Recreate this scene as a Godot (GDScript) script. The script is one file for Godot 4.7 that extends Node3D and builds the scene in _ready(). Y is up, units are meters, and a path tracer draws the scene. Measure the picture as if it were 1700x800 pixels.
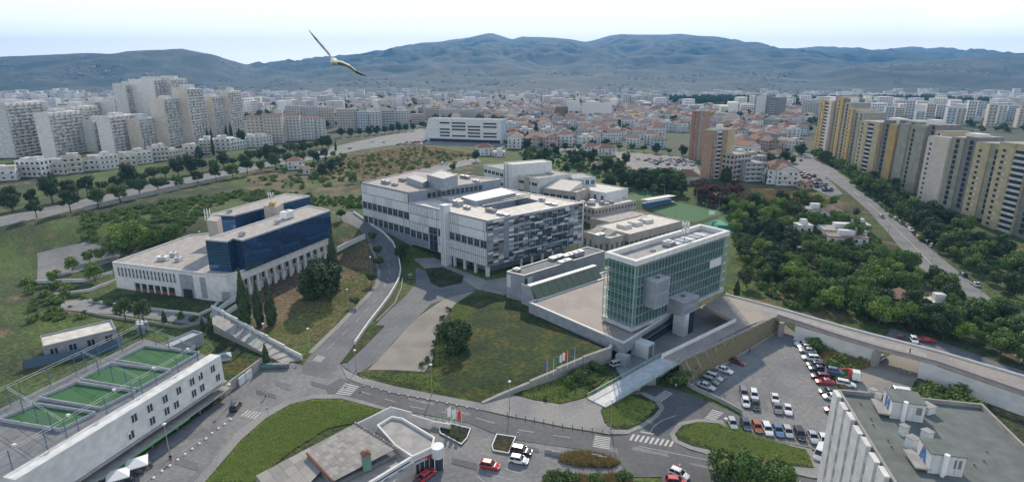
extends Node3D
# World: metres, y up, camera 75 m above the street, looking along -z and 16 degrees down.
const FOC := 947.0
const EYE := 75.0
var M := {}
var used := {}
var rng := RandomNumberGenerator.new()
var cs := cos(deg_to_rad(16.0))
var sn := sin(deg_to_rad(16.0))

class B:
	var v := PackedVector3Array()
	var n := PackedVector3Array()
	var c := PackedColorArray()
	var col := Color.WHITE
	var T := Transform3D()
	func tri(a: Vector3, b: Vector3, d: Vector3) -> void:
		a = T * a; b = T * b; d = T * d
		var nn := (b - a).cross(d - a).normalized()
		v.append(a); v.append(d); v.append(b)
		for i in 3:
			n.append(nn); c.append(col)
	func quad(a: Vector3, b: Vector3, d: Vector3, e: Vector3) -> void:
		a = T * a; b = T * b; d = T * d; e = T * e
		var nn := (d - a).cross(e - b).normalized()
		v.append(a); v.append(d); v.append(b); v.append(a); v.append(e); v.append(d)
		for i in 6:
			n.append(nn); c.append(col)
	func box(x0: float, y0: float, z0: float, x1: float, y1: float, z1: float) -> B:
		var p := [Vector3(x0, y0, z0), Vector3(x1, y0, z0), Vector3(x1, y0, z1), Vector3(x0, y0, z1), Vector3(x0, y1, z0), Vector3(x1, y1, z0), Vector3(x1, y1, z1), Vector3(x0, y1, z1)]
		quad(p[3], p[2], p[6], p[7]); quad(p[1], p[0], p[4], p[5]); quad(p[2], p[1], p[5], p[6])
		quad(p[0], p[3], p[7], p[4]); quad(p[7], p[6], p[5], p[4]); quad(p[0], p[1], p[2], p[3])
		return self
	func hexa(p: Array) -> B:   # bottom four then top four, both running counter-clockwise seen from above
		quad(p[0], p[1], p[5], p[4]); quad(p[1], p[2], p[6], p[5]); quad(p[2], p[3], p[7], p[6]); quad(p[3], p[0], p[4], p[7])
		quad(p[4], p[5], p[6], p[7]); quad(p[3], p[2], p[1], p[0])
		return self
	func prism(poly: PackedVector2Array, y0: float, y1: float, bottom := false) -> B:
		var q := poly.duplicate()
		if not Geometry2D.is_polygon_clockwise(q): q.reverse()
		var m := q.size()
		for i in m:
			var a := q[i]; var b := q[(i + 1) % m]
			quad(Vector3(b.x, y0, b.y), Vector3(a.x, y0, a.y), Vector3(a.x, y1, a.y), Vector3(b.x, y1, b.y))
		cap(q, y1)
		if bottom: cap(q, y0)
		return self
	func cap(q: PackedVector2Array, y: float) -> void:
		var t := Geometry2D.triangulate_polygon(q)
		for i in range(0, t.size(), 3):
			var a := q[t[i]]; var b := q[t[i + 1]]; var d := q[t[i + 2]]
			if (b - a).cross(d - a) > 0.0:
				tri(Vector3(a.x, y, a.y), Vector3(d.x, y, d.y), Vector3(b.x, y, b.y))
			else:
				tri(Vector3(a.x, y, a.y), Vector3(b.x, y, b.y), Vector3(d.x, y, d.y))
	func tube(a: Vector3, b: Vector3, r0: float, r1: float, k := 6, caps := true) -> B:
		var d := (b - a).normalized()
		var s := d.cross(Vector3.UP if absf(d.y) < 0.9 else Vector3.RIGHT).normalized()
		var t := s.cross(d)
		for i in k:
			var p := TAU * i / k; var q := TAU * (i + 1) / k
			var e := s * cos(p) + t * sin(p); var f := s * cos(q) + t * sin(q)
			quad(a + f * r0, a + e * r0, b + e * r1, b + f * r1)
			if caps and r1 > 0.0: tri(b, b + f * r1, b + e * r1)
		return self
	func ball(o: Vector3, r: Vector3, k := 8, m := 5) -> B:
		for j in m:
			for i in k:
				var q := []
				for e in [[i, j], [i + 1, j], [i + 1, j + 1], [i, j + 1]]:
					var a: float = TAU * e[0] / k; var p: float = PI * e[1] / m - PI / 2
					q.append(o + Vector3(cos(a) * cos(p) * r.x, sin(p) * r.y, -sin(a) * cos(p) * r.z))
				quad(q[0], q[1], q[2], q[3])
		return self
	func loft(rings: Array, capends := true) -> B:   # rings of equal size
		for j in rings.size() - 1:
			var r: Array = rings[j]; var s: Array = rings[j + 1]
			for i in r.size():
				var k := (i + 1) % r.size()
				quad(r[i], r[k], s[k], s[i])
		if capends:
			var a: Array = rings[0]; var z: Array = rings[-1]
			for i in range(1, a.size() - 1):
				tri(a[0], a[i + 1], a[i]); tri(z[0], z[i], z[i + 1])
		return self
	func mesh() -> ArrayMesh:
		var a := []
		a.resize(Mesh.ARRAY_MAX)
		a[Mesh.ARRAY_VERTEX] = v; a[Mesh.ARRAY_NORMAL] = n; a[Mesh.ARRAY_COLOR] = c
		var m := ArrayMesh.new()
		m.add_surface_from_arrays(Mesh.PRIMITIVE_TRIANGLES, a)
		return m

func terrain(x: float, z: float) -> float:
	var z0 := 222.0 + clampf((x + 40.0) / 70.0, 0, 1) * 20.0
	var w := 50.0 + 100.0 * clampf((x - 20.0) / 60.0, 0, 1)
	return 8.0 * smoothstep(z0, z0 + w, -z)

# measured point: where the sight line through photo coordinates (u, v) meets height h
func px(u: float, v: float, h := 0.0) -> Vector3:
	var a := (u - 850.0) / FOC
	var b := -(v - 400.0) / FOC
	var t := (h - EYE) / (b * cs - sn)
	return Vector3(a * t, h, -(cs + b * sn) * t)

func gp(u: float, v: float, dh := 0.0) -> Vector3:
	var h := 0.0
	var p := Vector3.ZERO
	for i in 26:
		p = px(u, v, h + dh)
		h = 0.5 * h + 0.5 * terrain(p.x, p.z)
	return Vector3(p.x, terrain(p.x, p.z) + dh, p.z)

func gpoly(uv: Array) -> PackedVector2Array:
	var o := PackedVector2Array()
	for p in uv:
		var q := gp(p[0], p[1])
		o.append(Vector2(q.x, q.z))
	return o

func numbered(nm: String) -> String:
	if used.has(nm):
		used[nm] += 1
		return "%s_%03d" % [nm, used[nm]]
	used[nm] = 0
	return nm

func metas(o: Node, label: String, cat: String, grp := "", kind := "") -> void:
	if label: o.set_meta("label", label)
	if cat: o.set_meta("category", cat)
	if grp: o.set_meta("group", grp)
	if kind: o.set_meta("kind", kind)

func thing(nm: String, label: String, cat: String, pos := Vector3.ZERO, grp := "", turn := 0.0) -> Node3D:
	var o := Node3D.new()
	o.name = numbered(nm)
	add_child(o)
	o.position = pos
	o.rotation.y = turn
	metas(o, label, cat, grp)
	return o

func part(par: Node, nm: String, b, m: Material, xf := Transform3D(), stuff := false) -> MeshInstance3D:
	var o := MeshInstance3D.new()
	o.name = nm
	o.mesh = b.mesh() if b is B else b
	o.material_override = m
	par.add_child(o, true)
	o.transform = xf
	if stuff: o.set_meta("kind", "stuff")
	return o

func solo(nm: String, label: String, cat: String, b, m: Material, pos := Vector3.ZERO, grp := "", kind := "", turn := 0.0) -> MeshInstance3D:
	var o := part(self, numbered(nm), b, m)
	o.position = pos
	o.rotation.y = turn
	metas(o, label, cat, grp, kind)
	return o

func copy(src: Node3D, pos: Vector3, turn := 0.0, label := "", grp := "", sc := 1.0) -> Node3D:
	var c := src.duplicate()
	c.name = numbered(stem(src.name))
	add_child(c)
	c.position = pos
	c.rotation.y = turn
	c.scale = Vector3.ONE * sc
	if label: c.set_meta("label", label)
	if grp: c.set_meta("group", grp)
	return c

func stem(nm: String) -> String:
	var k := nm.rfind("_")
	if k > 0 and nm.substr(k + 1).is_valid_int(): return nm.substr(0, k)
	return nm

# frame of a wall that runs from a (left, seen from outside) to b: x along it, z outwards
func fr(a: Vector3, b: Vector3) -> Transform3D:
	var x := Vector3(b.x - a.x, 0, b.z - a.z).normalized()
	return Transform3D(Basis(x, Vector3.UP, x.cross(Vector3.UP)), Vector3(a.x, 0, a.z))

func wid(a: Vector3, b: Vector3) -> float:
	return Vector2(b.x - a.x, b.z - a.z).length()

func lin(r: float, g: float, b: float) -> Color:
	return Color(r, g, b).linear_to_srgb()

func noise_tex(sd: int, freq: float, lo: float, hi: float, oct := 4, type := FastNoiseLite.TYPE_SIMPLEX_SMOOTH, normal := false) -> NoiseTexture2D:
	var f := FastNoiseLite.new()
	f.seed = sd; f.frequency = freq; f.fractal_octaves = oct; f.noise_type = type
	var t := NoiseTexture2D.new()
	t.width = 512; t.height = 512; t.seamless = true; t.noise = f
	if normal:
		t.as_normal_map = true; t.bump_strength = 6.0
	else:
		var g := Gradient.new()
		g.set_color(0, Color(lo, lo, lo)); g.set_color(1, Color(hi, hi, hi))
		t.color_ramp = g
	return t

func mat(nm: String, col: Color, rough := 0.85, tex: Texture2D = null, sc := 0.1, metal := 0.0) -> StandardMaterial3D:
	var m := StandardMaterial3D.new()
	m.resource_name = nm
	m.albedo_color = col
	m.roughness = rough
	m.metallic = metal
	if tex:
		m.albedo_texture = tex
		m.uv1_triplanar = true; m.uv1_world_triplanar = true
		m.uv1_scale = Vector3.ONE * sc
	M[nm] = m
	return m

func vmat(nm: String, rough := 0.9, tex: Texture2D = null, sc := 0.1) -> StandardMaterial3D:
	var m := mat(nm, Color.WHITE, rough, tex, sc)
	m.vertex_color_use_as_albedo = true
	return m

func drape(uv: Array, off: float, b: B, maxedge := 5.0) -> B:   # a sheet that follows the terrain
	return drape2(gpoly(uv), off, b, maxedge)

func drape2(q: PackedVector2Array, off: float, b: B, maxedge := 5.0) -> B:
	var t := Geometry2D.triangulate_polygon(q)
	for i in range(0, t.size(), 3):
		_sub(q[t[i]], q[t[i + 1]], q[t[i + 2]], off, b, maxedge, 0)
	return b

func _flat(p: Vector2) -> bool:
	return -p.y < 221.0

func _sub(a: Vector2, b: Vector2, d: Vector2, off: float, o: B, me: float, depth: int) -> void:
	if depth < 14 and not (_flat(a) and _flat(b) and _flat(d)) and not (-a.y > 400 and -b.y > 400 and -d.y > 400):
		var l := [a.distance_to(b), b.distance_to(d), d.distance_to(a)]
		var k := 0
		if l[1] > l[k]: k = 1
		if l[2] > l[k]: k = 2
		if l[k] > me:
			var p: Vector2 = [a, b, d][k]; var q: Vector2 = [b, d, a][k]; var r: Vector2 = [d, a, b][k]
			var m := (p + q) * 0.5
			_sub(p, m, r, off, o, me, depth + 1); _sub(m, q, r, off, o, me, depth + 1)
			return
	var A := Vector3(a.x, terrain(a.x, a.y) + off, a.y)
	var Bq := Vector3(b.x, terrain(b.x, b.y) + off, b.y)
	var D := Vector3(d.x, terrain(d.x, d.y) + off, d.y)
	if (b - a).cross(d - a) > 0: o.tri(A, D, Bq)
	else: o.tri(A, Bq, D)

func kerbed(uv: Array, h: float, b: B) -> B:   # a raised slab with a kerb face
	var q := gpoly(uv)
	if not Geometry2D.is_polygon_clockwise(q): q.reverse()
	drape2(q, h, b)
	for i in q.size():
		var a := q[i]; var e := q[(i + 1) % q.size()]
		var ya := terrain(a.x, a.y); var ye := terrain(e.x, e.y)
		b.quad(Vector3(e.x, ye - 0.1, e.y), Vector3(a.x, ya - 0.1, a.y), Vector3(a.x, ya + h, a.y), Vector3(e.x, ye + h, e.y))
	return b

func _ready() -> void:
	rng.seed = 7
	var cam := Camera3D.new()
	cam.position = Vector3(0, EYE, 0)
	cam.rotation_degrees = Vector3(-16, 0, 0)
	cam.fov = rad_to_deg(2.0 * atan(400.0 / FOC))
	cam.near = 0.5
	cam.far = 30000.0
	add_child(cam)
	cam.current = true
	var env := Environment.new()
	env.tonemap_mode = Environment.TONE_MAPPER_LINEAR
	env.tonemap_exposure = 0.95
	env.background_mode = Environment.BG_SKY
	var sky := Sky.new()
	var sm := ProceduralSkyMaterial.new()
	sm.sky_top_color = Color(0.37, 0.44, 0.53)
	sm.sky_horizon_color = Color(1.0, 0.99, 0.97)
	sm.sky_curve = 0.17
	sm.sky_energy_multiplier = 1.5
	sm.ground_horizon_color = Color(0.9, 0.92, 0.93)
	sm.ground_bottom_color = Color(0.5, 0.52, 0.5)
	sm.sun_angle_max = 1.0
	var cl := FastNoiseLite.new()
	cl.seed = 5; cl.frequency = 0.004; cl.fractal_octaves = 5
	var ct := NoiseTexture2D.new()
	ct.width = 1024; ct.height = 512; ct.seamless = true; ct.noise = cl
	var cg := Gradient.new()
	cg.set_color(0, Color(1, 1, 1, 0.0)); cg.set_color(1, Color(1, 1, 1, 0.28))
	cg.set_offset(0, 0.42); cg.set_offset(1, 0.75)
	ct.color_ramp = cg
	sm.sky_cover = ct
	sky.sky_material = sm
	env.sky = sky
	env.sdfgi_enabled = true
	env.ssao_enabled = true
	env.ssil_enabled = true
	env.fog_enabled = true
	env.fog_density = 0.0001
	env.fog_light_color = Color(0.41, 0.68, 0.91)
	var we := WorldEnvironment.new()
	we.environment = env
	add_child(we)
	var sun := DirectionalLight3D.new()
	sun.light_energy = 1.6
	sun.light_color = Color(1.0, 0.935, 0.84)
	sun.light_angular_distance = 0.6
	sun.shadow_enabled = true
	sun.rotation = Vector3(deg_to_rad(-34.0), PI + deg_to_rad(-3.0), 0)
	add_child(sun)
	materials()
	ground()
	mountains()
	streets()
	main_building()
	glass_building()
	rear_buildings()
	blue_office()
	sports_hall()
	shop_building()
	hotel_tower()
	bridge_and_walls()
	tower_blocks()
	town()
	trees()
	vehicles()
	street_furniture()
	seagull()

func materials() -> void:
	var fine := noise_tex(1, 0.05, 0.72, 1.0, 5)
	var blotch := noise_tex(2, 0.012, 0.8, 1.0, 6)
	var gr := noise_tex(3, 0.03, 0.45, 1.0, 6)
	var asp := noise_tex(4, 0.045, 0.8, 1.0, 7)
	var nrm := noise_tex(5, 0.06, 0, 1, 4, FastNoiseLite.TYPE_SIMPLEX_SMOOTH, true)
	var g := vmat("soil", 0.95, gr, 0.035)
	g.normal_enabled = true; g.normal_texture = nrm; g.normal_scale = 0.8
	vmat("rock_slope", 0.95, noise_tex(6, 0.02, 0.6, 1.0, 6), 0.0016)
	var lw := mat("lawn", lin(0.16, 0.235, 0.035), 0.95, noise_tex(8, 0.02, 0.35, 1.0, 6), 0.05)
	lw.detail_enabled = true
	var dryt := noise_tex(9, 0.01, 0, 1, 5)
	var dg := Gradient.new()
	dg.set_color(0, Color(0.42, 0.5, 0.3)); dg.set_color(1, Color(1, 0.72, 0.55)); dg.add_point(0.55, Color(0.6, 0.72, 0.4)); dg.add_point(0.7, Color(0.9, 0.8, 0.5))
	dryt.color_ramp = dg
	lw.detail_albedo = dryt
	lw.detail_blend_mode = BaseMaterial3D.BLEND_MODE_MUL
	lw.detail_uv_layer = BaseMaterial3D.DETAIL_UV_2
	lw.uv2_triplanar = true; lw.uv2_world_triplanar = true; lw.uv2_scale = Vector3.ONE * 0.017
	lw.normal_enabled = true; lw.normal_texture = nrm; lw.normal_scale = 1.2
	var lb := lw.duplicate(); lb.albedo_color = lin(0.33, 0.43, 0.06); M["lawn_bright"] = lb
	var ld := lw.duplicate(); ld.albedo_color = lin(0.17, 0.15, 0.075); M["lawn_dry"] = ld
	mat("turf", lin(0.05, 0.17, 0.06), 0.9, fine, 0.2)
	mat("asphalt", lin(0.172, 0.182, 0.202), 0.85, asp, 0.03)
	mat("asphalt_dark", lin(0.11, 0.118, 0.134), 0.8, asp, 0.03)
	mat("asphalt_pale", lin(0.25, 0.255, 0.262), 0.9, asp, 0.03)
	mat("gravel", lin(0.36, 0.335, 0.30), 0.95, noise_tex(10, 0.12, 0.75, 1.0, 5), 0.06)
	mat("pavement", lin(0.32, 0.32, 0.32), 0.9, asp, 0.06)
	mat("stone_paving", lin(0.35, 0.315, 0.295), 0.75, asp, 0.05)
	mat("paint", lin(0.62, 0.62, 0.6), 0.8, fine, 0.4)
	var stain := noise_tex(15, 0.006, 0.6, 1.0, 6)
	var sg := Gradient.new()
	sg.set_color(0, Color(0.84, 0.84, 0.85)); sg.set_color(1, Color(1, 0.985, 0.95)); sg.add_point(0.42, Color(0.92, 0.92, 0.92)); sg.add_point(0.55, Color(0.97, 0.97, 0.96))
	stain.color_ramp = sg
	for k in ["asphalt", "asphalt_dark", "asphalt_pale", "pavement", "gravel", "stone_paving"]:
		var am: StandardMaterial3D = M[k]
		am.detail_enabled = true; am.detail_albedo = stain; am.detail_blend_mode = BaseMaterial3D.BLEND_MODE_MUL; am.detail_uv_layer = BaseMaterial3D.DETAIL_UV_2
		am.uv2_triplanar = true; am.uv2_world_triplanar = true; am.uv2_scale = Vector3.ONE * 0.023
	mat("concrete", lin(0.38, 0.37, 0.355), 0.9, blotch, 0.06)
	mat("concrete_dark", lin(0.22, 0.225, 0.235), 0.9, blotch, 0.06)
	mat("white_wall", lin(0.74, 0.74, 0.725), 0.8, noise_tex(11, 0.012, 0.84, 1.0, 5), 0.06)
	mat("white_panel", lin(0.66, 0.69, 0.70), 0.55, noise_tex(11, 0.012, 0.88, 1.0, 5), 0.08)
	mat("grey_panel", lin(0.31, 0.33, 0.36), 0.5, blotch, 0.08)
	mat("pale_panel", lin(0.48, 0.51, 0.55), 0.5, blotch, 0.08)
	mat("black_panel", lin(0.035, 0.037, 0.042), 0.45)
	mat("taupe_panel", lin(0.25, 0.23, 0.215), 0.5, blotch, 0.08)
	mat("bluegrey", lin(0.25, 0.30, 0.36), 0.6, blotch, 0.06)
	mat("plinth", lin(0.34, 0.37, 0.41), 0.65, blotch, 0.06)
	mat("roof_white", lin(0.72, 0.68, 0.61), 0.85, blotch, 0.05)
	mat("roof_grey", lin(0.40, 0.385, 0.37), 0.9, blotch, 0.05)
	mat("roof_beige", lin(0.46, 0.42, 0.385), 0.9, blotch, 0.05)
	mat("roof_tar", lin(0.15, 0.175, 0.165), 0.85, blotch, 0.05)
	mat("felt", lin(0.36, 0.345, 0.32), 0.95, noise_tex(12, 0.05, 0.8, 1.0, 6), 0.1)
	mat("bank", lin(0.30, 0.265, 0.15), 0.95, noise_tex(14, 0.03, 0.5, 1.0, 6), 0.12)
	mat("tile_red", lin(0.27, 0.135, 0.095), 0.9, blotch, 0.15)
	mat("tile_rust", lin(0.24, 0.14, 0.11), 0.9, blotch, 0.15)
	mat("tile_pale", lin(0.36, 0.235, 0.185), 0.9, blotch, 0.15)
	mat("tile_brown", lin(0.17, 0.10, 0.08), 0.9, blotch, 0.15)
	mat("beige_wall", lin(0.50, 0.45, 0.385), 0.85, blotch, 0.05)
	mat("tower_concrete", lin(0.76, 0.74, 0.70), 0.85, noise_tex(13, 0.012, 0.88, 1.0, 5), 0.03)
	mat("tower_tan", lin(0.68, 0.60, 0.50), 0.85, noise_tex(13, 0.012, 0.88, 1.0, 5), 0.03)
	mat("tower_white", lin(0.70, 0.70, 0.685), 0.85, blotch, 0.05)
	mat("ochre", lin(0.54, 0.38, 0.15), 0.85, noise_tex(13, 0.012, 0.82, 1.0, 5), 0.03)
	mat("cream", lin(0.58, 0.48, 0.29), 0.85, noise_tex(13, 0.012, 0.82, 1.0, 5), 0.03)
	mat("sage", lin(0.37, 0.37, 0.29), 0.85, noise_tex(13, 0.012, 0.82, 1.0, 5), 0.03)
	mat("slate", lin(0.26, 0.255, 0.24), 0.85, blotch, 0.05)
	mat("brick_brown", lin(0.38, 0.22, 0.15), 0.9, blotch, 0.05)
	mat("brick_tan", lin(0.43, 0.29, 0.20), 0.9, blotch, 0.05)
	mat("pinkish", lin(0.48, 0.39, 0.36), 0.85, blotch, 0.05)
	mat("wall_cream", lin(0.66, 0.60, 0.50), 0.85, blotch, 0.08)
	mat("wall_rose", lin(0.60, 0.44, 0.38), 0.85, blotch, 0.08)
	mat("wall_orange", lin(0.68, 0.25, 0.08), 0.85, blotch, 0.08)
	mat("wall_yellow", lin(0.62, 0.44, 0.12), 0.85, blotch, 0.08)
	mat("wall_pale_blue", lin(0.52, 0.63, 0.70), 0.85, blotch, 0.08)
	mat("wall_grey", lin(0.40, 0.40, 0.41), 0.85, blotch, 0.08)
	mat("window_glass", lin(0.035, 0.045, 0.055), 0.12)
	mat("blue_glass", lin(0.065, 0.15, 0.32), 0.05, null, 0.1, 0.8)
	mat("mullion_blue", lin(0.10, 0.15, 0.22), 0.4, null, 0.1, 0.4)
	mat("recess_shade", lin(0.24, 0.24, 0.24), 0.5)  # plain grey standing in for the shade of balcony recesses
	mat("steel", lin(0.45, 0.46, 0.47), 0.45, null, 0.1, 0.6)
	mat("galvanised", lin(0.36, 0.37, 0.38), 0.5, null, 0.1, 0.4)
	mat("steel_blue", lin(0.10, 0.16, 0.24), 0.5, null, 0.1, 0.2)
	mat("white_paint", lin(0.78, 0.78, 0.77), 0.5)
	mat("copper", lin(0.16, 0.33, 0.26), 0.8, fine, 0.4)
	mat("rust", lin(0.30, 0.12, 0.07), 0.9, fine, 0.4)
	mat("timber", lin(0.28, 0.19, 0.12), 0.9, fine, 0.4)
	mat("red_cloth", lin(0.62, 0.05, 0.04), 0.8)
	mat("white_cloth", lin(0.75, 0.75, 0.74), 0.85)
	mat("blue_cloth", lin(0.05, 0.12, 0.35), 0.8)
	mat("green_sign", lin(0.10, 0.42, 0.09), 0.6)
	mat("letter_blue", lin(0.05, 0.17, 0.42), 0.6)
	mat("letter_red", lin(0.45, 0.05, 0.07), 0.6)
	mat("sign_navy", lin(0.04, 0.05, 0.12), 0.5)
	mat("sign_maroon", lin(0.22, 0.04, 0.06), 0.5)
	mat("pool_blue", lin(0.03, 0.20, 0.48), 0.5)
	mat("net_green", lin(0.03, 0.22, 0.14), 0.8)
	mat("tyre", lin(0.02, 0.02, 0.02), 0.8)
	mat("rim", lin(0.42, 0.42, 0.43), 0.35, null, 0.1, 0.8)
	mat("car_glass", lin(0.012, 0.014, 0.017), 0.06)
	mat("lamp_lens", lin(0.7, 0.7, 0.68), 0.15)
	mat("tail_lens", lin(0.35, 0.02, 0.02), 0.2)
	for e in [["car_white", 0.72, 0.72, 0.71], ["car_silver", 0.42, 0.43, 0.44], ["car_grey", 0.16, 0.165, 0.175], ["car_black", 0.015, 0.015, 0.017], ["car_red", 0.48, 0.022, 0.025], ["car_navy", 0.03, 0.05, 0.11], ["car_blue", 0.08, 0.16, 0.30], ["car_maroon", 0.16, 0.02, 0.028], ["car_orange", 0.40, 0.09, 0.035]]:
		var m := mat(e[0], lin(e[1], e[2], e[3]), 0.32, null, 0.1, 0.0)
		m.clearcoat_enabled = true; m.clearcoat = 0.8; m.clearcoat_roughness = 0.08
	var lf := vmat("leaf", 0.75)
	lf.backlight_enabled = true; lf.backlight = Color(0.30, 0.38, 0.08)
	mat("bark", lin(0.13, 0.10, 0.075), 0.95, fine, 0.5)
	var gl := mat("clear_glass", Color(0.55, 0.75, 0.74, 0.06), 0.03)
	gl.transparency = BaseMaterial3D.TRANSPARENCY_ALPHA
	var gg := mat("green_glass", Color(0.42, 0.68, 0.62, 0.09), 0.05)
	gg.transparency = BaseMaterial3D.TRANSPARENCY_ALPHA
	gl.metallic_specular = 0.2; gg.metallic_specular = 0.2
	mat("olive_glass", lin(0.12, 0.155, 0.085), 0.25, blotch, 0.1)
	mat("mint_frame", lin(0.30, 0.42, 0.40), 0.45, null, 0.1, 0.2)
	mat("teal_glass", lin(0.06, 0.085, 0.11), 0.08)

var gn := FastNoiseLite.new()
var gn2 := FastNoiseLite.new()
var regions := []
func ground_tone(x: float, z: float) -> Color:
	var a := gn.get_noise_2d(x, z)          # large patches
	var b := gn2.get_noise_2d(x, z)         # small patches
	var green := Color(0.14, 0.22, 0.032)
	var dark := Color(0.035, 0.06, 0.02)
	var straw := Color(0.32, 0.235, 0.11)
	var soil := Color(0.19, 0.125, 0.075)
	var town_c := Color(0.14, 0.145, 0.11)
	var k := clampf(0.5 + a * 1.1 + b * 0.6, 0, 1)
	var c := green.lerp(dark, k)
	var dry := 0.22
	var built := 0.0
	for r in regions:
		if Geometry2D.is_point_in_polygon(Vector2(x, z), r[0]):
			if r[1] == "town": built = 1.0
			else: dry = r[2]
	var d := clampf((dry - 0.5) * 1.6 + 0.5 + a * 0.5 + b * 0.9, 0, 1)
	d = smoothstep(0.35, 0.65, d)
	c = c.lerp(straw.lerp(soil, clampf(0.5 - b * 1.6, 0, 1)), d)
	if built > 0: c = c.lerp(town_c, clampf(0.7 + b, 0, 1))
	return c

func ground() -> void:
	gn.seed = 21; gn.frequency = 0.012; gn.fractal_octaves = 3
	gn2.seed = 22; gn2.frequency = 0.07; gn2.fractal_octaves = 3
	regions.append([gpoly([[560, 262], [640, 246], [690, 238], [800, 252], [790, 268], [700, 284], [600, 300], [540, 300], [520, 285]]), "", 0.75])
	regions.append([gpoly([[139, 345], [300, 318], [420, 305], [600, 330], [560, 350], [380, 330], [300, 400], [139, 430]]), "", 0.08])
	regions.append([gpoly([[385, 300], [450, 280], [520, 290], [600, 310], [590, 345], [520, 330], [430, 325]]), "", 0.42])
	regions.append([gpoly([[400, 480], [560, 420], [620, 400], [630, 450], [600, 510], [520, 590], [430, 560]]), "", 0.7])
	regions.append([gpoly([[1200, 300], [1320, 312], [1420, 340], [1350, 360], [1250, 330], [1195, 330]]), "", 0.75])
	regions.append([gpoly([[1300, 560], [1400, 570], [1460, 600], [1430, 640], [1400, 650], [1340, 610]]), "", 0.7])
	regions.append([gpoly([[1180, 520], [1300, 470], [1400, 500], [1420, 540], [1330, 520]]), "", 0.55])
	regions.append([PackedVector2Array([Vector2(-3000, -700), Vector2(-420, -640), Vector2(60, -690), Vector2(130, -560), Vector2(260, -400), Vector2(330, -560), Vector2(3000, -500), Vector2(3000, -2600), Vector2(-3000, -2600)]), "town", 0.0])
	var xs := []
	var zs := []
	for x in range(-5000, -400, 200): xs.append(x)
	for x in range(-400, 440, 4): xs.append(x)
	for x in range(440, 5001, 190): xs.append(x)
	for i in 4: zs.append(200 - 60 * i)
	for i in range(0, 165): zs.append(-40 - 4 * i)
	for i in range(0, 26): zs.append(-700 - 90 * i)
	var V := PackedVector3Array(); var N := PackedVector3Array(); var C := PackedColorArray(); var I := PackedInt32Array()
	for z in zs:
		for x in xs:
			V.append(Vector3(x, terrain(x, z) - 0.06, z))
			var e := 2.0
			N.append(Vector3(terrain(x - e, z) - terrain(x + e, z), 2 * e, terrain(x, z - e) - terrain(x, z + e)).normalized())
			C.append(ground_tone(x, z))
	var w := xs.size()
	for j in zs.size() - 1:
		for i in w - 1:
			var a := j * w + i
			I.append_array([a, a + w, a + 1, a + 1, a + w, a + w + 1])
	var arr := []
	arr.resize(Mesh.ARRAY_MAX)
	arr[Mesh.ARRAY_VERTEX] = V; arr[Mesh.ARRAY_NORMAL] = N; arr[Mesh.ARRAY_COLOR] = C; arr[Mesh.ARRAY_INDEX] = I
	var m := ArrayMesh.new()
	m.add_surface_from_arrays(Mesh.PRIMITIVE_TRIANGLES, arr)
	solo("ground", "", "", m, M.soil, Vector3.ZERO, "", "structure")

func ridge_at(u: float, v: float, zr: float) -> Vector2:
	var a := (u - 850.0) / FOC
	var b := -(v - 400.0) / FOC
	var t := zr / (cs + b * sn)
	return Vector2(a * t, EYE + (b * cs - sn) * t)

func curve_at(pts: Array, x: float) -> float:
	if x <= pts[0].x: return pts[0].y
	for i in pts.size() - 1:
		if x <= pts[i + 1].x:
			var t: float = (x - pts[i].x) / (pts[i + 1].x - pts[i].x)
			return lerpf(pts[i].y, pts[i + 1].y, t)
	return pts[-1].y

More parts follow.
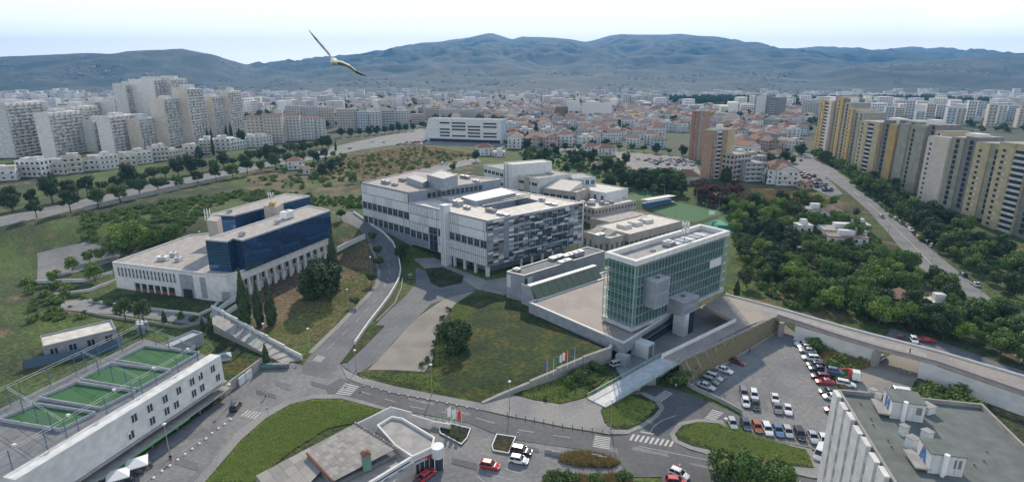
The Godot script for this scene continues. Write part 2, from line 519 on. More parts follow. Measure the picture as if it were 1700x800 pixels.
func mountains() -> void:
	var far_p := []
	for p in [[-700, 110], [-200, 104], [380, 118], [410, 121], [450, 119], [500, 110], [560, 99], [600, 92], [640, 87], [660, 81], [700, 71], [730, 70], [750, 66], [775, 63], [790, 60], [815, 55], [832, 60], [850, 66], [866, 61], [890, 62], [925, 63], [950, 66], [970, 70], [990, 66], [1010, 60], [1030, 57], [1060, 58], [1110, 58], [1130, 56], [1160, 60], [1190, 61], [1215, 69], [1235, 76], [1250, 82], [1262, 79], [1280, 79], [1310, 83], [1330, 80], [1360, 77], [1380, 78], [1400, 82], [1450, 84], [1480, 81], [1520, 77], [1535, 83], [1560, 95], [1640, 92], [1750, 100], [2300, 105]]:
		far_p.append(ridge_at(p[0], p[1], 9000.0))
	var left_p := []
	for p in [[-700, 118], [-250, 100], [-60, 96], [60, 92], [139, 87], [165, 88], [190, 90], [215, 84], [240, 82], [270, 82], [295, 79], [318, 84], [345, 89], [360, 92], [372, 106], [395, 116], [430, 135], [480, 160], [560, 185]]:
		left_p.append(ridge_at(p[0], p[1], 4300.0))
	var right_p := []
	for p in [[1040, 185], [1100, 178], [1160, 172], [1210, 160], [1250, 146], [1290, 128], [1330, 112], [1348, 107], [1380, 111], [1400, 112], [1430, 106], [1465, 103], [1485, 106], [1520, 102], [1560, 98], [1640, 92], [1800, 88], [2200, 95]]:
		right_p.append(ridge_at(p[0], p[1], 4000.0))
	var rn := FastNoiseLite.new()
	rn.seed = 31; rn.frequency = 0.0011; rn.fractal_type = FastNoiseLite.FRACTAL_RIDGED; rn.fractal_octaves = 5
	var sn2 := FastNoiseLite.new()
	sn2.seed = 32; sn2.frequency = 0.0022; sn2.fractal_octaves = 5
	var step := 72.0
	var x0 := -10000.0
	var nx := int(20000 / step)
	var nz := int(7600 / step)
	var hs := PackedFloat32Array()
	hs.resize((nx + 1) * (nz + 1))
	for j in nz + 1:
		var z := -2300.0 - j * step
		for i in nx + 1:
			var x := x0 + i * step
			var t := (-z - 2450.0) / (9000.0 - 2450.0)
			var rf := rn.get_noise_2d(x, z) * 0.5 + 0.5
			var s := sn2.get_noise_2d(x, z)
			var h := -30.0
			var xr := x * lerpf(1.0, 9000.0 / maxf(-z, 1.0), 0.35)
			if t > 0:
				var top := curve_at(far_p, xr if t < 1 else x)
				var f := pow(minf(t, 1.0), 1.45) if t <= 1 else maxf(0.0, 1.0 - (t - 1) * 2.0)
				h = top * f + (rf - 0.45) * 260.0 * sin(PI * clampf(t, 0, 1)) * clampf(t * 2.0, 0, 1) + s * 22.0 * (1.0 - 0.75 * smoothstep(0.85, 1.0, t)) * clampf(t * 5.0, 0, 1) + 5.0
			var tl := (-z - 2500.0) / 1800.0
			var hl := -30.0
			if tl > 0:
				var top := curve_at(left_p, x)
				var f := pow(minf(tl, 1.0), 1.15) if tl <= 1 else maxf(0.0, 1.0 - (tl - 1) * 0.9)
				hl = top * f + ((rf - 0.45) * 120.0 * sin(PI * clampf(tl, 0, 1)) + s * 16.0 * (1.0 - 0.8 * smoothstep(0.8, 1.0, tl))) * clampf(top / 150.0, 0, 1)
			var tr := (-z - 2450.0) / 1550.0
			var hr := -30.0
			if tr > 0:
				var top := curve_at(right_p, x)
				var f := pow(minf(tr, 1.0), 1.1) if tr <= 1 else maxf(0.0, 1.0 - (tr - 1) * 0.9)
				hr = top * f + ((rf - 0.45) * 90.0 * sin(PI * clampf(tr, 0, 1)) + s * 12.0 * (1.0 - 0.8 * smoothstep(0.8, 1.0, tr))) * clampf(top / 120.0, 0, 1)
			hs[j * (nx + 1) + i] = maxf(h, maxf(hl, hr))
	var V := PackedVector3Array(); var N := PackedVector3Array(); var C := PackedColorArray(); var I := PackedInt32Array()
	var w := nx + 1
	for j in nz + 1:
		for i in w:
			var x := x0 + i * step
			var z := -2300.0 - j * step
			var h := hs[j * w + i]
			V.append(Vector3(x, h, z))
			var hx := hs[j * w + mini(i + 1, nx)] - hs[j * w + maxi(i - 1, 0)]
			var hz := hs[mini(j + 1, nz) * w + i] - hs[maxi(j - 1, 0) * w + i]
			var nn := Vector3(-hx, 2 * step, hz).normalized()
			N.append(nn)
			var q := sn2.get_noise_2d(x * 3.0 + 900, z * 3.0)
			var c := Color(0.036, 0.054, 0.036).lerp(Color(0.06, 0.074, 0.05), clampf(0.5 + q * 1.5, 0, 1))
			var rock := smoothstep(0.02, 0.35, sn2.get_noise_2d(x * 1.6, z * 1.6 + 4000) + (0.35 if nn.y < 0.86 else 0.0) + (0.12 if h > 380 else -0.05))
			C.append(c.lerp(Color(0.25, 0.235, 0.20), rock * 0.4))
	for j in nz:
		for i in nx:
			var a := j * w + i
			I.append_array([a, a + w, a + 1, a + 1, a + w, a + w + 1])
	var arr := []
	arr.resize(Mesh.ARRAY_MAX)
	arr[Mesh.ARRAY_VERTEX] = V; arr[Mesh.ARRAY_NORMAL] = N; arr[Mesh.ARRAY_COLOR] = C; arr[Mesh.ARRAY_INDEX] = I
	var m := ArrayMesh.new()
	m.add_surface_from_arrays(Mesh.PRIMITIVE_TRIANGLES, arr)
	solo("mountains", "", "", m, M.rock_slope, Vector3.ZERO, "", "structure")
	# hillside villages, far too small to count
	var house := B.new().box(-0.5, -0.4, -0.5, 0.5, 0.55, 0.5).mesh()
	var mm := MultiMesh.new()
	mm.transform_format = MultiMesh.TRANSFORM_3D
	mm.use_colors = true
	mm.mesh = house
	var xf := []
	var r := RandomNumberGenerator.new()
	r.seed = 44
	while xf.size() < 2600:
		var x := r.randf_range(-4200, 4200)
		var z := -r.randf_range(2350, 4300)
		var j := int((-2300 - z) / step); var i := int((x - x0) / step)
		var h := hs[j * w + i]
		if h > 190 or h < 0: continue
		if sn2.get_noise_2d(x * 0.9 - 3000, z * 0.9) < 0.02 + h * 0.0012: continue
		var sc := Vector3(r.randf_range(8, 16), r.randf_range(6, 10), r.randf_range(8, 13))
		xf.append(Transform3D(Basis(Vector3.UP, r.randf() * TAU).scaled_local(sc), Vector3(x, h + 2.0, z)))
	mm.instance_count = xf.size()
	for k in xf.size():
		mm.set_instance_transform(k, xf[k])
		var e := r.randf()
		mm.set_instance_color(k, Color(0.42, 0.4, 0.37) if e < 0.6 else Color(0.26, 0.19, 0.16))
	vmat("far_wall", 0.9)
	var o := MultiMeshInstance3D.new()
	o.name = "hillside_villages"
	o.multimesh = mm
	o.material_override = M.far_wall
	add_child(o)
	metas(o, "pale houses of villages scattered over the lower mountain slopes", "village", "", "stuff")

func sheet(nm: String, uv: Array, off: float, m: Material) -> MeshInstance3D:
	return solo(nm, "", "", drape(uv, off, B.new()), m, Vector3.ZERO, "", "structure")

func slab(nm: String, uv: Array, h: float, m: Material) -> MeshInstance3D:
	return solo(nm, "", "", kerbed(uv, h, B.new()), m, Vector3.ZERO, "", "structure")

func quad_on(b: B, p: Array, off: float) -> void:
	var q := []
	for e in p: q.append(gp(e.x, e.y) + Vector3(0, off, 0))
	b.quad(q[0], q[1], q[2], q[3])

func zebra(road: Node, a: Vector2, b: Vector2, c: Vector2, d: Vector2, k: int, off := 0.066) -> void:
	for i in k:
		var t0 := (i + 0.08) / k; var t1 := (i + 0.58) / k
		var m := B.new()
		quad_on(m, [a.lerp(b, t0), a.lerp(b, t1), d.lerp(c, t1), d.lerp(c, t0)], off)
		part(road, "crossing_stripe", m, M.paint)

func line(road: Node, pts: Array, wd: float, off := 0.066, dash := 0.0) -> void:
	for i in pts.size() - 1:
		var a := gp(pts[i][0], pts[i][1]); var e := gp(pts[i + 1][0], pts[i + 1][1])
		var l := a.distance_to(e)
		var n := maxi(1, int(l / (dash * 2.2))) if dash > 0 else 1
		for k in n:
			var p := a.lerp(e, float(k) / n)
			var q := a.lerp(e, (k + 0.45) / n) if dash > 0 else e
			var s := (q - p).cross(Vector3.UP).normalized() * wd * 0.5
			var up := Vector3(0, off, 0)
			part(road, "lane_line", _q(p - s + up, p + s + up, q + s + up, q - s + up), M.paint)

func _q(a: Vector3, b: Vector3, c: Vector3, d: Vector3) -> B:
	var o := B.new(); o.quad(a, b, c, d); return o

func streets() -> void:
	sheet("parking_surface", [[676, 684], [777, 702], [816, 719], [865, 732], [963, 746], [1026, 763], [1050, 800], [1050, 870], [560, 870], [560, 760]], -0.03, M.asphalt_pale)
	var rb := sheet("road", [[0, 880], [139, 815], [372, 666], [395, 640], [440, 606], [470, 598], [503, 607], [520, 588], [560, 600], [600, 640], [560, 665], [520, 662], [470, 668], [430, 690], [400, 715], [360, 757], [325, 800], [260, 880]], 0.0, M.asphalt_pale)
	var ra := sheet("road", [[550, 351], [585, 352], [602, 365], [634, 386], [651, 404], [660, 425], [664, 450], [655, 477], [634, 509], [613, 536], [588, 572], [564, 604], [548, 630], [500, 620], [501, 607], [518, 586], [543, 562], [564, 541], [585, 519], [609, 495], [627, 474], [630, 450], [623, 425], [613, 404], [595, 380], [570, 368]], 0.02, M.asphalt)
	var rc := sheet("road", [[540, 642], [565, 628], [588, 634], [648, 653], [725, 667], [795, 681], [840, 692], [882, 700], [935, 711], [980, 718], [1015, 725], [1040, 723], [1062, 710], [1085, 692], [1098, 674], [1080, 657], [1050, 648], [1060, 630], [1150, 655], [1215, 684], [1238, 696], [1240, 708], [1200, 700], [1160, 699], [1130, 706], [1115, 722], [1122, 735], [1145, 748], [1210, 764], [1300, 786], [1370, 800], [1400, 870], [1095, 870], [1100, 792], [1047, 792], [1026, 764], [963, 746], [865, 732], [816, 718], [777, 702], [676, 683], [637, 677], [585, 662], [545, 660]], 0.035, M.asphalt_dark)
	sheet("parking_surface", [[1140, 640], [1280, 560], [1303, 538], [1318, 550], [1348, 572], [1366, 600], [1390, 645], [1425, 700], [1450, 770], [1380, 765], [1347, 743], [1284, 731], [1240, 721], [1236, 702], [1228, 684], [1190, 662]], -0.02, M.asphalt_pale)
	sheet("parking_surface", [[1415, 615], [1452, 607], [1480, 588], [1500, 582], [1560, 596], [1560, 606], [1520, 632], [1510, 655], [1530, 700], [1480, 720], [1425, 700], [1397, 650]], -0.035, M.gravel)
	sheet("driveway", [[690, 444], [705, 449], [780, 469], [792, 480], [760, 489], [715, 505], [690, 530], [655, 565], [625, 600], [608, 612], [590, 622], [566, 606], [590, 577], [640, 520], [675, 490], [690, 470]], 0.005, M.asphalt)
	sheet("gravel_yard", [[688, 530], [740, 494], [790, 482], [757, 503], [737, 530], [722, 563], [718, 597], [704, 617], [655, 614], [610, 614], [640, 583]], -0.02, M.gravel)
	slab("pavement", [[564, 604], [570, 612], [588, 622], [595, 625], [655, 641], [725, 655], [797, 669], [840, 690], [795, 680], [725, 666], [648, 652], [592, 635], [575, 628]], 0.13, M.pavement)
	slab("plaza", [[797, 669], [830, 656], [851, 656], [886, 665], [931, 672], [970, 662], [1008, 674], [994, 690], [1002, 710], [1015, 722], [980, 716], [935, 709], [882, 698], [840, 690]], 0.13, M.pavement)
	slab("pavement", [[990, 684], [1006, 664], [1040, 650], [1070, 651], [1096, 664], [1104, 678], [1092, 694], [1068, 710], [1042, 721], [1016, 721], [998, 708]], 0.11, M.pavement)
	slab("lawn", [[997, 682], [1010, 668], [1040, 656], [1065, 656], [1088, 668], [1095, 679], [1085, 691], [1065, 704], [1043, 714], [1018, 713], [1004, 703]], 0.17, M.lawn)
	slab("pavement", [[1112, 721], [1127, 702], [1160, 696], [1200, 698], [1213, 715], [1245, 723], [1290, 734], [1347, 746], [1378, 796], [1350, 794], [1300, 783], [1240, 771], [1190, 759], [1145, 746], [1118, 734]], 0.13, M.pavement)
	slab("lawn", [[1121, 721], [1133, 707], [1160, 701], [1195, 704], [1209, 718], [1240, 725], [1284, 735], [1338, 747], [1352, 778], [1300, 773], [1240, 761], [1190, 750], [1150, 741], [1126, 731]], 0.2, M.lawn)
	slab("lawn", [[341, 800], [400, 731], [440, 696], [480, 673], [520, 663], [565, 663], [600, 672], [640, 682], [600, 700], [540, 712], [480, 750], [420, 800], [400, 870], [280, 870]], 0.12, M.lawn_bright)
	slab("pavement", [[322, 800], [392, 718], [430, 690], [470, 667], [520, 656], [560, 655], [600, 665], [640, 677], [676, 684], [640, 682], [600, 671], [565, 662], [520, 662], [480, 672], [440, 695], [400, 730], [340, 800], [280, 870], [255, 870]], 0.1, M.pavement)
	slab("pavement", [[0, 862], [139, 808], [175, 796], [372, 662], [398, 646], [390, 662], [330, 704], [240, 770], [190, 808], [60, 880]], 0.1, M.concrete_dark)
	slab("lawn", [[565, 603], [590, 573], [612, 540], [638, 541], [610, 570], [576, 602]], 0.14, M.lawn)
	slab("plaza", [[686, 430], [720, 428], [760, 447], [808, 466], [860, 457], [910, 440], [930, 446], [870, 478], [838, 490], [792, 480], [735, 443], [705, 446]], 0.12, M.pavement)
	slab("planted_bed", [[706, 447], [735, 444], [770, 459], [766, 470], [730, 477], [716, 470]], 0.2, M.lawn_dry)
	slab("lawn", [[852, 657], [882, 641], [932, 621], [985, 604], [1014, 603], [1010, 625], [985, 647], [968, 661], [931, 671], [886, 664]], 0.15, M.lawn)
	slab("pavement", [[566, 541], [587, 519], [611, 495], [629, 474], [632, 450], [625, 425], [615, 404], [611, 405], [620, 425], [626, 450], [622, 473], [604, 494], [580, 517], [557, 541], [510, 586], [518, 587]], 0.12, M.pavement)
	sheet("plaza", [[1016, 600], [1035, 632], [1100, 608], [1228, 546], [1238, 524], [1170, 505], [1060, 560]], 0.02, M.pavement)
	# the rising lawn above the flag wall
	var hq := [[592, 618, .1], [655, 614, .1], [704, 618, .1], [718, 600, .1], [722, 565, .1], [737, 530, .1], [755, 505, .1], [781, 491, .1], [812, 491, .2], [845, 502, .7], [880, 520, 1.6], [930, 545, 2.6], [985, 571, 3.4], [1006, 581, 3.6], [950, 604, 2.6], [880, 634, 1.3], [835, 652, .6], [798, 668, .2], [725, 655, .14], [655, 641, .14], [595, 625, .14]]
	var q2 := PackedVector2Array(); var ys := {}
	for p in hq:
		var w := px(p[0], p[1], p[2])
		q2.append(Vector2(w.x, w.z)); ys[Vector2(w.x, w.z)] = p[2]
	var lb := B.new()
	var tr := Geometry2D.triangulate_polygon(q2)
	for i in range(0, tr.size(), 3):
		var a := q2[tr[i]]; var b := q2[tr[i + 1]]; var d := q2[tr[i + 2]]
		var va := Vector3(a.x, ys[a], a.y); var vb := Vector3(b.x, ys[b], b.y); var vd := Vector3(d.x, ys[d], d.y)
		if (b - a).cross(d - a) > 0: lb.tri(va, vd, vb)
		else: lb.tri(va, vb, vd)
	solo("lawn", "", "", lb, M.lawn, Vector3.ZERO, "", "structure")
	# far roads
	sheet("avenue", [[-120, 392], [60, 348], [139, 330], [270, 301], [375, 282], [445, 266], [514, 252], [600, 233], [690, 215], [714, 210], [716, 232], [680, 239], [650, 241], [600, 248], [530, 263], [445, 277], [375, 292], [270, 312], [139, 344], [60, 364], [-120, 410]], 0.0, M.asphalt_pale)
	sheet("road", [[690, 239], [716, 231], [850, 238], [950, 246], [1040, 252], [1150, 262], [1150, 267], [1040, 258], [950, 252], [850, 245], [720, 241]], 0.02, M.asphalt_pale)
	sheet("road", [[662, 290], [690, 282], [740, 272], [790, 262], [800, 268], [740, 283], [690, 293]], 0.0, M.asphalt_pale)
	var av := sheet("avenue", [[1296, 236], [1318, 243], [1335, 250], [1380, 276], [1430, 316], [1475, 351], [1520, 390], [1560, 424], [1640, 490], [1740, 570], [1740, 640], [1640, 548], [1560, 464], [1522, 440], [1476, 387], [1445, 352], [1410, 321], [1368, 292], [1318, 254], [1290, 240]], 0.0, M.asphalt_pale)
	line(av, [[1372, 284], [1420, 319], [1460, 352], [1498, 389], [1541, 432], [1600, 490]], 0.3, 0.066, 0.0)
	sheet("road", [[1480, 545], [1560, 566], [1740, 630], [1740, 660], [1560, 592], [1470, 562]], 0.0, M.asphalt)
	sheet("parking_surface", [[1030, 256], [1150, 263], [1166, 290], [1150, 301], [1085, 296], [1060, 282], [1040, 268]], -0.02, M.asphalt_pale)
	sheet("path", [[1020, 256], [1034, 256], [1072, 284], [1064, 296], [1010, 302], [1008, 297], [1052, 289]], -0.01, M.gravel)
	sheet("parking_surface", [[1285, 262], [1330, 262], [1378, 300], [1400, 322], [1380, 326], [1330, 306]], -0.02, M.asphalt_pale)
	sheet("sports_pitch", [[1078, 348], [1130, 337], [1206, 352], [1156, 369], [1128, 367]], 0.02, M.turf)
	sheet("sports_pitch", [[1032, 327], [1072, 317], [1100, 324], [1062, 334]], 0.02, M.turf)
	sheet("sports_pitch", [[1166, 372], [1214, 354], [1246, 372], [1230, 390], [1190, 384]], 0.02, M.turf)
	sheet("lawn", [[1206, 440], [1230, 410], [1258, 420], [1275, 445], [1292, 490], [1262, 497], [1205, 488]], 0.02, M.lawn_bright)
	sheet("path", [[1249, 408], [1254, 408], [1274, 440], [1296, 487], [1290, 489], [1268, 445]], 0.05, M.gravel)
	sheet("lawn", [[180, 492], [270, 484], [330, 494], [352, 512], [330, 522], [210, 510]], 0.03, M.lawn)
	sheet("path", [[100, 500], [139, 497], [200, 508], [330, 523], [352, 534], [330, 540], [190, 522], [100, 514]], 0.05, M.pavement)
	sheet("driveway", [[60, 420], [139, 402], [200, 415], [196, 430], [139, 448], [60, 470]], 0.03, M.asphalt_pale)
	sheet("lawn", [[342, 552], [380, 545], [440, 590], [400, 625], [378, 640], [362, 590]], 0.03, M.lawn)
	# asphalt repairs and manhole covers
	var rp := RandomNumberGenerator.new(); rp.seed = 63
	for e in [[700, 667, 46, 5], [760, 684, 40, 7], [905, 716, 50, 6], [1010, 745, 30, 12], [1080, 750, 60, 8], [470, 640, 30, 14], [530, 640, 26, 10], [440, 655, 34, 10], [560, 622, 14, 8], [1150, 690, 40, 5], [770, 770, 40, 14], [880, 745, 30, 8], [310, 770, 40, 18], [1170, 775, 50, 6]]:
		var pp := []
		for q in [[-0.5, -0.5], [0.5, -0.25], [0.5, 0.5], [-0.5, 0.2]]: pp.append([e[0] + q[0] * e[2] * rp.randf_range(0.85, 1.1), e[1] + q[1] * e[3] + q[0] * e[2] * 0.17])
		sheet("asphalt_patch", pp, 0.052, [M.asphalt, M.asphalt_dark, M.asphalt_pale][rp.randi() % 3])
	# painted markings
	zebra(rc, Vector2(557, 654), Vector2(574, 635), Vector2(597, 641), Vector2(581, 657), 6)
	zebra(rb, Vector2(398, 691), Vector2(428, 698), Vector2(441, 686), Vector2(410, 681), 6)
	zebra(rc, Vector2(1044, 731), Vector2(1118, 743), Vector2(1124, 733), Vector2(1050, 721), 9)
	zebra(rc, Vector2(1087, 660), Vector2(1105, 647), Vector2(1119, 653), Vector2(1100, 667), 6)
	zebra(rc, Vector2(1168, 697), Vector2(1184, 679), Vector2(1203, 685), Vector2(1187, 700), 7)
	zebra(ra, Vector2(518, 599), Vector2(532, 602), Vector2(541, 593), Vector2(527, 590), 5)
	zebra(rc, Vector2(984, 742), Vector2(988, 722), Vector2(1014, 726), Vector2(1012, 746), 7)
	line(rb, [[240, 800], [300, 752], [372, 700], [392, 682]], 0.15, 0.066, 3.0)
	line(rc, [[1060, 741], [1180, 765], [1330, 800]], 0.15, 0.066, 0.0)
	line(rc, [[598, 650], [680, 675], [790, 694], [860, 714], [980, 732]], 0.15, 0.066, 3.0)
	line(rc, [[1078, 721], [1086, 708], [1100, 698], [1123, 690]], 0.15)
	line(rc, [[1064, 717], [1086, 721]], 0.4)
	line(ra, [[543, 580], [590, 535], [632, 488], [647, 455], [642, 420], [624, 394]], 0.12, 0.066, 3.0)
	for e in [[[838, 779], [866, 787]], [[850, 763], [872, 770]], [[738, 733], [748, 743]], [[748, 743], [760, 737]], [[800, 752], [812, 757]], [[790, 789], [804, 800]], [[808, 786], [846, 797]]]:
		line(rc, e, 0.12, 0.02)

func rel(T: Transform3D, o: Node3D) -> Transform3D:
	return Transform3D(T.basis, T.origin - o.position)

func v2(p: Vector3) -> Vector2:
	return Vector2(p.x, p.z)

func polyrel(pts: Array, o: Vector3) -> PackedVector2Array:
	var q := PackedVector2Array()
	for p in pts: q.append(Vector2(p.x - o.x, p.z - o.z))
	return q

# parapet: an upstand round a roof polygon
func rimmed(pts: Array, o: Vector3, y: float, h: float, w: float) -> B:
	var q := polyrel(pts, o)
	var b := B.new()
	var inner := Geometry2D.offset_polygon(q, -w, Geometry2D.JOIN_MITER)[0]
	for i in q.size():
		var a := q[i]; var e := q[(i + 1) % q.size()]
		var ia := nearest(inner, a); var ie := nearest(inner, e)
		var s := PackedVector2Array([a, e, ie, ia])
		b.prism(s, y, y + h)
	return b

func nearest(q: PackedVector2Array, p: Vector2) -> Vector2:
	var r := q[0]
	for k in q:
		if k.distance_squared_to(p) < r.distance_squared_to(p): r = k
	return r

func bx(x0: float, y0: float, z0: float, x1: float, y1: float, z1: float) -> B:
	return B.new().box(x0, y0, z0, x1, y1, z1)

# rooftop machine: casing with louvres and a fan cowl
func roof_unit(par: Node3D, T: Transform3D, w: float, h: float, d: float, m: Material) -> void:
	var u := part(par, "ventilation_unit", bx(-w / 2, 0.25, -d / 2, w / 2, h, d / 2), m, T)
	var f := B.new()
	for k in 4: f.box(-w * 0.4, 0.5 + k * (h - 0.8) / 4, d / 2, w * 0.4, 0.5 + k * (h - 0.8) / 4 + 0.12, d / 2 + 0.05)
	part(u, "louvre", f, M.concrete_dark, Transform3D(), true)
	part(u, "fan_cowl", B.new().tube(Vector3(0, h, 0), Vector3(0, h + 0.35, 0), minf(w, d) * 0.3, minf(w, d) * 0.26, 10), M.galvanised)
	var l := B.new()
	for sx in [-1, 1]:
		for sz in [-1, 1]: l.box(sx * w * 0.4 - 0.08, 0, sz * d * 0.4 - 0.08, sx * w * 0.4 + 0.08, 0.25, sz * d * 0.4 + 0.08)
	part(u, "base_frame", l, M.concrete_dark)

func antenna_mast(nm: String, label: String, pos: Vector3, h: float) -> void:
	var o := thing(nm, label, "antenna", pos)
	part(o, "mast", B.new().tube(Vector3.ZERO, Vector3(0, h, 0), 0.16, 0.1, 8), M.galvanised)
	for lv in [0.72, 0.95]:
		var ringb := B.new()
		for k in 6:
			var a := TAU * k / 6
			ringb.tube(Vector3(0, h * lv, 0), Vector3(cos(a) * 0.9, h * lv, sin(a) * 0.9), 0.05, 0.05, 4)
		part(o, "bracket", ringb, M.galvanised)
		for k in 6:
			var a := TAU * k / 6
			part(o, "panel_antenna", bx(-0.16, -1.0, -0.09, 0.16, 1.0, 0.09), M.white_paint, Transform3D(Basis(Vector3.UP, -a + PI / 2), Vector3(cos(a), h * lv, sin(a))))

func main_building() -> void:
	var C0 := Vector3(-9.4, 0, -210.5); var CL := Vector3(-71.4, 0, -267.3); var CR := Vector3(30.6, 0, -242.9)
	var F := CL.lerp(C0, 36.0 / 84.0)
	var BR := Vector3(-5.6, 0, -276.5); var BL := Vector3(-51.7, 0, -304.5)
	var o := thing("institute_building", "long white panelled institute with pixelled grey end facade on columns", "building", C0)
	var h1 := px(818, 350, 22.5); var h2 := px(897, 334, 22.5); var h3 := px(852, 322, 22.5); var h4 := px(772, 333, 22.5)
	var wings := [[F, C0, h1, h4], [C0, CR, h2, h1], [CR, BR, h3, h2], [BR, F, h4, h3]]
	for w in wings:
		part(o, "wing", B.new().prism(polyrel(w, C0), 4.0, 22.3, true), M.bluegrey)
		part(o, "roof", B.new().prism(polyrel(w, C0), 22.302, 22.5), M.roof_white)
	part(o, "courtyard_floor", B.new().prism(polyrel([h1, h2, h3, h4], C0), 4, 14.0), M.roof_grey)
	part(o, "parapet", rimmed([F, C0, CR, BR], C0, 22.504, 0.35, 0.5), M.pale_panel)
	# ground floor behind the columns
	var cen := (F + C0 + CR + BR) * 0.25
	var core := []
	for p in [F, C0, CR, BR]: core.append(p.lerp(cen, 0.2))
	part(o, "ground_floor", B.new().prism(polyrel(core, C0), 0, 4.0), M.bluegrey)
	# taller wing
	var TL := [CL, F, BR, BL]
	part(o, "tall_wing", B.new().prism(polyrel(TL, C0), 3.0, 26.7), M.bluegrey)
	part(o, "roof", B.new().prism(polyrel(TL, C0), 26.702, 26.9), M.roof_beige)
	part(o, "parapet", rimmed(TL, C0, 26.904, 0.4, 0.6), M.grey_panel)
	var pent := [px(709, 309, 27), px(736, 317, 27), px(760, 309, 27), px(733, 300, 27)]
	var ph := part(o, "plant_room", B.new().prism(polyrel(pent, C0), 26.9, 32.2), M.plinth)
	part(ph, "roof_cap", rimmed(pent, C0, 32.202, 0.25, 0.4), M.pale_panel)
	var pen2 := [px(675, 303, 27), px(702, 313, 27), px(712, 308, 27), px(690, 299, 27)]
	part(o, "plant_room", B.new().prism(polyrel(pen2, C0), 26.9, 29.6), M.plinth)
	# hall inside the court
	var hall := [px(765, 327, 24.6), px(790, 334, 24.6), px(856, 320, 24.6), px(832, 312, 24.6)]
	var hl := part(o, "court_hall", B.new().prism(polyrel(hall, C0), 14.0, 24.4), M.plinth)
	part(hl, "hall_roof", B.new().prism(polyrel(hall, C0), 24.402, 24.7), M.pale_panel)
	# rear wall windows of tall wing above the lower roof
	var TW := fr(F, BR)
	for k in 12:
		part(o, "window", bx(9.5 + k * 2.6, 23.4, 0.02, 11.3 + k * 2.6, 25.6, 0.12), M.window_glass, rel(TW, o))
	# --- street facade: rows of panels, slit groups and window bands
	var T := rel(fr(CL, C0), o)
	var r := RandomNumberGenerator.new(); r.seed = 3
	var rows := [
		[0.0, 35.8, [[22.5, 26.5, "p"], [18.4, 22.2, "p"], [15.2, 18.1, "w"], [11.5, 14.9, "p"], [8.1, 11.2, "w"]]],
		[36.1, 48.6, [[18.4, 22.2, "p"], [14.6, 18.1, "p"], [11.0, 14.3, "p"], [7.6, 10.7, "w"]]],
		[48.9, 54.5, [[18.4, 22.2, "p"], [14.6, 18.1, "p"], [11.5, 14.3, "w"], [4.2, 11.2, "g"]]],
		[54.8, 83.7, [[18.4, 22.2, "p"], [14.6, 18.1, "p"], [11.5, 14.3, "w"], [7.9, 11.2, "p"], [4.3, 7.6, "p"]]]]
	for seg in rows:
		for row in seg[2]:
			var x: float = seg[0]
			var y0: float = row[0]; var y1: float = row[1]
			if row[2] == "p":
				while x < seg[1] - 0.3:
					if r.randf() < 0.42:
						var w := minf(r.randf_range(4.0, 8.5), seg[1] - x)
						part(o, "panel", bx(x, y0, 0.02, x + w - 0.05, y1, 0.32), M.white_panel, T)
						x += w
					else:
						var k := r.randi_range(3, 7)
						for i in k:
							if x > seg[1] - 1.0: break
							part(o, "narrow_panel", bx(x, y0, 0.02, x + 0.78, y1, 0.32), M.white_panel, T)
							part(o, "slit_window", bx(x + 0.8, y0 + 0.15, 0.02, x + 1.08, y1 - 0.5, 0.08), M.window_glass, T)
							x += 1.1
			else:
				var n := maxi(1, int((seg[1] - x) / 3.6))
				var st: float = (seg[1] - x) / n
				for i in n:
					var a := x + i * st
					var g := part(o, "window", bx(a + 0.35, y0, -0.4, a + st - 0.35, y1, 0.04), M.window_glass, T)
					part(g, "mullion", bx(a + st * 0.5 - 0.07, y0, 0.05, a + st * 0.5 + 0.07, y1, 0.12), M.grey_panel)
					part(g, "transom", bx(a + 0.35, y0 + (y1 - y0) * 0.62, 0.13, a + st - 0.35, y0 + (y1 - y0) * 0.62 + 0.1, 0.17), M.grey_panel)
					part(o, "pier", bx(a - 0.33, y0, 0.02, a + 0.33, y1, 0.28), M.pale_panel, T)
			part(o, "sill", bx(seg[0], y1 + 0.02, 0.02, seg[1], y1 + 0.24, 0.42), M.grey_panel, T)
	# white stair pylon with grooves
	var py := part(o, "pylon", bx(59.3, 0, -0.6, 62.4, 25.3, 2.6), M.white_panel, T)
	part(py, "cap", bx(59.15, 25.3, -0.8, 62.55, 25.6, 2.75), M.pale_panel)
	for k in 2: part(py, "groove", bx(60.2 + k * 1.1, 0.3, 2.602, 60.35 + k * 1.1, 25.2, 2.66), M.grey_panel)
	for x in [64.5, 70.5, 76.8, 83.2]:
		part(o, "column", bx(x - 0.45, 0, -0.9, x + 0.45, 4.1, 0.0), M.white_panel, T)
	# --- end facade: irregular cladding
	var E := rel(fr(C0, CR), o)
	var W := wid(C0, CR)
	for j in 5:
		var g := part(o, "glazing_band", bx(12.0, 4.5 + j * 3.6, 0.02, 43.0, 7.4 + j * 3.6, 0.1), M.teal_glass, E)
		for k in 11: part(g, "mullion", bx(12.0 + k * 3.08, 4.5 + j * 3.6, 0.102, 12.14 + k * 3.08, 7.4 + j * 3.6, 0.2), M.pale_panel)
		part(o, "spandrel", bx(12.0, 7.42 + j * 3.6, 0.02, 43.0, 8.08 + j * 3.6, 0.3), M.pale_panel, E)
	var pal := [M.white_panel, M.pale_panel, M.grey_panel, M.black_panel, M.taupe_panel, M.taupe_panel, M.bluegrey]
	var rowh := 18.0 / 19.0
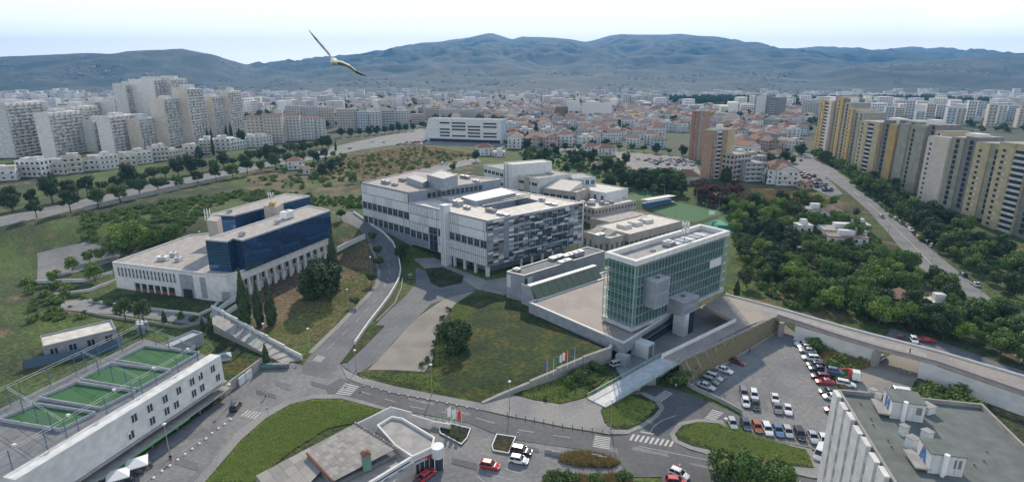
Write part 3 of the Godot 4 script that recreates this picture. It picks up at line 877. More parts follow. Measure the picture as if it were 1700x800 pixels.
	for c in 20:
		for j in 19:
			var solid: bool = c < 5 or c > 16
			if c == 3 and j > 1: 
				if j % 6 == 2: part(o, "cladding_tile", bx(c * 2.575 + 0.03, 4.3 + j * rowh, 0.02, c * 2.575 + 2.54, 4.3 + (j + 6) * rowh - 0.05 if j + 6 < 19 else 22.2, 0.3), M.bluegrey, E)
				continue
			if not solid and r.randf() > 0.34: continue
			var m: Material = pal[r.randi() % pal.size()]
			if not solid: m = [M.black_panel, M.grey_panel, M.white_panel, M.black_panel, M.bluegrey][r.randi() % 5]
			var ox := (r.randi() % 3 - 1) * 0.5 if not solid else 0.0
			var dz := r.randf_range(0.24, 0.34) if solid else r.randf_range(0.36, 0.46)
			part(o, "cladding_tile", bx(c * 2.575 + 0.03 + ox, 4.3 + j * rowh + 0.02, 0.02, c * 2.575 + 2.54 + ox, 4.3 + (j + 1) * rowh - 0.02, dz), m, E)
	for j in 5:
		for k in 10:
			if (k * 7 + j * 3) % 4 == 0: part(o, "lit_window", bx(12.5 + k * 3.08, 5.4 + j * 3.6, 0.102, 14.2 + k * 3.08, 6.9 + j * 3.6, 0.15), M.bluegrey, E)  # paler panels on the glazing, painted as lit windows
	for x in [0.7, 17.4, 23.2, 29.0, 34.8, 50.6]:
		part(o, "column", bx(x - 0.4, 0, -1.0, x + 0.4, 4.1, -0.2), M.white_panel, E)
	part(o, "corner_fin", bx(W + 0.02, 3.0, -0.6, W + 0.6, 22.6, 0.5), M.white_panel, E)
	# machines on the roofs
	for e in [[640, 305, 27, 5, 1.6, 2], [655, 308, 27, 3, 1.2, 2], [668, 301, 27, 4, 1.4, 2], [752, 297, 27, 5, 1.3, 2], [772, 296, 27, 6, 1.5, 2], [790, 303, 27, 3, 1.2, 2], [744, 334, 22.6, 5, 1.9, 3], [760, 341, 22.6, 4.5, 2.2, 3], [815, 352, 22.6, 5, 1.4, 2], [835, 358, 22.6, 6, 1.0, 2.2], [900, 334, 22.6, 2.4, 1.5, 2], [915, 340, 22.6, 6, 0.8, 2], [775, 347, 22.6, 3, 1.2, 2]]:
		var p := px(e[0], e[1], e[2] - 0.1 + 0.01)
		roof_unit(o, Transform3D(fr(CL, C0).basis, p - C0), e[3], e[4], e[5], [M.pale_panel, M.galvanised, M.concrete][int(e[0]) % 3])
	for k in 3:
		var a := px(800, 343 - k * 3, 22.6); var b := px(880, 328 - k * 3, 22.6)
		part(o, "duct", B.new().tube(a - C0 + Vector3(0, 0.3, 0), b - C0 + Vector3(0, 0.3, 0), 0.25, 0.25, 6), M.galvanised)

func glass_building() -> void:
	var A := Vector3(26.6, 0, -156.1); var C := Vector3(33.7, 0, -147.2); var D := Vector3(71.2, 0, -179.5); var Eb := Vector3(64.1, 0, -188.4)
	var o := thing("glass_building", "floating green glass slab with white roof rim on a single pier", "building", C)
	var quadp := [A, C, D, Eb]
	part(o, "floor_slab", B.new().prism(polyrel(quadp, C), 6.0, 7.2, true), M.pale_panel)
	# recessed inner body
	var cen := (A + C + D + Eb) * 0.25
	var inner := []
	for p in quadp: inner.append(p + (cen - p).normalized() * 1.9)
	part(o, "inner_wall", B.new().prism(polyrel(inner, C), 7.2, 25.2), M.bluegrey)
	part(o, "roof", B.new().prism(polyrel(inner, C), 25.202, 25.4), M.roof_grey)
	part(o, "roof_rim", rimmed(quadp, C, 25.5, 1.5, 1.3), M.white_wall)
	var fl := B.new()
	# glazing on four sides: panes hung in a mint frame, windows of the body behind them
	var sides := [[A, C, 8], [C, D, 32], [D, Eb, 8], [Eb, A, 32]]
	for s in sides:
		var T := rel(fr(s[0], s[1]), o)
		var W := wid(s[0], s[1])
		var n: int = s[2]
		var st := W / n
		var shown: bool = s[0] == A or s[0] == C
		for i in n + 1:
			part(o, "mullion", bx(i * st - 0.05, 7.2, -0.28, i * st + 0.05, 25.4, -0.06), M.mint_frame, T)
		for j in 7:
			part(o, "transom", bx(0.08, 7.2 + j * 2.95, -0.25, W - 0.08, 7.33 + j * 2.95, -0.09), M.mint_frame, T)
		if not shown: continue
		for i in n:
			for j in 6:
				var y := 7.34 + j * 2.95
				part(o, "glass_pane", bx(i * st + 0.06, y, -0.05, i * st + st - 0.06, y + 2.8, -0.02), M.green_glass if s[0] == A else M.clear_glass, T)
		# body windows
		var a2: Vector3 = inner[quadp.find(s[0])]; var b2: Vector3 = inner[quadp.find(s[1])]
		var T2 := rel(fr(a2, b2), o)
		var W2 := wid(a2, b2)
		var m2 := int(W2 / 1.45)
		for i in m2:
			for j in 6:
				var y := 7.5 + j * 2.95
				part(o, "window", bx(i * 1.45 + 0.06, y + 0.05, 0.02, i * 1.45 + 1.40, y + 2.6, 0.1), M.window_glass, T2)
		for j in 6:
			part(o, "gallery", bx(0.0, 7.2 + j * 2.95, 0.0, W2, 7.32 + j * 2.95, 0.5), M.grey_panel, T2)
	# projecting boxes on the long front
	var T := rel(fr(C, D), o)
	for e in [[5.2, 11.5, 12.6, 20.6, 3.6, 1], [17.0, 25.4, 7.6, 11.9, 5.0, 0]]:
		var b := part(o, "projecting_box", bx(e[0], e[2], -0.5, e[1], e[3], e[4]), M.plinth, T)
		part(b, "box_cap", bx(e[0] - 0.12, e[3] + 0.002, -0.5, e[1] + 0.12, e[3] + 0.25, e[4] + 0.12), M.pale_panel)
		part(b, "roof_hatch", B.new().tube(Vector3((e[0] + e[1]) / 2, e[3] + 0.25, e[4] * 0.45), Vector3((e[0] + e[1]) / 2, e[3] + 0.5, e[4] * 0.45), 0.8, 0.7, 10), M.rust)
		part(b, "panel_joint", bx(e[0] + 0.4, (e[2] + e[3]) / 2 - 0.1, e[4] + 0.002, e[1] - 0.4, (e[2] + e[3]) / 2 + 0.1, e[4] + 0.05), M.grey_panel)
		for k in 2:
			part(b, "recessed_panel", bx(e[0] + 0.7, e[2] + 0.6 + k * (e[3] - e[2]) / 2, e[4] + 0.002, e[1] - 0.7, e[2] + (k + 1) * (e[3] - e[2]) / 2 - 0.5, e[4] + 0.06), M.bluegrey)
	part(o, "blank_panel", bx(38.8, 16.3, 0.02, 45.6, 19.0, 0.12), M.white_panel, T)
	# pier
	var pr := part(o, "pier", bx(19.6, 0, 0.6, 22.0, 7.58, 4.4), M.white_panel, T)
	part(pr, "stair_glazing", bx(22.02, 0, 0.8, 25.2, 7.57, 4.2), M.window_glass)
	part(o, "rear_pier", bx(36, 0, -10, 40, 6.0, -6), M.pale_panel, T)
	# roof plant
	for k in 5:
		part(o, "solar_frame", bx(26 + k * 3.6, 25.7, -8.2, 28.8 + k * 3.6, 25.95, -4.0), M.steel_blue if k % 2 else M.pale_panel, T)
	roof_unit(o, T * Transform3D(Basis(), Vector3(24, 25.4, -6)), 3, 1.6, 3, M.pale_panel)
	part(o, "hatch", bx(15, 25.4, -6.4, 16.8, 25.7, -5.4), M.concrete_dark, T)
	antenna_mast("antenna_mast", "mast with white panel antennas on the glass building roof", (fr(C, D) * Vector3(31, 25.4, -5)), 6.0)
	# --- terrace podium with the slanting skylight
	var t0 := px(878, 503, 5.6); var t1 := px(1036, 571, 5.6)
	var back_r := fr(C, D) * Vector3(30, 0, -2); var back_l := px(1003, 452, 5.6)
	var tb := thing("terrace_podium", "low grey wedge podium with paved terrace under the glass slab", "building", Vector3(t1.x, 0, t1.z))
	var deck := [t0, t1, back_r, Vector3(48, 0, -200), back_l]
	part(tb, "podium_wall", B.new().prism(polyrel(deck, tb.position), 2.4, 5.5, true), M.plinth)
	part(tb, "terrace_paving", B.new().prism(polyrel(deck, tb.position), 5.502, 5.6), M.stone_paving)
	part(tb, "coping", rimmed(deck, tb.position, 5.604, 0.4, 0.45), M.white_panel)
	var core := [t0.lerp(t1, 0.05) + Vector3(1.5, 0, -0.8), t0.lerp(t1, 0.86) + Vector3(1, 0, -1), back_r + Vector3(-8, 0, -4), Vector3(45, 0, -198), back_l]
	part(tb, "lower_wall", B.new().prism(polyrel(core, tb.position), 0, 2.4), M.plinth)
	# entrance: box portals and dark glazing towards the ramp
	var TE := rel(fr(t1, back_r), tb)
	var WE := wid(t1, back_r)
	part(tb, "entrance_glazing", bx(2.0, 0, -1.6, WE, 2.3, -1.4), M.window_glass, TE)
	part(tb, "portal", bx(-2.0, 0, -1.2, 0.3, 3.0, 2.2), M.plinth, TE)
	var po := part(tb, "portal", bx(6.0, 0, -1.0, 6.5, 3.6, 4.2), M.white_panel, TE)
	part(po, "portal_side", bx(9.0, 0, -1.0, 9.5, 3.6, 4.2), M.white_panel)
	part(po, "portal_top", bx(6.0, 3.602, -1.0, 9.5, 4.0, 4.2), M.white_panel)
	for k in 2:
		part(tb, "dark_band", bx(9.7, 0.3 + k * 2.5, 0.02, WE - 1, 1.9 + k * 2.5, 0.08), M.window_glass, TE)
	# sloping skylight
	var s0 := px(893, 499, 5.6); var s1 := px(1001, 463, 5.6)
	var S := rel(fr(s0, s1), tb)
	var L := wid(s0, s1)
	for k in 9:
		var a := k * L / 9 + 0.08; var e := (k + 1) * L / 9 - 0.08
		var g := B.new()
		g.hexa([Vector3(a, 5.9, 0.0), Vector3(e, 5.9, 0.0), Vector3(e, 5.9, -0.4), Vector3(a, 5.9, -0.4), Vector3(a, 9.3, -3.6), Vector3(e, 9.3, -3.6), Vector3(e, 9.3, -4.0), Vector3(a, 9.3, -4.0)])
		part(tb, "skylight_pane", g, M.olive_glass, S)
	part(tb, "skylight_ridge", bx(-0.3, 9.32, -5.0, L + 0.3, 9.75, -3.4), M.white_panel, S)
	part(tb, "skylight_sill", bx(-0.3, 5.62, 0.02, L + 0.3, 6.0, 0.5), M.white_panel, S)
	var ck := B.new()
	ck.hexa([Vector3(-0.3, 2.4, -0.02), Vector3(-0.05, 2.4, -0.02), Vector3(-0.05, 2.4, -7.8), Vector3(-0.3, 2.4, -7.8), Vector3(-0.3, 9.3, -3.4), Vector3(-0.05, 9.3, -3.4), Vector3(-0.05, 9.3, -7.8), Vector3(-0.3, 9.3, -7.8)])
	part(tb, "cheek_wall", ck, M.plinth, S)
	# long grey annex behind
	var n0 := px(841, 452, 9.4); var n1 := px(870, 459, 9.4); var n2 := px(1004, 418, 9.4); var n3 := px(975, 411, 9.4)
	var an := thing("grey_annex", "long narrow grey annex with flat roof between podium and institute", "building", Vector3(n0.x, 0, n0.z))
	part(an, "wall", B.new().prism(polyrel([n0, n1, n2, n3], an.position), 0, 9.2), M.plinth)
	part(an, "roof", B.new().prism(polyrel([n0, n1, n2, n3], an.position), 9.202, 9.4), M.concrete_dark)
	part(an, "parapet", rimmed([n0, n1, n2, n3], an.position, 9.404, 0.4, 0.4), M.pale_panel)
	var TN := rel(fr(n1, n2), an)
	for j in 3: part(an, "window", bx(0.5, 1.2 + j * 2.7, 0.02, 1.4, 3.0 + j * 2.7, 0.1), M.window_glass, TN)
	for j in 2: part(an, "white_bay", bx(1.7, 0.6 + j * 4.2, 0.02, 4.0, 4.4 + j * 4.2, 0.14), M.white_panel, TN)
	var TF := rel(fr(n0, n1), an)
	part(an, "pale_panel", bx(0.2, 4.2, 0.02, 1.8, 8.6, 0.1), M.white_panel, TF)
	for e in [[858, 450, 2, 1], [925, 430, 7, 1.2], [945, 428, 6, 1.6], [960, 425, 5, 2.0], [938, 436, 6, 1.0], [995, 405, 4.4, 4.4]]:
		var p := px(e[0], e[1], 9.4)
		roof_unit(an, Transform3D(fr(n1, n2).basis, Vector3(p.x - n0.x, 9.4, p.z - n0.z)), e[2], e[3], 2.4, [M.pale_panel, M.galvanised][int(e[0]) % 2])

# where the sight line through (u, v) meets the wall plane of frame T: x along the wall, y up
func on_wall(T: Transform3D, u: float, v: float) -> Vector2:
	var d := px(u, v, EYE - 10.0) - Vector3(0, EYE, 0)
	var e := Vector3(0, EYE, 0) - T.origin
	var n := T.basis.z
	var p := Vector3(0, EYE, 0) - d * (e.dot(n) / d.dot(n)) - T.origin
	return Vector2(p.dot(T.basis.x), p.y)

# a plain block: a, b = front edge left to right; depth runs away from the viewer
func block(nm: String, label: String, cat: String, a: Vector3, b: Vector3, depth: float, y0: float, y1: float, op := {}) -> Node3D:
	var F := fr(a, b)
	var W := wid(a, b)
	var o := thing(nm, label, cat, Vector3(a.x, y0, a.z), op.get("group", ""))
	o.transform.basis = F.basis
	var H := y1 - y0
	part(o, "wall", bx(0, -1.5, -depth, W, H, 0), op.get("wall", M.beige_wall))
	var rf: Material = op.get("roof", M.roof_white)
	part(o, "roof", bx(0.25, H + 0.002, -depth + 0.25, W - 0.25, H + 0.12, -0.25), rf)
	var rim := B.new()
	rim.box(0, H + 0.004, -0.24, W, H + 0.6, 0.06); rim.box(0, H + 0.004, -depth, W, H + 0.6, -depth + 0.24)
	rim.box(0, H + 0.004, -depth + 0.242, 0.24, H + 0.6, -0.242); rim.box(W - 0.24, H + 0.004, -depth + 0.242, W, H + 0.6, -0.242)
	part(o, "parapet", rim, op.get("rim", op.get("wall", M.beige_wall)))
	var fl: int = op.get("floors", 2)
	if fl > 0:
		var fh: float = (H - op.get("skip", 0.0)) / fl
		var bay: float = op.get("bay", 3.0)
		var ww: float = op.get("ww", 1.6)
		var wh: float = op.get("wh", fh * 0.5)
		var joined: bool = op.get("joined", false)
		var jb := B.new(); var js := B.new()
		var runs := [[Transform3D(), W], [Transform3D(Basis(Vector3.UP, PI / 2), Vector3(W, 0, 0)), depth], [Transform3D(Basis(Vector3.UP, -PI / 2), Vector3(0, 0, -depth)), depth]]
		var use: Array = op.get("sides", [0, 1])
		for s in use:
			var T: Transform3D = runs[s][0]; var L: float = runs[s][1]
			var n := maxi(1, int(L / bay))
			var st := L / n
			for j in fl:
				for i in n:
					var x := (i + 0.5) * st; var y: float = op.get("skip", 0.0) + j * fh + fh * 0.3
					if joined:
						jb.T = T; jb.box(x - ww / 2, y, 0.01, x + ww / 2, y + wh, 0.05)
						if op.get("balcony", 0.0) > 0 and s == 0:
							js.T = T; js.box(x - st * 0.46, y - 0.45, 0.02, x + st * 0.46, y - 0.25, op.balcony)
							js.box(x - st * 0.46, y - 0.25, op.balcony - 0.12, x + st * 0.46, y + 0.6, op.balcony)
					else:
						var w := part(o, "window", bx(x - ww / 2, y, 0.01, x + ww / 2, y + wh, 0.06), M.window_glass, T)
						part(w, "window_sill", bx(x - ww / 2 - 0.1, y - 0.15, 0.01, x + ww / 2 + 0.1, y - 0.01, 0.16), op.get("trim", M.white_panel))
						part(w, "mullion", bx(x - 0.05, y, 0.062, x + 0.05, y + wh, 0.1), op.get("trim", M.white_panel))
		if joined:
			part(o, "windows", jb, M.window_glass, Transform3D(), true)
			if js.v.size() > 0: part(o, "balconies", js, op.get("rail", M.tower_white), Transform3D(), true)
	return o

func rear_buildings() -> void:
	var g := "pale institute annexes behind the white panelled building"
	var a := block("annex_building", "pale annex with glazed top storey behind the long white institute", "building", px(803, 275, 24), px(836, 283, 24), 18, 8, 24, {"wall": M.tower_white, "floors": 3, "bay": 4.0, "ww": 3.2, "wh": 1.8, "roof": M.roof_grey, "sides": [0]})
	a = block("annex_building", "tall white windowless annex tower with dark vertical groove", "building", px(836, 271, 28), px(851, 275, 28), 26, 8, 28, {"wall": M.white_wall, "floors": 0})
	part(a, "groove", bx(4.6, 0, 0.01, 5.1, 19.5, 0.08), M.slate)
	part(a, "groove", bx(1.0, 0, 0.01, 1.3, 19.5, 0.08), M.bluegrey)
	a = block("annex_building", "pale annex with long balcony bands and flat roof garden edge", "building", px(850, 290, 22), px(893, 298, 22), 27, 6, 22, {"wall": M.tower_white, "floors": 3, "bay": 5.0, "ww": 4.0, "wh": 1.6, "roof": M.roof_beige, "sides": [0]})
	part(a, "end_pier", bx(10.5, 0, 0.02, 14.5, 16.3, 0.4), M.beige_wall)
	part(a, "roof_pergola", bx(5, 16.4, -20, 14, 17.4, -18), M.white_wall)
	a = block("annex_building", "pale annex wing with small high windows facing the wood", "building", px(931, 290, 20), px(952, 298, 20), 14, 6, 20, {"wall": M.wall_pale_blue, "floors": 3, "bay": 3.0, "ww": 2.0, "roof": M.roof_beige})
	a = block("annex_building", "beige annex with tilted white roof and blank end wall", "building", px(902, 314, 17), px(957, 321, 17), 15, 2, 17, {"wall": M.beige_wall, "floors": 3, "bay": 3.4, "ww": 2.8, "wh": 1.6, "roof": M.roof_white, "sides": [0]})
	var rr := B.new()
	rr.hexa([Vector3(0.5, 15.3, -0.4), Vector3(16.0, 15.3, -0.4), Vector3(16.0, 15.3, -14.6), Vector3(0.5, 15.3, -14.6), Vector3(0.5, 15.7, -0.4), Vector3(16.0, 15.7, -0.4), Vector3(16.0, 18.6, -14.6), Vector3(0.5, 18.6, -14.6)])
	part(a, "tilted_roof", rr, M.roof_white)
	for k in 2: part(a, "round_window", B.new().tube(Vector3(16.9, 7.6 + k * 3, -8), Vector3(17.1, 7.6 + k * 3, -8), 1.0, 1.0, 12), M.window_glass)
	a = block("annex_building", "white annex roof edge with red coping beside dark round tree", "building", px(950, 312, 16), px(1006, 322, 16), 20, 3, 16, {"wall": M.white_wall, "floors": 2, "bay": 4, "sides": [0]})
	a = block("annex_building", "beige annex with crowded machines on roof and window rows", "building", px(988, 348, 11.5), px(1057, 334, 11.5), 16, 1, 11.5, {"wall": M.beige_wall, "floors": 3, "bay": 2.4, "ww": 1.3, "wh": 1.7, "roof": M.roof_white, "sides": [0, 1, 2]})
	var r := RandomNumberGenerator.new(); r.seed = 9
	for k in 9: roof_unit(a, Transform3D(Basis(), Vector3(2.5 + k * 2.0, 10.6, -3.0 - r.randf() * 9)), r.randf_range(1.5, 3), r.randf_range(1, 2.2), r.randf_range(1.5, 2.5), [M.galvanised, M.concrete, M.pale_panel][k % 3])
	a = block("annex_building", "low flat annex with sawtooth roof lights beside the grey annex", "building", px(968, 386, 8), px(1013, 398, 8), 17, 0, 8, {"wall": M.beige_wall, "floors": 1, "bay": 3, "ww": 1.0, "wh": 3.4, "roof": M.roof_white})
	for k in 2:
		var s := B.new()
		s.hexa([Vector3(1 + k * 6, 8.15, -3), Vector3(6 + k * 6, 8.15, -3), Vector3(6 + k * 6, 8.15, -9), Vector3(1 + k * 6, 8.15, -9), Vector3(1 + k * 6, 8.3, -3), Vector3(6 + k * 6, 8.3, -3), Vector3(6 + k * 6, 9.9, -8.6), Vector3(1 + k * 6, 9.9, -8.6)])
		part(a, "roof_light", s, M.roof_grey)
	a = block("annex_building", "long low annex with white bay windows behind the glass slab", "building", px(1046, 391, 8.5), px(1135, 368, 8.5), 20, 0, 8.5, {"wall": M.beige_wall, "floors": 1, "bay": 3.2, "ww": 2.2, "wh": 3.0, "roof": M.roof_white, "sides": [0, 1, 2]})
	for k in 3: part(a, "roof_light", bx(6 + k * 8, 8.65, -13, 11 + k * 8, 10.2, -8), M.roof_white)
	for k in 4: roof_unit(a, Transform3D(Basis(), Vector3(22 + k * 2.2, 8.6, -12 - k)), 1.8, 1.6, 1.8, M.galvanised)
	a = block("annex_building", "low annex with courtyard and pale roof next to sports pitch", "building", px(1020, 372, 8), px(1075, 355, 8), 14, 0, 8, {"wall": M.beige_wall, "floors": 2, "bay": 3, "ww": 1.2, "wh": 1.6, "roof": M.roof_beige, "sides": [0, 1]})

func blue_office() -> void:
	var L := px(185, 436, 9.8); var C1 := px(352, 456, 9.8); var C2 := px(396, 452, 9.8); var R := px(548, 391, 9.8)
	for p in [L, C1, C2, R]: p.y = 0
	L.y = 0; C1.y = 0; C2.y = 0; R.y = 0
	var mid := (C1 + C2) * 0.5 + Vector3(0.8, 0, 1.6)
	var o := thing("office_building", "white office with blue mirror glass upper storeys and colonnade", "building", C1)
	var back := Vector3(R.x - 30, 0, R.z - 14); var bl := Vector3(L.x + 8, 0, L.z - 38)
	var foot := [L, C1, mid, C2, R, back, bl]
	# podium: body set back under the white band on the right side
	var inx := (R - C2).normalized()
	var inn := inx.cross(Vector3.UP) * -3.0
	var body := [L, C1, mid, C2, C2 + inn + inx * 2.0, R + inn, back, bl]
	part(o, "podium_wall", B.new().prism(polyrel(body, C1), -0.5, 9.4), M.white_wall)
	part(o, "podium_roof", B.new().prism(polyrel(foot, C1), 9.402, 9.6, true), M.roof_beige)
	part(o, "podium_parapet", rimmed(foot, C1, 9.602, 0.5, 0.5), M.white_wall)
	var TR := rel(fr(C2, R), o)
	var WR := wid(C2, R)
	part(o, "white_band", bx(0.02, 6.6, -0.9, WR + 0.6, 9.39, 0.12), M.white_wall, TR)
	var n := 12
	for i in n + 1:
		part(o, "column", bx(i * WR / n - 0.45, -0.6, -0.9, i * WR / n + 0.45, 6.58, -0.05), M.white_wall, TR)
	for i in n:
		var x := i * WR / n + 0.6; var e := (i + 1) * WR / n - 0.6
		var w := part(o, "window", bx(x, 3.2, -2.98, e, 6.2, -2.9), M.window_glass, TR)
		part(w, "mullion", bx((x + e) / 2 - 0.06, 3.2, -2.9, (x + e) / 2 + 0.06, 6.2, -2.82), M.white_panel)
		part(o, "bay_panel", bx(x, -0.5, -2.0, e, 2.6, -1.7), M.white_wall, TR)
		part(o, "small_window", bx(x + 0.9, 0.8, -1.69, x + 1.5, 2.1, -1.64), M.window_glass, TR)
	# long garden facade
	var TL := rel(fr(L, C1), o)
	var WL := wid(L, C1)
	for i in 16:
		var x := 2.2 + i * 1.72
		var w := part(o, "window", bx(x, 5.0, 0.01, x + 0.72, 8.3, 0.07), M.window_glass, TL)
		part(w, "window_frame", bx(x - 0.12, 4.85, 0.01, x - 0.005, 8.45, 0.2), M.white_panel)
		part(w, "window_frame", bx(x + 0.725, 4.85, 0.01, x + 0.84, 8.45, 0.2), M.white_panel)
		part(w, "transom", bx(x, 6.6, 0.072, x + 0.72, 6.75, 0.11), M.white_panel)
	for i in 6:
		part(o, "loggia", bx(9.5 + i * 3.1, 0.1, 0.01, 12.0 + i * 3.1, 3.0, 0.06), M.window_glass, TL)  # flat panel, dark glass colour stands in for shade inside the loggia
		part(o, "loggia_rail", bx(9.5 + i * 3.1, 0.1, 0.07, 12.0 + i * 3.1, 1.1, 0.16), M.rust, TL)
		part(o, "column", bx(9.0 + i * 3.1, -0.3, 0.02, 9.45 + i * 3.1, 3.2, 0.5), M.white_wall, TL)
	part(o, "entrance_recess", bx(30.5, 0.1, 0.01, 36.5, 8.6, 0.07), M.plinth, TL)
	part(o, "entrance_void", bx(31.5, 0.1, 0.08, 35.5, 3.2, 0.14), M.window_glass, TL)
	part(o, "tall_recess", bx(39.5, 0.6, 0.01, 42.0, 8.3, 0.06), M.plinth, TL)
	var TM := rel(fr(C1, mid), o)
	part(o, "portal_void", bx(2.2, 0.0, 0.01, 5.4, 3.6, 0.08), M.plinth, TM)
	for e in [[270, 432, 4], [288, 425, 2.5], [296, 433, 2.2]]:
		roof_unit(o, Transform3D(Basis(), px(e[0], e[1], 9.6) - C1), e[2], 1.6, 2.0, M.white_paint)
	# glass storeys: a front and a rear slab
	var slabs := [[px(340, 397, 21), px(376, 400, 21), px(386, 395, 21), px(402, 398, 21), px(547, 349, 21), px(512, 341, 21)], [px(349, 356, 21), px(388, 357, 21), px(514, 325, 21), px(474, 321, 21)]]
	for s in slabs:
		part(o, "glass_storeys", B.new().prism(polyrel(s, C1), 9.6, 20.4), M.blue_glass)
		part(o, "upper_roof", B.new().prism(polyrel(s, C1), 20.402, 20.7), M.roof_beige)
		part(o, "roof_edge", rimmed(s, C1, 20.702, 0.45, 0.4), M.white_wall)
		for i in s.size():
			var a: Vector3 = s[i]; var b: Vector3 = s[(i + 1) % s.size()]
			var T := rel(fr(a, b), o)
			if T.basis.z.z < -0.2: continue
			var W := wid(a, b)
			var grid := B.new()
			var m := maxi(1, int(W / 1.15))
			for k in m + 1: grid.box(k * W / m - 0.04, 9.62, 0.01, k * W / m + 0.04, 20.4, 0.07)
			for k in 11: grid.box(0.02, 9.7 + k * 1.05, 0.012, W - 0.02, 9.78 + k * 1.05, 0.075)
			T.origin.y = 0
			part(o, "mullion_grid", grid, M.mullion_blue, T, true)
	var link := [px(384, 388, 17), px(398, 384, 17), px(420, 362, 17), px(395, 360, 17)]
	part(o, "stair_core", B.new().prism(polyrel([px(343, 372, 22), px(360, 374, 22), px(367, 366, 22), px(350, 364, 22)], C1), 9.6, 23.5), M.beige_wall)
	part(o, "stair_core", B.new().prism(polyrel([px(437, 345, 23), px(458, 348, 23), px(470, 340, 23), px(450, 338, 23)], C1), 9.6, 24.0), M.beige_wall)
	part(o, "stair_core", B.new().prism(polyrel([px(446, 342, 24), px(455, 343, 24), px(458, 339, 24), px(450, 338, 24)], C1), 9.7, 25.5), M.ochre)
	roof_unit(o, Transform3D(fr(C2, R).basis, px(477, 362, 20.8) - C1), 5, 3.0, 3, M.white_paint)
	for e in [[401, 391], [460, 371], [380, 353]]: roof_unit(o, Transform3D(fr(C2, R).basis, px(e[0], e[1], 20.8) - C1), 1.8, 1.3, 1.6, M.pale_panel)
	part(o, "link_roof", B.new().prism(polyrel(link, C1), 9.6, 15.0), M.pale_panel)
	antenna_mast("antenna_mast", "mast with panel antennas on the white office's corner stair core", px(348, 386, 21) + Vector3(0, 0, 0), 8.0)
	antenna_mast("antenna_mast", "mast with panel antennas above the ochre core of white office", px(451, 343, 24), 5.0)

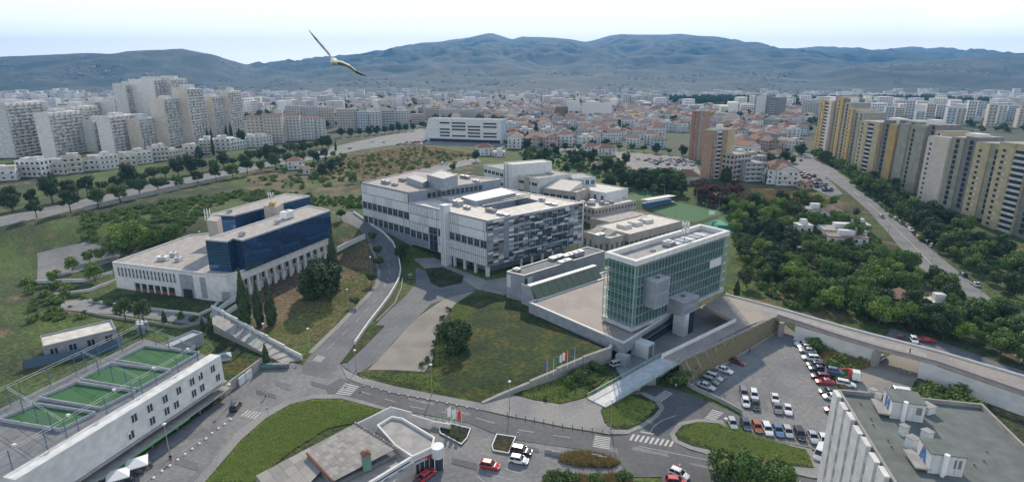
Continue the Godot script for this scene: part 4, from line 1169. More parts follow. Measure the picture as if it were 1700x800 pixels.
func sports_hall() -> void:
	var A := px(20, 797, 11.2); var Bc := px(361, 591, 11.2); var K := px(236, 562, 10.6)
	A.y = 0; Bc.y = 0; K.y = 0
	var D := A + (K - Bc)
	var o := thing("sports_centre", "long white sports centre with square windows and rooftop pitches", "building", Bc)
	var foot := [A, Bc, K, D]
	part(o, "wall", B.new().prism(polyrel(foot, Bc), 4.4, 10.4, true), M.white_wall)
	part(o, "roof", B.new().prism(polyrel(foot, Bc), 10.402, 10.5), M.concrete_dark)
	var T := rel(fr(A, Bc), o)
	var W := wid(A, Bc)
	part(o, "parapet", bx(0, 4.41, 0.002, W + 0.3, 11.3, 0.5), M.white_wall, T)
	part(o, "parapet_cap", bx(0, 10.52, -2.4, W + 0.3, 11.31, 0.0), M.white_wall, T)
	var cp := []
	for p in foot: cp.append(p)
	part(o, "ground_floor", B.new().prism(polyrel([A + T.basis.z * -1.2, Bc + T.basis.z * -1.2, K, D], Bc), 0, 4.38), M.window_glass)
	part(o, "ledge", bx(0, 3.95, -1.0, W + 0.8, 4.38, 0.9), M.concrete, T)
	part(o, "canopy", bx(0, 2.3, -1.1, W + 0.9, 2.65, 1.7), M.concrete, T)
	part(o, "green_fascia", bx(W - 33, 2.0, 1.5, W - 12, 2.28, 1.72), M.green_sign, T)
	for k in 26: part(o, "shop_window", bx(W - 2.6 - k * 2.6, 0.2, -1.15, W - 0.3 - k * 2.6, 2.2, -1.08), M.window_glass, T)
	for k in 9: part(o, "pillar", bx(W - 1 - k * 6.5, 0, -0.6, W - 0.6 - k * 6.5, 2.3, -0.2), M.concrete_dark, T)
	var FW := fr(A, Bc)
	for e in [[625, 262], [567, 297], [527, 323], [463, 365], [398, 405], [326, 448], [251, 495], [650, 303], [575, 352], [536, 378], [452, 432], [407, 462], [338, 508], [237, 575]]:
		var q := on_wall(FW, 130 + e[0] * 0.35, 520 + e[1] * 0.35)
		var w := part(o, "window", bx(q.x - 0.62, q.y - 0.85, 0.502, q.x + 0.62, q.y + 0.85, 0.55), M.window_glass, T)
		for f in [[-0.74, -0.97, -0.62, 0.97], [0.62, -0.97, 0.74, 0.97], [-0.62, 0.85, 0.62, 0.97], [-0.62, -0.97, 0.62, -0.85]]:
			part(w, "window_frame", bx(q.x + f[0], q.y + f[1], 0.502, q.x + f[2], q.y + f[3], 0.66), M.white_panel)
		part(w, "mullion", bx(q.x - 0.05, q.y - 0.85, 0.562, q.x + 0.05, q.y + 0.85, 0.6), M.white_panel)
		if int(e[0]) % 3 == 0: part(w, "blind", bx(q.x - 0.6, q.y + 0.3, 0.552, q.x - 0.07, q.y + 0.84, 0.57), M.white_cloth)
	# rooftop pitches
	var pitch := [[[244, 580], [318, 589], [278, 612], [205, 599]], [[188, 609], [269, 619], [224, 644], [147, 631]], [[130, 641], [209, 653], [162, 676], [80, 662]], [[64, 677], [143, 689], [96, 712], [14, 698]]]
	for p in pitch:
		var q := []
		for e in p: q.append(px(e[0], e[1], 10.56))
		var qc: Vector3 = (q[0] + q[1] + q[2] + q[3]) * 0.25
		for i in 4: q[i] = qc + (q[i] - qc) * 1.24
		var ps := part(o, "pitch", B.new().prism(polyrel(q, Bc), 10.5, 10.56), M.turf)
		for i in 4:
			var a: Vector3 = q[i]; var b: Vector3 = q[(i + 1) % 4]
			var Tq := rel(fr(a, b), o)
			part(ps, "board", bx(0, 10.5, -0.08, wid(a, b), 11.25, 0.08), M.pale_panel, Tq)
	# cage of posts and rails over the pitches
	var cg := thing("pitch_cage", "tall steel ball cage of posts and rails over rooftop pitches", "cage", Vector3(Bc.x, 10.5, Bc.z))
	var c0 := px(329, 603, 10.5); var c1 := px(236, 566, 10.5); var dirf := (A - Bc).normalized()
	var len := 46.0
	var c2 := c1 + dirf * len; var c3 := c0 + dirf * len
	var off := cg.position
	var rails := [[c0, c3], [c1, c2], [c0, c1], [c0 + dirf * 15, c1 + dirf * 15], [c0 + dirf * 31, c1 + dirf * 31]]
	for rl in rails:
		var a: Vector3 = rl[0] - off; var b: Vector3 = rl[1] - off
		a.y = 0; b.y = 0
		var k := int(a.distance_to(b) / 5.2)
		for i in k + 1:
			var p := a.lerp(b, float(i) / k)
			part(cg, "post", B.new().tube(p, p + Vector3(0, 4.6, 0), 0.085, 0.085, 5), M.steel_blue)
		for y in [4.6, 4.1, 2.2, 1.1]:
			part(cg, "rail", B.new().tube(a + Vector3(0, y, 0), b + Vector3(0, y, 0), 0.05, 0.05, 4), M.steel if y > 4 else M.steel_blue)
	for i in 5:
		var p := c0.lerp(c3, i / 4.0 * 0.8 + 0.05) - off
		p.y = 4.6
		var fl := part(cg, "floodlight", bx(-0.3, 0, -0.2, 0.3, 0.4, 0.2), M.lamp_lens, Transform3D(Basis(), p))
		part(fl, "bracket", bx(-0.05, -0.3, -0.05, 0.05, 0, 0.05), M.galvanised)
	# pale blue skylight ridge on the next roof, low hut beyond
	var a := px(262, 571, 6); var b := px(334, 540, 6)
	block("ramp_roof", "narrow grey ramp roof running towards the white steps", "roof", Vector3(a.x, 0, a.z), Vector3(b.x, 0, b.z), 4.0, 0, 3.2, {"wall": M.plinth, "floors": 0, "roof": M.pale_panel})
	a = px(70, 578, 4.2); b = px(192, 549, 4.2)
	block("club_house", "low grey club house with pale flat roof behind the ball cage", "building", Vector3(a.x, 0, a.z), Vector3(b.x, 0, b.z), 9.0, 0, 4.2, {"wall": M.wall_grey, "floors": 1, "bay": 4, "roof": M.roof_white, "sides": [0]})
	var pq := PackedVector2Array()
	for e in [[100, 578], [160, 572], [150, 586], [100, 596]]: pq.append(v2(px(e[0], e[1], 0.6)))
	solo("tennis_court", "bright blue hard court beside the low grey club house", "court", B.new().prism(pq, 0.0, 0.6), M.pool_blue)
	var cf := thing("court_fence", "dark blue panel fence around the hard court", "fence", gp(139, 590))
	ground_wall(cf, [[40, 612], [90, 602], [139, 592], [196, 578], [204, 566]], 0.12, 2.6, M.steel_blue, "fence_panel")
	for k in 9:
		var fp := gp(40 + k * 18, 612 - k * 3.9) - cf.position
		part(cf, "fence_post", B.new().tube(fp, fp + Vector3(0, 4.2, 0), 0.07, 0.07, 5), M.steel_blue)
	a = gp(368, 597)
	var kb := thing("skylight_box", "small blue roofed skylight box standing on the lawn", "skylight", a, "", 0.5)
	part(kb, "box_wall", bx(-2.2, 0, -1.5, 2.2, 1.0, 1.5), M.white_wall)
	part(kb, "box_roof", B.new().hexa([Vector3(-2.4, 1.01, 1.7), Vector3(2.4, 1.01, 1.7), Vector3(2.4, 1.01, -1.7), Vector3(-2.4, 1.01, -1.7), Vector3(-1.2, 1.7, 0.6), Vector3(1.2, 1.7, 0.6), Vector3(1.2, 1.7, -0.6), Vector3(-1.2, 1.7, -0.6)]), M.steel_blue)
	for e in 5:
		var tk := thing("silo_tank", "upright grey metal tank in the cluster behind the pitches", "tank", gp(230 + (e % 3) * 7, 549 + int(e / 3) * 4), "tank cluster")
		part(tk, "tank_body", B.new().tube(Vector3.ZERO, Vector3(0, 3.0, 0), 0.55, 0.55, 12), M.plinth)
		part(tk, "tank_cap", B.new().tube(Vector3(0, 3.0, 0), Vector3(0, 3.4, 0), 0.55, 0.15, 12), M.white_paint)

func text_on(par: Node3D, s: String, size: float, m: Material, T: Transform3D, nm := "lettering") -> void:
	var t := TextMesh.new()
	t.text = s
	var f := SystemFont.new()
	f.font_names = PackedStringArray(["Droid Sans"])
	f.font_weight = 700
	t.font = f
	t.font_size = 64
	t.pixel_size = size / 46.0
	t.depth = 0.05
	part(par, nm, t, m, T)

func shop_building() -> void:
	# old workshop with felt roof
	var c0 := px(589, 703, 5.2); var c1 := px(657, 745, 5.6); var c2 := px(556, 800, 4.0); var c3 := px(509, 754, 4.0)
	var o := thing("workshop_building", "old workshop with patched grey sheet roofs and green chimney", "building", Vector3(c1.x, 0, c1.z))
	var e0 := px(589, 703, 5.2); var e1 := px(425, 789, 3.6); var ex := (e1 - e0)
	var rowdir := (c2 - c1)
	# upper roof laid as rows of sheets
	var r := RandomNumberGenerator.new(); r.seed = 12
	var mats := []
	for k in 4:
		var m: StandardMaterial3D = M.felt.duplicate()
		m.albedo_color = M.felt.albedo_color * Color(0.92 + k * 0.045, 0.92 + k * 0.045, 0.925 + k * 0.043)
		mats.append(m)
	var top_a := c0; var top_b := c1; var low_a := px(509, 754, 4.6); var low_b := px(552, 800, 5.0)
	for i in 9:
		for j in 14:
			var p := []
			for q in [[i, j], [i + 1, j], [i + 1, j + 1], [i, j + 1]]:
				var s: float = q[0] / 9.0; var t: float = q[1] / 14.0
				p.append(top_a.lerp(top_b, s).lerp(low_a.lerp(low_b, s), t) - o.position)
			var b := B.new()
			var up := Vector3(0, 0.05 + r.randf() * 0.05, 0)
			var cc: Vector3 = (p[0] + p[2]) * 0.5
			var w := []
			for q in p: w.append(cc + (q - cc) * 0.985)
			b.hexa([w[3], w[2], w[1], w[0], w[3] + up, w[2] + up, w[1] + up, w[0] + up])
			part(o, "roof_sheet", b, mats[r.randi() % 4])
	part(o, "upper_wall", B.new().prism(polyrel([top_a, top_b, low_b, low_a], o.position), 0, 4.4), M.concrete_dark)
	# lower roof towards the lawn
	var l0 := px(590, 703, 4.2); var l1 := px(424, 790, 3.4); var l2 := px(455, 840, 3.4); var l3 := px(512, 760, 3.8)
	var lw := [l0, l1, l2, px(560, 815, 3.6), l3]
	part(o, "lower_wall", B.new().prism(polyrel(lw, o.position), 0, 3.3), M.concrete)
	for i in 10:
		for j in 4:
			var p := []
			for q in [[i, j], [i + 1, j], [i + 1, j + 1], [i, j + 1]]:
				var s: float = q[0] / 10.0; var t: float = q[1] / 4.0
				p.append(l0.lerp(l1, s).lerp(px(597, 712, 4.6).lerp(px(470, 850, 4.0), s), t) - o.position)
			var b := B.new()
			var up := Vector3(0, 0.06 + r.randf() * 0.04, 0)
			var cc: Vector3 = (p[0] + p[2]) * 0.5
			var w := []
			for q in p: w.append(cc + (q - cc) * 0.985)
			b.hexa([w[0], w[1], w[2], w[3], w[0] + up, w[1] + up, w[2] + up, w[3] + up])
			part(o, "roof_sheet", b, mats[r.randi() % 4])
	var ridge := B.new()
	ridge.tube(low_a - o.position + Vector3(0, 0.2, 0), low_b - o.position + Vector3(0, 0.2, 0), 0.25, 0.25, 6)
	part(o, "rusty_flashing", ridge, M.rust)
	for k in 14:
		var p := c0.lerp(c1, k / 13.0) - o.position + Vector3(0, 0.2, 0)
		part(o, "ridge_tile", B.new().tube(p, p + (c1 - c0).normalized() * 0.75, 0.24, 0.2, 6), M.tile_pale if k % 3 else M.concrete)
	var chp := px(609, 779, 4.4)
	var ch := part(o, "chimney", bx(-0.75, 0, -0.6, 0.75, 3.4, 0.6), M.copper, Transform3D(Basis(Vector3.UP, 0.5), chp - o.position))
	part(ch, "chimney_cap", B.new().hexa([Vector3(-0.95, 3.41, 0.8), Vector3(0.95, 3.41, 0.8), Vector3(0.95, 3.41, -0.8), Vector3(-0.95, 3.41, -0.8), Vector3(-0.3, 4.0, 0.3), Vector3(0.3, 4.0, 0.3), Vector3(0.3, 4.0, -0.3), Vector3(-0.3, 4.0, -0.3)]), M.rust)
	# flat tar roof strip in front
	var f := [px(655, 746, 3.4), px(690, 768, 3.4), px(620, 830, 3.4), px(556, 800, 3.4)]
	part(o, "flat_roof", B.new().prism(polyrel(f, o.position), 0, 3.4), M.roof_beige)
	# white shop
	var hp := 4.8
	var q := []
	for e in [[625, 706], [650, 691], [668, 694], [722, 726], [718, 743], [684, 759], [655, 740]]: q.append(px(e[0], e[1], hp))
	var s := thing("car_shop", "white flat roofed shop with curved glass corner and navy signs", "shop", Vector3(q[4].x, 0, q[4].z))
	part(s, "wall", B.new().prism(polyrel(q, s.position), 0, hp - 0.6), M.white_wall)
	part(s, "roof", B.new().prism(polyrel(q, s.position), hp - 0.598, hp - 0.5), M.roof_grey)
	part(s, "parapet", rimmed(q, s.position, hp - 0.596, 0.7, 0.35), M.white_wall)
	var fa: Vector3 = q[5]; var fb: Vector3 = q[4]
	var fe := px(570, 828, hp)
	# street front continues to the workshop
	var T2 := rel(fr(fe, q[5]), s)
	part(s, "front_wall", bx(0, 0, -0.5, wid(fe, q[5]), hp, 0), M.white_wall, T2)
	part(s, "dark_trim", bx(0, hp - 0.8, 0.01, wid(fe, q[5]) - 0.6, hp - 0.55, 0.08), M.sign_navy, T2)
	for k in 4:
		for j in 3: part(s, "slot_window", bx(wid(fe, q[5]) - 3.4 - k * 3.2, 1.9 + j * 0.62, 0.01, wid(fe, q[5]) - 2.5 - k * 3.2, 2.3 + j * 0.62, 0.06), M.window_glass, T2)
	var T := rel(fr(fa, fb), s)
	var W := wid(fa, fb)
	for k in 2:
		var x := 0.5 + k * W * 0.47
		part(s, "sign_board", bx(x, 2.75, 0.02, x + W * 0.43, 3.55, 0.12), [M.sign_navy, M.sign_maroon][k], T)
		var w := part(s, "shop_window", bx(x, 0.5, 0.02, x + W * 0.43, 2.7, 0.08), M.window_glass, T)
		part(w, "mullion", bx(x + W * 0.21, 0.5, 0.082, x + W * 0.21 + 0.08, 2.7, 0.13), M.white_panel)
	text_on(s, "Autoline", 0.6, M.white_paint, T * Transform3D(Basis(), Vector3(0.5 + W * 0.22, 3.15, 0.15)))
	text_on(s, "Autoline", 0.45, M.letter_red, T * Transform3D(Basis(), Vector3(0.5 + W * 0.69, 3.15, 0.15)))
	var tp := fr(fa, fb) * Vector3(W + 0.9, 0, 0.3) - s.position
	var tw := part(s, "corner_turret", B.new().tube(tp + Vector3(0, 2.6, 0), tp + Vector3(0, 4.9, 0), 1.3, 1.3, 14), M.white_panel)
	part(tw, "turret_glass", B.new().tube(tp, tp + Vector3(0, 2.59, 0), 1.15, 1.15, 10), M.window_glass)
	for k in 4:
		var a := TAU * k / 4 + 0.4
		part(tw, "turret_post", B.new().tube(tp + Vector3(cos(a) * 1.25, 0, sin(a) * 1.25), tp + Vector3(cos(a) * 1.25, 2.6, sin(a) * 1.25), 0.09, 0.09, 5), M.white_paint)
	# white yard wall and the pale roof terrace wall
	var yw := thing("yard_wall", "white rendered yard wall running from the shop along pavement", "wall", px(660, 674, 2.5) * Vector3(1, 0, 1))
	for e in [[[591, 704, 4.4], [650, 675, 4.4], 4.4], [[650, 675, 3.6], [683, 690, 2.6], 3.4], [[683, 690, 2.2], [715, 699, 2.2], 2.4], [[715, 700, 1.2], [747, 706, 1.2], 1.4]]:
		var a := px(e[0][0], e[0][1], e[0][2]); var b := px(e[1][0], e[1][1], e[1][2])
		part(yw, "wall_panel", bx(0, -a.y, -0.25, wid(a, b), 0, 0), M.white_wall, rel(Transform3D(fr(a, b).basis, Vector3(a.x, e[2], a.z)), yw))

func hotel_tower() -> void:
	var h := 25.0
	var K := []
	for e in [[1392, 648], [1530, 662]]: K.append(px(e[0], e[1], h))
	var a: Vector3 = K[0]; var c: Vector3 = px(1484, 800, h); var d: Vector3 = K[1]
	var side := (c - a).normalized()
	c = a + side * 30.0
	var back := (d - a).normalized()
	var bl := a + back * 21.0
	var cr := c + back * 21.0
	var o := thing("apartment_tower", "white balconied tower with roof letters H and A", "building", Vector3(a.x, 0, a.z))
	var foot := [a, c, cr, bl]
	part(o, "wall", B.new().prism(polyrel(foot, o.position), 0, h - 0.6), M.white_wall)
	part(o, "roof", B.new().prism(polyrel(foot, o.position), h - 0.598, h - 0.45), M.roof_tar)
	part(o, "parapet", rimmed(foot, o.position, h - 0.6, 0.85, 0.3), M.concrete)
	# stepped balcony fins on the street side
	var T := rel(fr(a, c), o)
	for k in 9:
		var x := k * 3.3
		part(o, "fin", bx(x, 0, 0.01, x + 2.3, h + 0.05 - (k % 2) * 0.25, 0.75), M.white_wall, T)
		for j in 9:
			var bal := part(o, "balcony", bx(x + 2.32, 0.4 + j * 2.75, 0.01, x + 3.28, 1.5 + j * 2.75, 0.6), [M.white_wall, M.wall_cream, M.tower_white][(k + j) % 3], T)
			part(bal, "window", bx(x + 2.36, 1.6 + j * 2.75, 0.02, x + 3.24, 3.0 + j * 2.75, 0.1), M.window_glass)
	# roof joints
	for k in 5: part(o, "roof_seam", bx(0.5, h - 0.449, -4 - k * 4.0, 29, h - 0.43, -3.92 - k * 4.0), M.concrete_dark, T)
	# letter boxes
	for e in [[1465, 672, 1478, 694, "H", 4.4], [1521, 757, 1541, 785, "A", 4.0]]:
		var p := px(e[0], e[1], h - 0.45); var q := px(e[2], e[3], h - 0.45)
		var L := wid(p, q)
		var F := rel(fr(p, q), o)
		F.origin.y = h - 0.45
		var b := part(o, "stair_head", bx(0, 0, -e[5], L, 2.9, 0), M.white_wall, F)
		part(b, "stair_head_roof", bx(-0.1, 2.91, -e[5] - 0.1, L + 0.1, 3.05, 0.1), M.roof_tar)
		part(b, "ledge", bx(-0.3, 0.5, 0.02, L + 0.2, 0.75, 1.6), M.concrete)
		part(b, "vent_pipe", B.new().tube(Vector3(L + 0.35, 0, -1.6), Vector3(L + 0.35, 3.3, -1.6), 0.32, 0.32, 10), M.white_paint)
		for k in 4: part(b, "rib", bx(L + 0.01, 0.2, -0.5 - k * 0.9, L + 0.12, 2.8, -0.3 - k * 0.9), M.white_panel)
		part(b, "hatch_opening", bx(L + 0.01, 1.2, -e[5] + 0.4, L + 0.08, 2.4, -e[5] + 1.2), M.slate)
		text_on(b, e[4], 2.1, M.letter_red, Transform3D(Basis(), Vector3(L / 2 - 0.12, 1.52, 0.03)), "letter_shadow")
		text_on(b, e[4], 2.0, M.letter_blue, Transform3D(Basis(), Vector3(L / 2, 1.5, 0.07)), "letter")
	for e in [[1500, 722, 0.9, 1.5], [1537, 736, 1.1, 2.0], [1513, 744, 1.2, 1.7], [1539, 684, 1.6, 1.2], [1449, 656, 0.9, 1.0], [1457, 666, 0.7, 1.3]]:
		var p := px(e[0], e[1], h - 0.45)
		var v := part(o, "vent_stack", bx(-e[2] / 2, 0, -e[2] / 2, e[2] / 2, e[3], e[2] / 2), M.white_panel, Transform3D(Basis(Vector3.UP, 0.3), p - o.position))
		part(v, "vent_cap", bx(-e[2] / 2 - 0.1, e[3] + 0.01, -e[2] / 2 - 0.1, e[2] / 2 + 0.1, e[3] + 0.12, e[2] / 2 + 0.1), M.concrete)
	var r := RandomNumberGenerator.new(); r.seed = 71
	for k in 16:
		var p := a.lerp(c, r.randf_range(0.05, 0.9)).lerp(bl.lerp(cr, 0.5), r.randf_range(0.08, 0.8)) - o.position
		p.y = h - 0.45
		part(o, "vent_pipe", B.new().tube(p, p + Vector3(0, 0.35, 0), 0.09, 0.12, 6), M.concrete_dark)

func wall_run(o: Node3D, pts: Array, th: float, base: float, m: Material, nm := "wall_section") -> void:
	# pts: [u, v, top height]; each pair makes a wall section down to base
	for i in pts.size() - 1:
		var a := px(pts[i][0], pts[i][1], pts[i][2]); var b := px(pts[i + 1][0], pts[i + 1][1], pts[i + 1][2])
		var L := wid(a, b)
		var q := B.new()
		q.hexa([Vector3(0, base, th / 2), Vector3(L, base, th / 2), Vector3(L, base, -th / 2), Vector3(0, base, -th / 2), Vector3(0, a.y, th / 2), Vector3(L, b.y, th / 2), Vector3(L, b.y, -th / 2), Vector3(0, a.y, -th / 2)])
		part(o, nm, q, m, rel(fr(a, b), o))

func ground_wall(o: Node3D, pts: Array, th: float, h: float, m: Material, nm := "wall_section") -> void:
	for i in pts.size() - 1:
		var a := gp(pts[i][0], pts[i][1]); var b := gp(pts[i + 1][0], pts[i + 1][1])
		var L := wid(a, b)
		var q := B.new()
		q.hexa([Vector3(-0.05, a.y - 0.5, th / 2), Vector3(L, b.y - 0.5, th / 2), Vector3(L, b.y - 0.5, -th / 2), Vector3(-0.05, a.y - 0.5, -th / 2), Vector3(-0.05, a.y + h, th / 2), Vector3(L, b.y + h, th / 2), Vector3(L, b.y + h, -th / 2), Vector3(-0.05, a.y + h, -th / 2)])
		part(o, nm, q, m, rel(fr(a, b), o) * Transform3D(Basis(), Vector3(0, -o.position.y * 0, 0)))

func bridge_and_walls() -> void:
	# footbridge ramp with glass sides
	var n0 := px(975, 661, 0.4); var n1 := px(1006, 676, 0.4); var f0 := px(1099, 592, 5.2); var f1 := px(1128, 602, 5.2)
	var o := thing("footbridge", "sloping footbridge with green glass sides over the side street", "bridge", Vector3(n1.x, 0, n1.z))
	var p := o.position
	var dn := Vector3(0, -0.38, 0)
	part(o, "deck", B.new().hexa([n0 - p + dn, n1 - p + dn, f1 - p + dn, f0 - p + dn, n0 - p, n1 - p, f1 - p, f0 - p]), M.pale_panel)
	for s in [[n0, f0], [n1, f1]]:
		var k := 13
		for i in k:
			var a: Vector3 = s[0].lerp(s[1], (i + 0.03) / k) - p; var b: Vector3 = s[0].lerp(s[1], (i + 0.97) / k) - p
			var side := (b - a).cross(Vector3.UP).normalized() * 0.04
			var lo := Vector3(0, -0.75, 0); var hi := Vector3(0, 1.1, 0)
			part(o, "glass_panel", B.new().hexa([a + lo + side, b + lo + side, b + lo - side, a + lo - side, a + hi + side, b + hi + side, b + hi - side, a + hi - side]), M.green_glass)
			part(o, "rail_post", B.new().tube(a + lo, a + hi, 0.05, 0.05, 5), M.mint_frame)
		part(o, "handrail", B.new().tube(s[0] - p + Vector3(0, 1.15, 0), s[1] - p + Vector3(0, 1.15, 0), 0.06, 0.06, 6), M.mint_frame)
	for t in [0.5, 0.72]:
		var c: Vector3 = n0.lerp(f0, t).lerp(n1.lerp(f1, t), 0.5) - p
		part(o, "pier", bx(c.x - 1.4, 0, c.z - 0.4, c.x + 1.4, c.y - 0.54, c.z + 0.4), M.concrete)
	# promenade
	var pr := thing("promenade_deck", "long raised stone promenade curving past the car park", "deck", px(1290, 522, 0) * Vector3(1, 0, 1))
	var hp := 5.5
	var up := []
	for e in [[1205, 488], [1290, 510], [1417, 546], [1561, 583], [1740, 636], [1740, 664], [1556, 601], [1460, 577], [1396, 558], [1292, 524], [1240, 541], [1129, 601], [1099, 592], [1222, 533], [1168, 508]]: up.append(px(e[0], e[1], hp))
	part(pr, "deck_slab", B.new().prism(polyrel(up, pr.position), 4.55, hp - 0.06, true), M.pinkish)
	part(pr, "paving", B.new().prism(polyrel(up, pr.position), hp - 0.058, hp), M.stone_paving)
	wall_run(pr, [[1205, 487, hp + 0.5], [1290, 509, hp + 0.5], [1417, 545, hp + 0.5], [1561, 582, hp + 0.5], [1740, 634, hp + 0.5]], 0.35, hp + 0.002, M.white_wall, "parapet")
	wall_run(pr, [[1292, 521, hp + 0.35], [1396, 555, hp + 0.35], [1460, 574, hp + 0.35], [1556, 598, hp + 0.35], [1740, 661, hp + 0.35]], 0.3, hp + 0.002, M.concrete, "kerb")
	wall_run(pr, [[1100, 588, hp + 0.9], [1222, 529, hp + 0.9]], 0.4, 0.0, M.white_wall, "parapet")
	# bright ramp strip along the promenade's middle
	var rs := []
	for e in [[1240, 507], [1290, 517], [1417, 553], [1540, 588], [1540, 594], [1417, 558], [1290, 522]]: rs.append(px(e[0], e[1], hp))
	part(pr, "paving_strip", B.new().prism(polyrel(rs, pr.position), hp + 0.002, hp + 0.02), M.concrete)
	# wall under it with small windows, doors and two underpasses
	var rw := thing("retaining_wall", "pale retaining wall with small openings below the promenade", "wall", px(1390, 570, 0) * Vector3(1, 0, 1))
	wall_run(rw, [[1322, 541, 4.5], [1345, 548, 4.5], [1370, 555, 4.5], [1396, 563, 4.5], [1430, 573, 4.5], [1458, 582, 4.5]], 0.4, -0.2, M.white_wall)
	wall_run(rw, [[1530, 600, 4.5], [1560, 610, 4.5], [1740, 672, 4.5]], 0.4, -0.2, M.white_wall)
	wall_run(rw, [[1296, 534, 4.5], [1303, 536, 4.5]], 1.5, -0.2, M.concrete, "pier")
	wall_run(rw, [[1455, 581, 4.5], [1460, 583, 4.5]], 3.0, -0.2, M.concrete, "pier")
	var TW := fr(px(1322, 541, 4.25), px(1458, 582, 4.25))
	for k in 6:
		part(rw, "vent_window", bx(18 + (k % 3) * 1.1 + int(k / 3) * 9, 0.9, 0.15, 18.7 + (k % 3) * 1.1 + int(k / 3) * 9, 1.5, 0.75), M.slate, rel(TW, rw))
	for k in 2: part(rw, "garage_door", bx(3.6 + k * 2.4, 0.1, 0.15, 5.6 + k * 2.4, 2.4, 0.5), M.slate, rel(TW, rw))
	# embankment
	var em := thing("embankment", "dry grassy bank with concrete ribs rising from the car park", "embankment", px(1215, 600, 0) * Vector3(1, 0, 1))
	var a0 := px(1129, 602, 5.2); var a1 := px(1288, 527, 5.2); var b1 := px(1300, 546, 0); var b0 := px(1146, 640, 0)
	var eo := em.position
	part(em, "slope", B.new().hexa([b0 - eo, b1 - eo, Vector3(a1.x, 0, a1.z) - eo, Vector3(a0.x, 0, a0.z) - eo, b0 - eo + Vector3(0, 0.02, 0), b1 - eo + Vector3(0, 0.02, 0), a1 - eo, a0 - eo]), M.bank)
	for i in 11:
		var t := (i + 0.5) / 11.0
		var a := a0.lerp(a1, t) - eo; var b := b0.lerp(b1, t) - eo
		part(em, "rib", B.new().tube(a + Vector3(0, 0.12, 0), b + Vector3(0, 0.14, 0.05), 0.2, 0.2, 4), M.concrete)
	part(em, "toe_kerb", B.new().tube(b0 - eo, b1 - eo, 0.22, 0.22, 4), M.concrete)
	for i in 40:
		var c := a0.lerp(a1, (i + 0.5) / 40) - eo + Vector3(0, 0.15, 0)
		part(em, "edge_stone", bx(-0.45, 0, -0.3, 0.45, 0.35 + (i % 3) * 0.08, 0.3), M.concrete, Transform3D(fr(a0, a1).basis, c))
	# low walls
	o = thing("low_wall", "low pale concrete wall between car park and side street", "wall", gp(1190, 664))
	ground_wall(o, [[1142, 641], [1165, 653], [1190, 664], [1215, 677], [1232, 687]], 0.3, 1.0, M.concrete)
	o = thing("flag_wall", "stepped pale stone wall below the flagpoles on the lawn", "wall", px(930, 620, 0) * Vector3(1, 0, 1))
	wall_run(o, [[800, 668, 0.35], [835, 652, 0.9], [880, 634, 1.7]], 0.8, -0.2, M.concrete)
	wall_run(o, [[880, 632, 2.0], [925, 613, 2.6]], 0.8, -0.2, M.concrete)
	wall_run(o, [[925, 611, 3.0], [968, 593, 3.6]], 0.8, -0.2, M.concrete)
	wall_run(o, [[968, 592, 3.9], [1014, 576, 4.6]], 0.8, -0.2, M.concrete)
	wall_run(o, [[1014, 576, 4.6], [1015, 570, 4.6]], 0.8, -0.2, M.plinth, "return_wall")
	o = thing("road_wall", "white parapet wall curving along the climbing road", "wall", gp(655, 477))
	o.position.y = 0
	ground_wall(o, [[587, 354], [604, 366], [622, 378], [636, 387], [652, 404], [661, 425], [665, 450], [662, 465], [656, 477], [646, 494], [635, 509], [614, 536], [600, 556], [589, 572]], 0.45, 1.1, M.white_wall)
	o = thing("driveway_kerb_wall", "low pale curb wall beside the gravel driveway entrance", "wall", gp(680, 470))
	o.position.y = 0
	ground_wall(o, [[668, 463], [666, 480], [655, 505], [640, 520], [625, 535]], 0.3, 0.6, M.concrete)
	o = thing("ramp_wall", "white ramp wall beside the office end and dry lawn", "wall", gp(580, 408))
	o.position.y = 0
	ground_wall(o, [[560, 418], [575, 410], [596, 400], [606, 396]], 0.5, 2.2, M.white_wall)
	# broad white steps going down to the junction
	var st := thing("stairway", "broad pale stairway descending from the office to the junction", "stairs", gp(430, 575))
	var L0 := gp(352, 524); var L1 := gp(354, 552); var R0 := gp(500, 598); var R1 := gp(468, 605)
	for i in 12:
		var t := i / 12.0; var t2 := (i + 1) / 12.0
		var y := 2.6 * (1.0 - t)
		var q := [L0.lerp(R0, t), L1.lerp(R1, t), L1.lerp(R1, t2), L0.lerp(R0, t2)]
		part(st, "step", B.new().prism(polyrel(q, st.position), -0.3, y + 0.15), M.concrete)
	for i in 6:
		var a := L0.lerp(R0, i / 6.0); var b := L0.lerp(R0, (i + 1) / 6.0)
		part(st, "parapet", bx(0, -0.2, -0.4, wid(a, b), 3.7 - i * 0.42, 0), M.white_wall, rel(fr(a, b), st))
	o = thing("garden_wall", "white stepped garden walls enclosing beds beside the office lawn", "wall", gp(170, 480))
	ground_wall(o, [[60, 470], [139, 468], [186, 455]], 0.35, 1.3, M.white_wall)
	ground_wall(o, [[90, 492], [148, 484], [196, 466]], 0.35, 1.1, M.white_wall)
	ground_wall(o, [[148, 500], [196, 508], [270, 517], [330, 524], [352, 514], [362, 503]], 0.35, 0.9, M.white_wall)
	ground_wall(o, [[139, 520], [200, 530], [300, 545], [340, 536]], 0.35, 0.8, M.concrete)
	o = thing("ramp_wall", "white ramp parapet running from the office portal to steps", "wall", gp(380, 500))
	ground_wall(o, [[350, 528], [375, 508], [395, 496]], 0.4, 1.6, M.white_wall)
	ground_wall(o, [[366, 530], [392, 512], [402, 505]], 0.4, 1.6, M.white_wall)
	# bank wall with garage doors by the bins
	o = thing("bank_wall", "concrete bank wall with pale garage doors above the bins", "wall", gp(400, 640))
	ground_wall(o, [[372, 660], [385, 646], [412, 626], [440, 605]], 0.4, 2.6, M.concrete)
	var TB := fr(gp(372, 660), gp(440, 605))
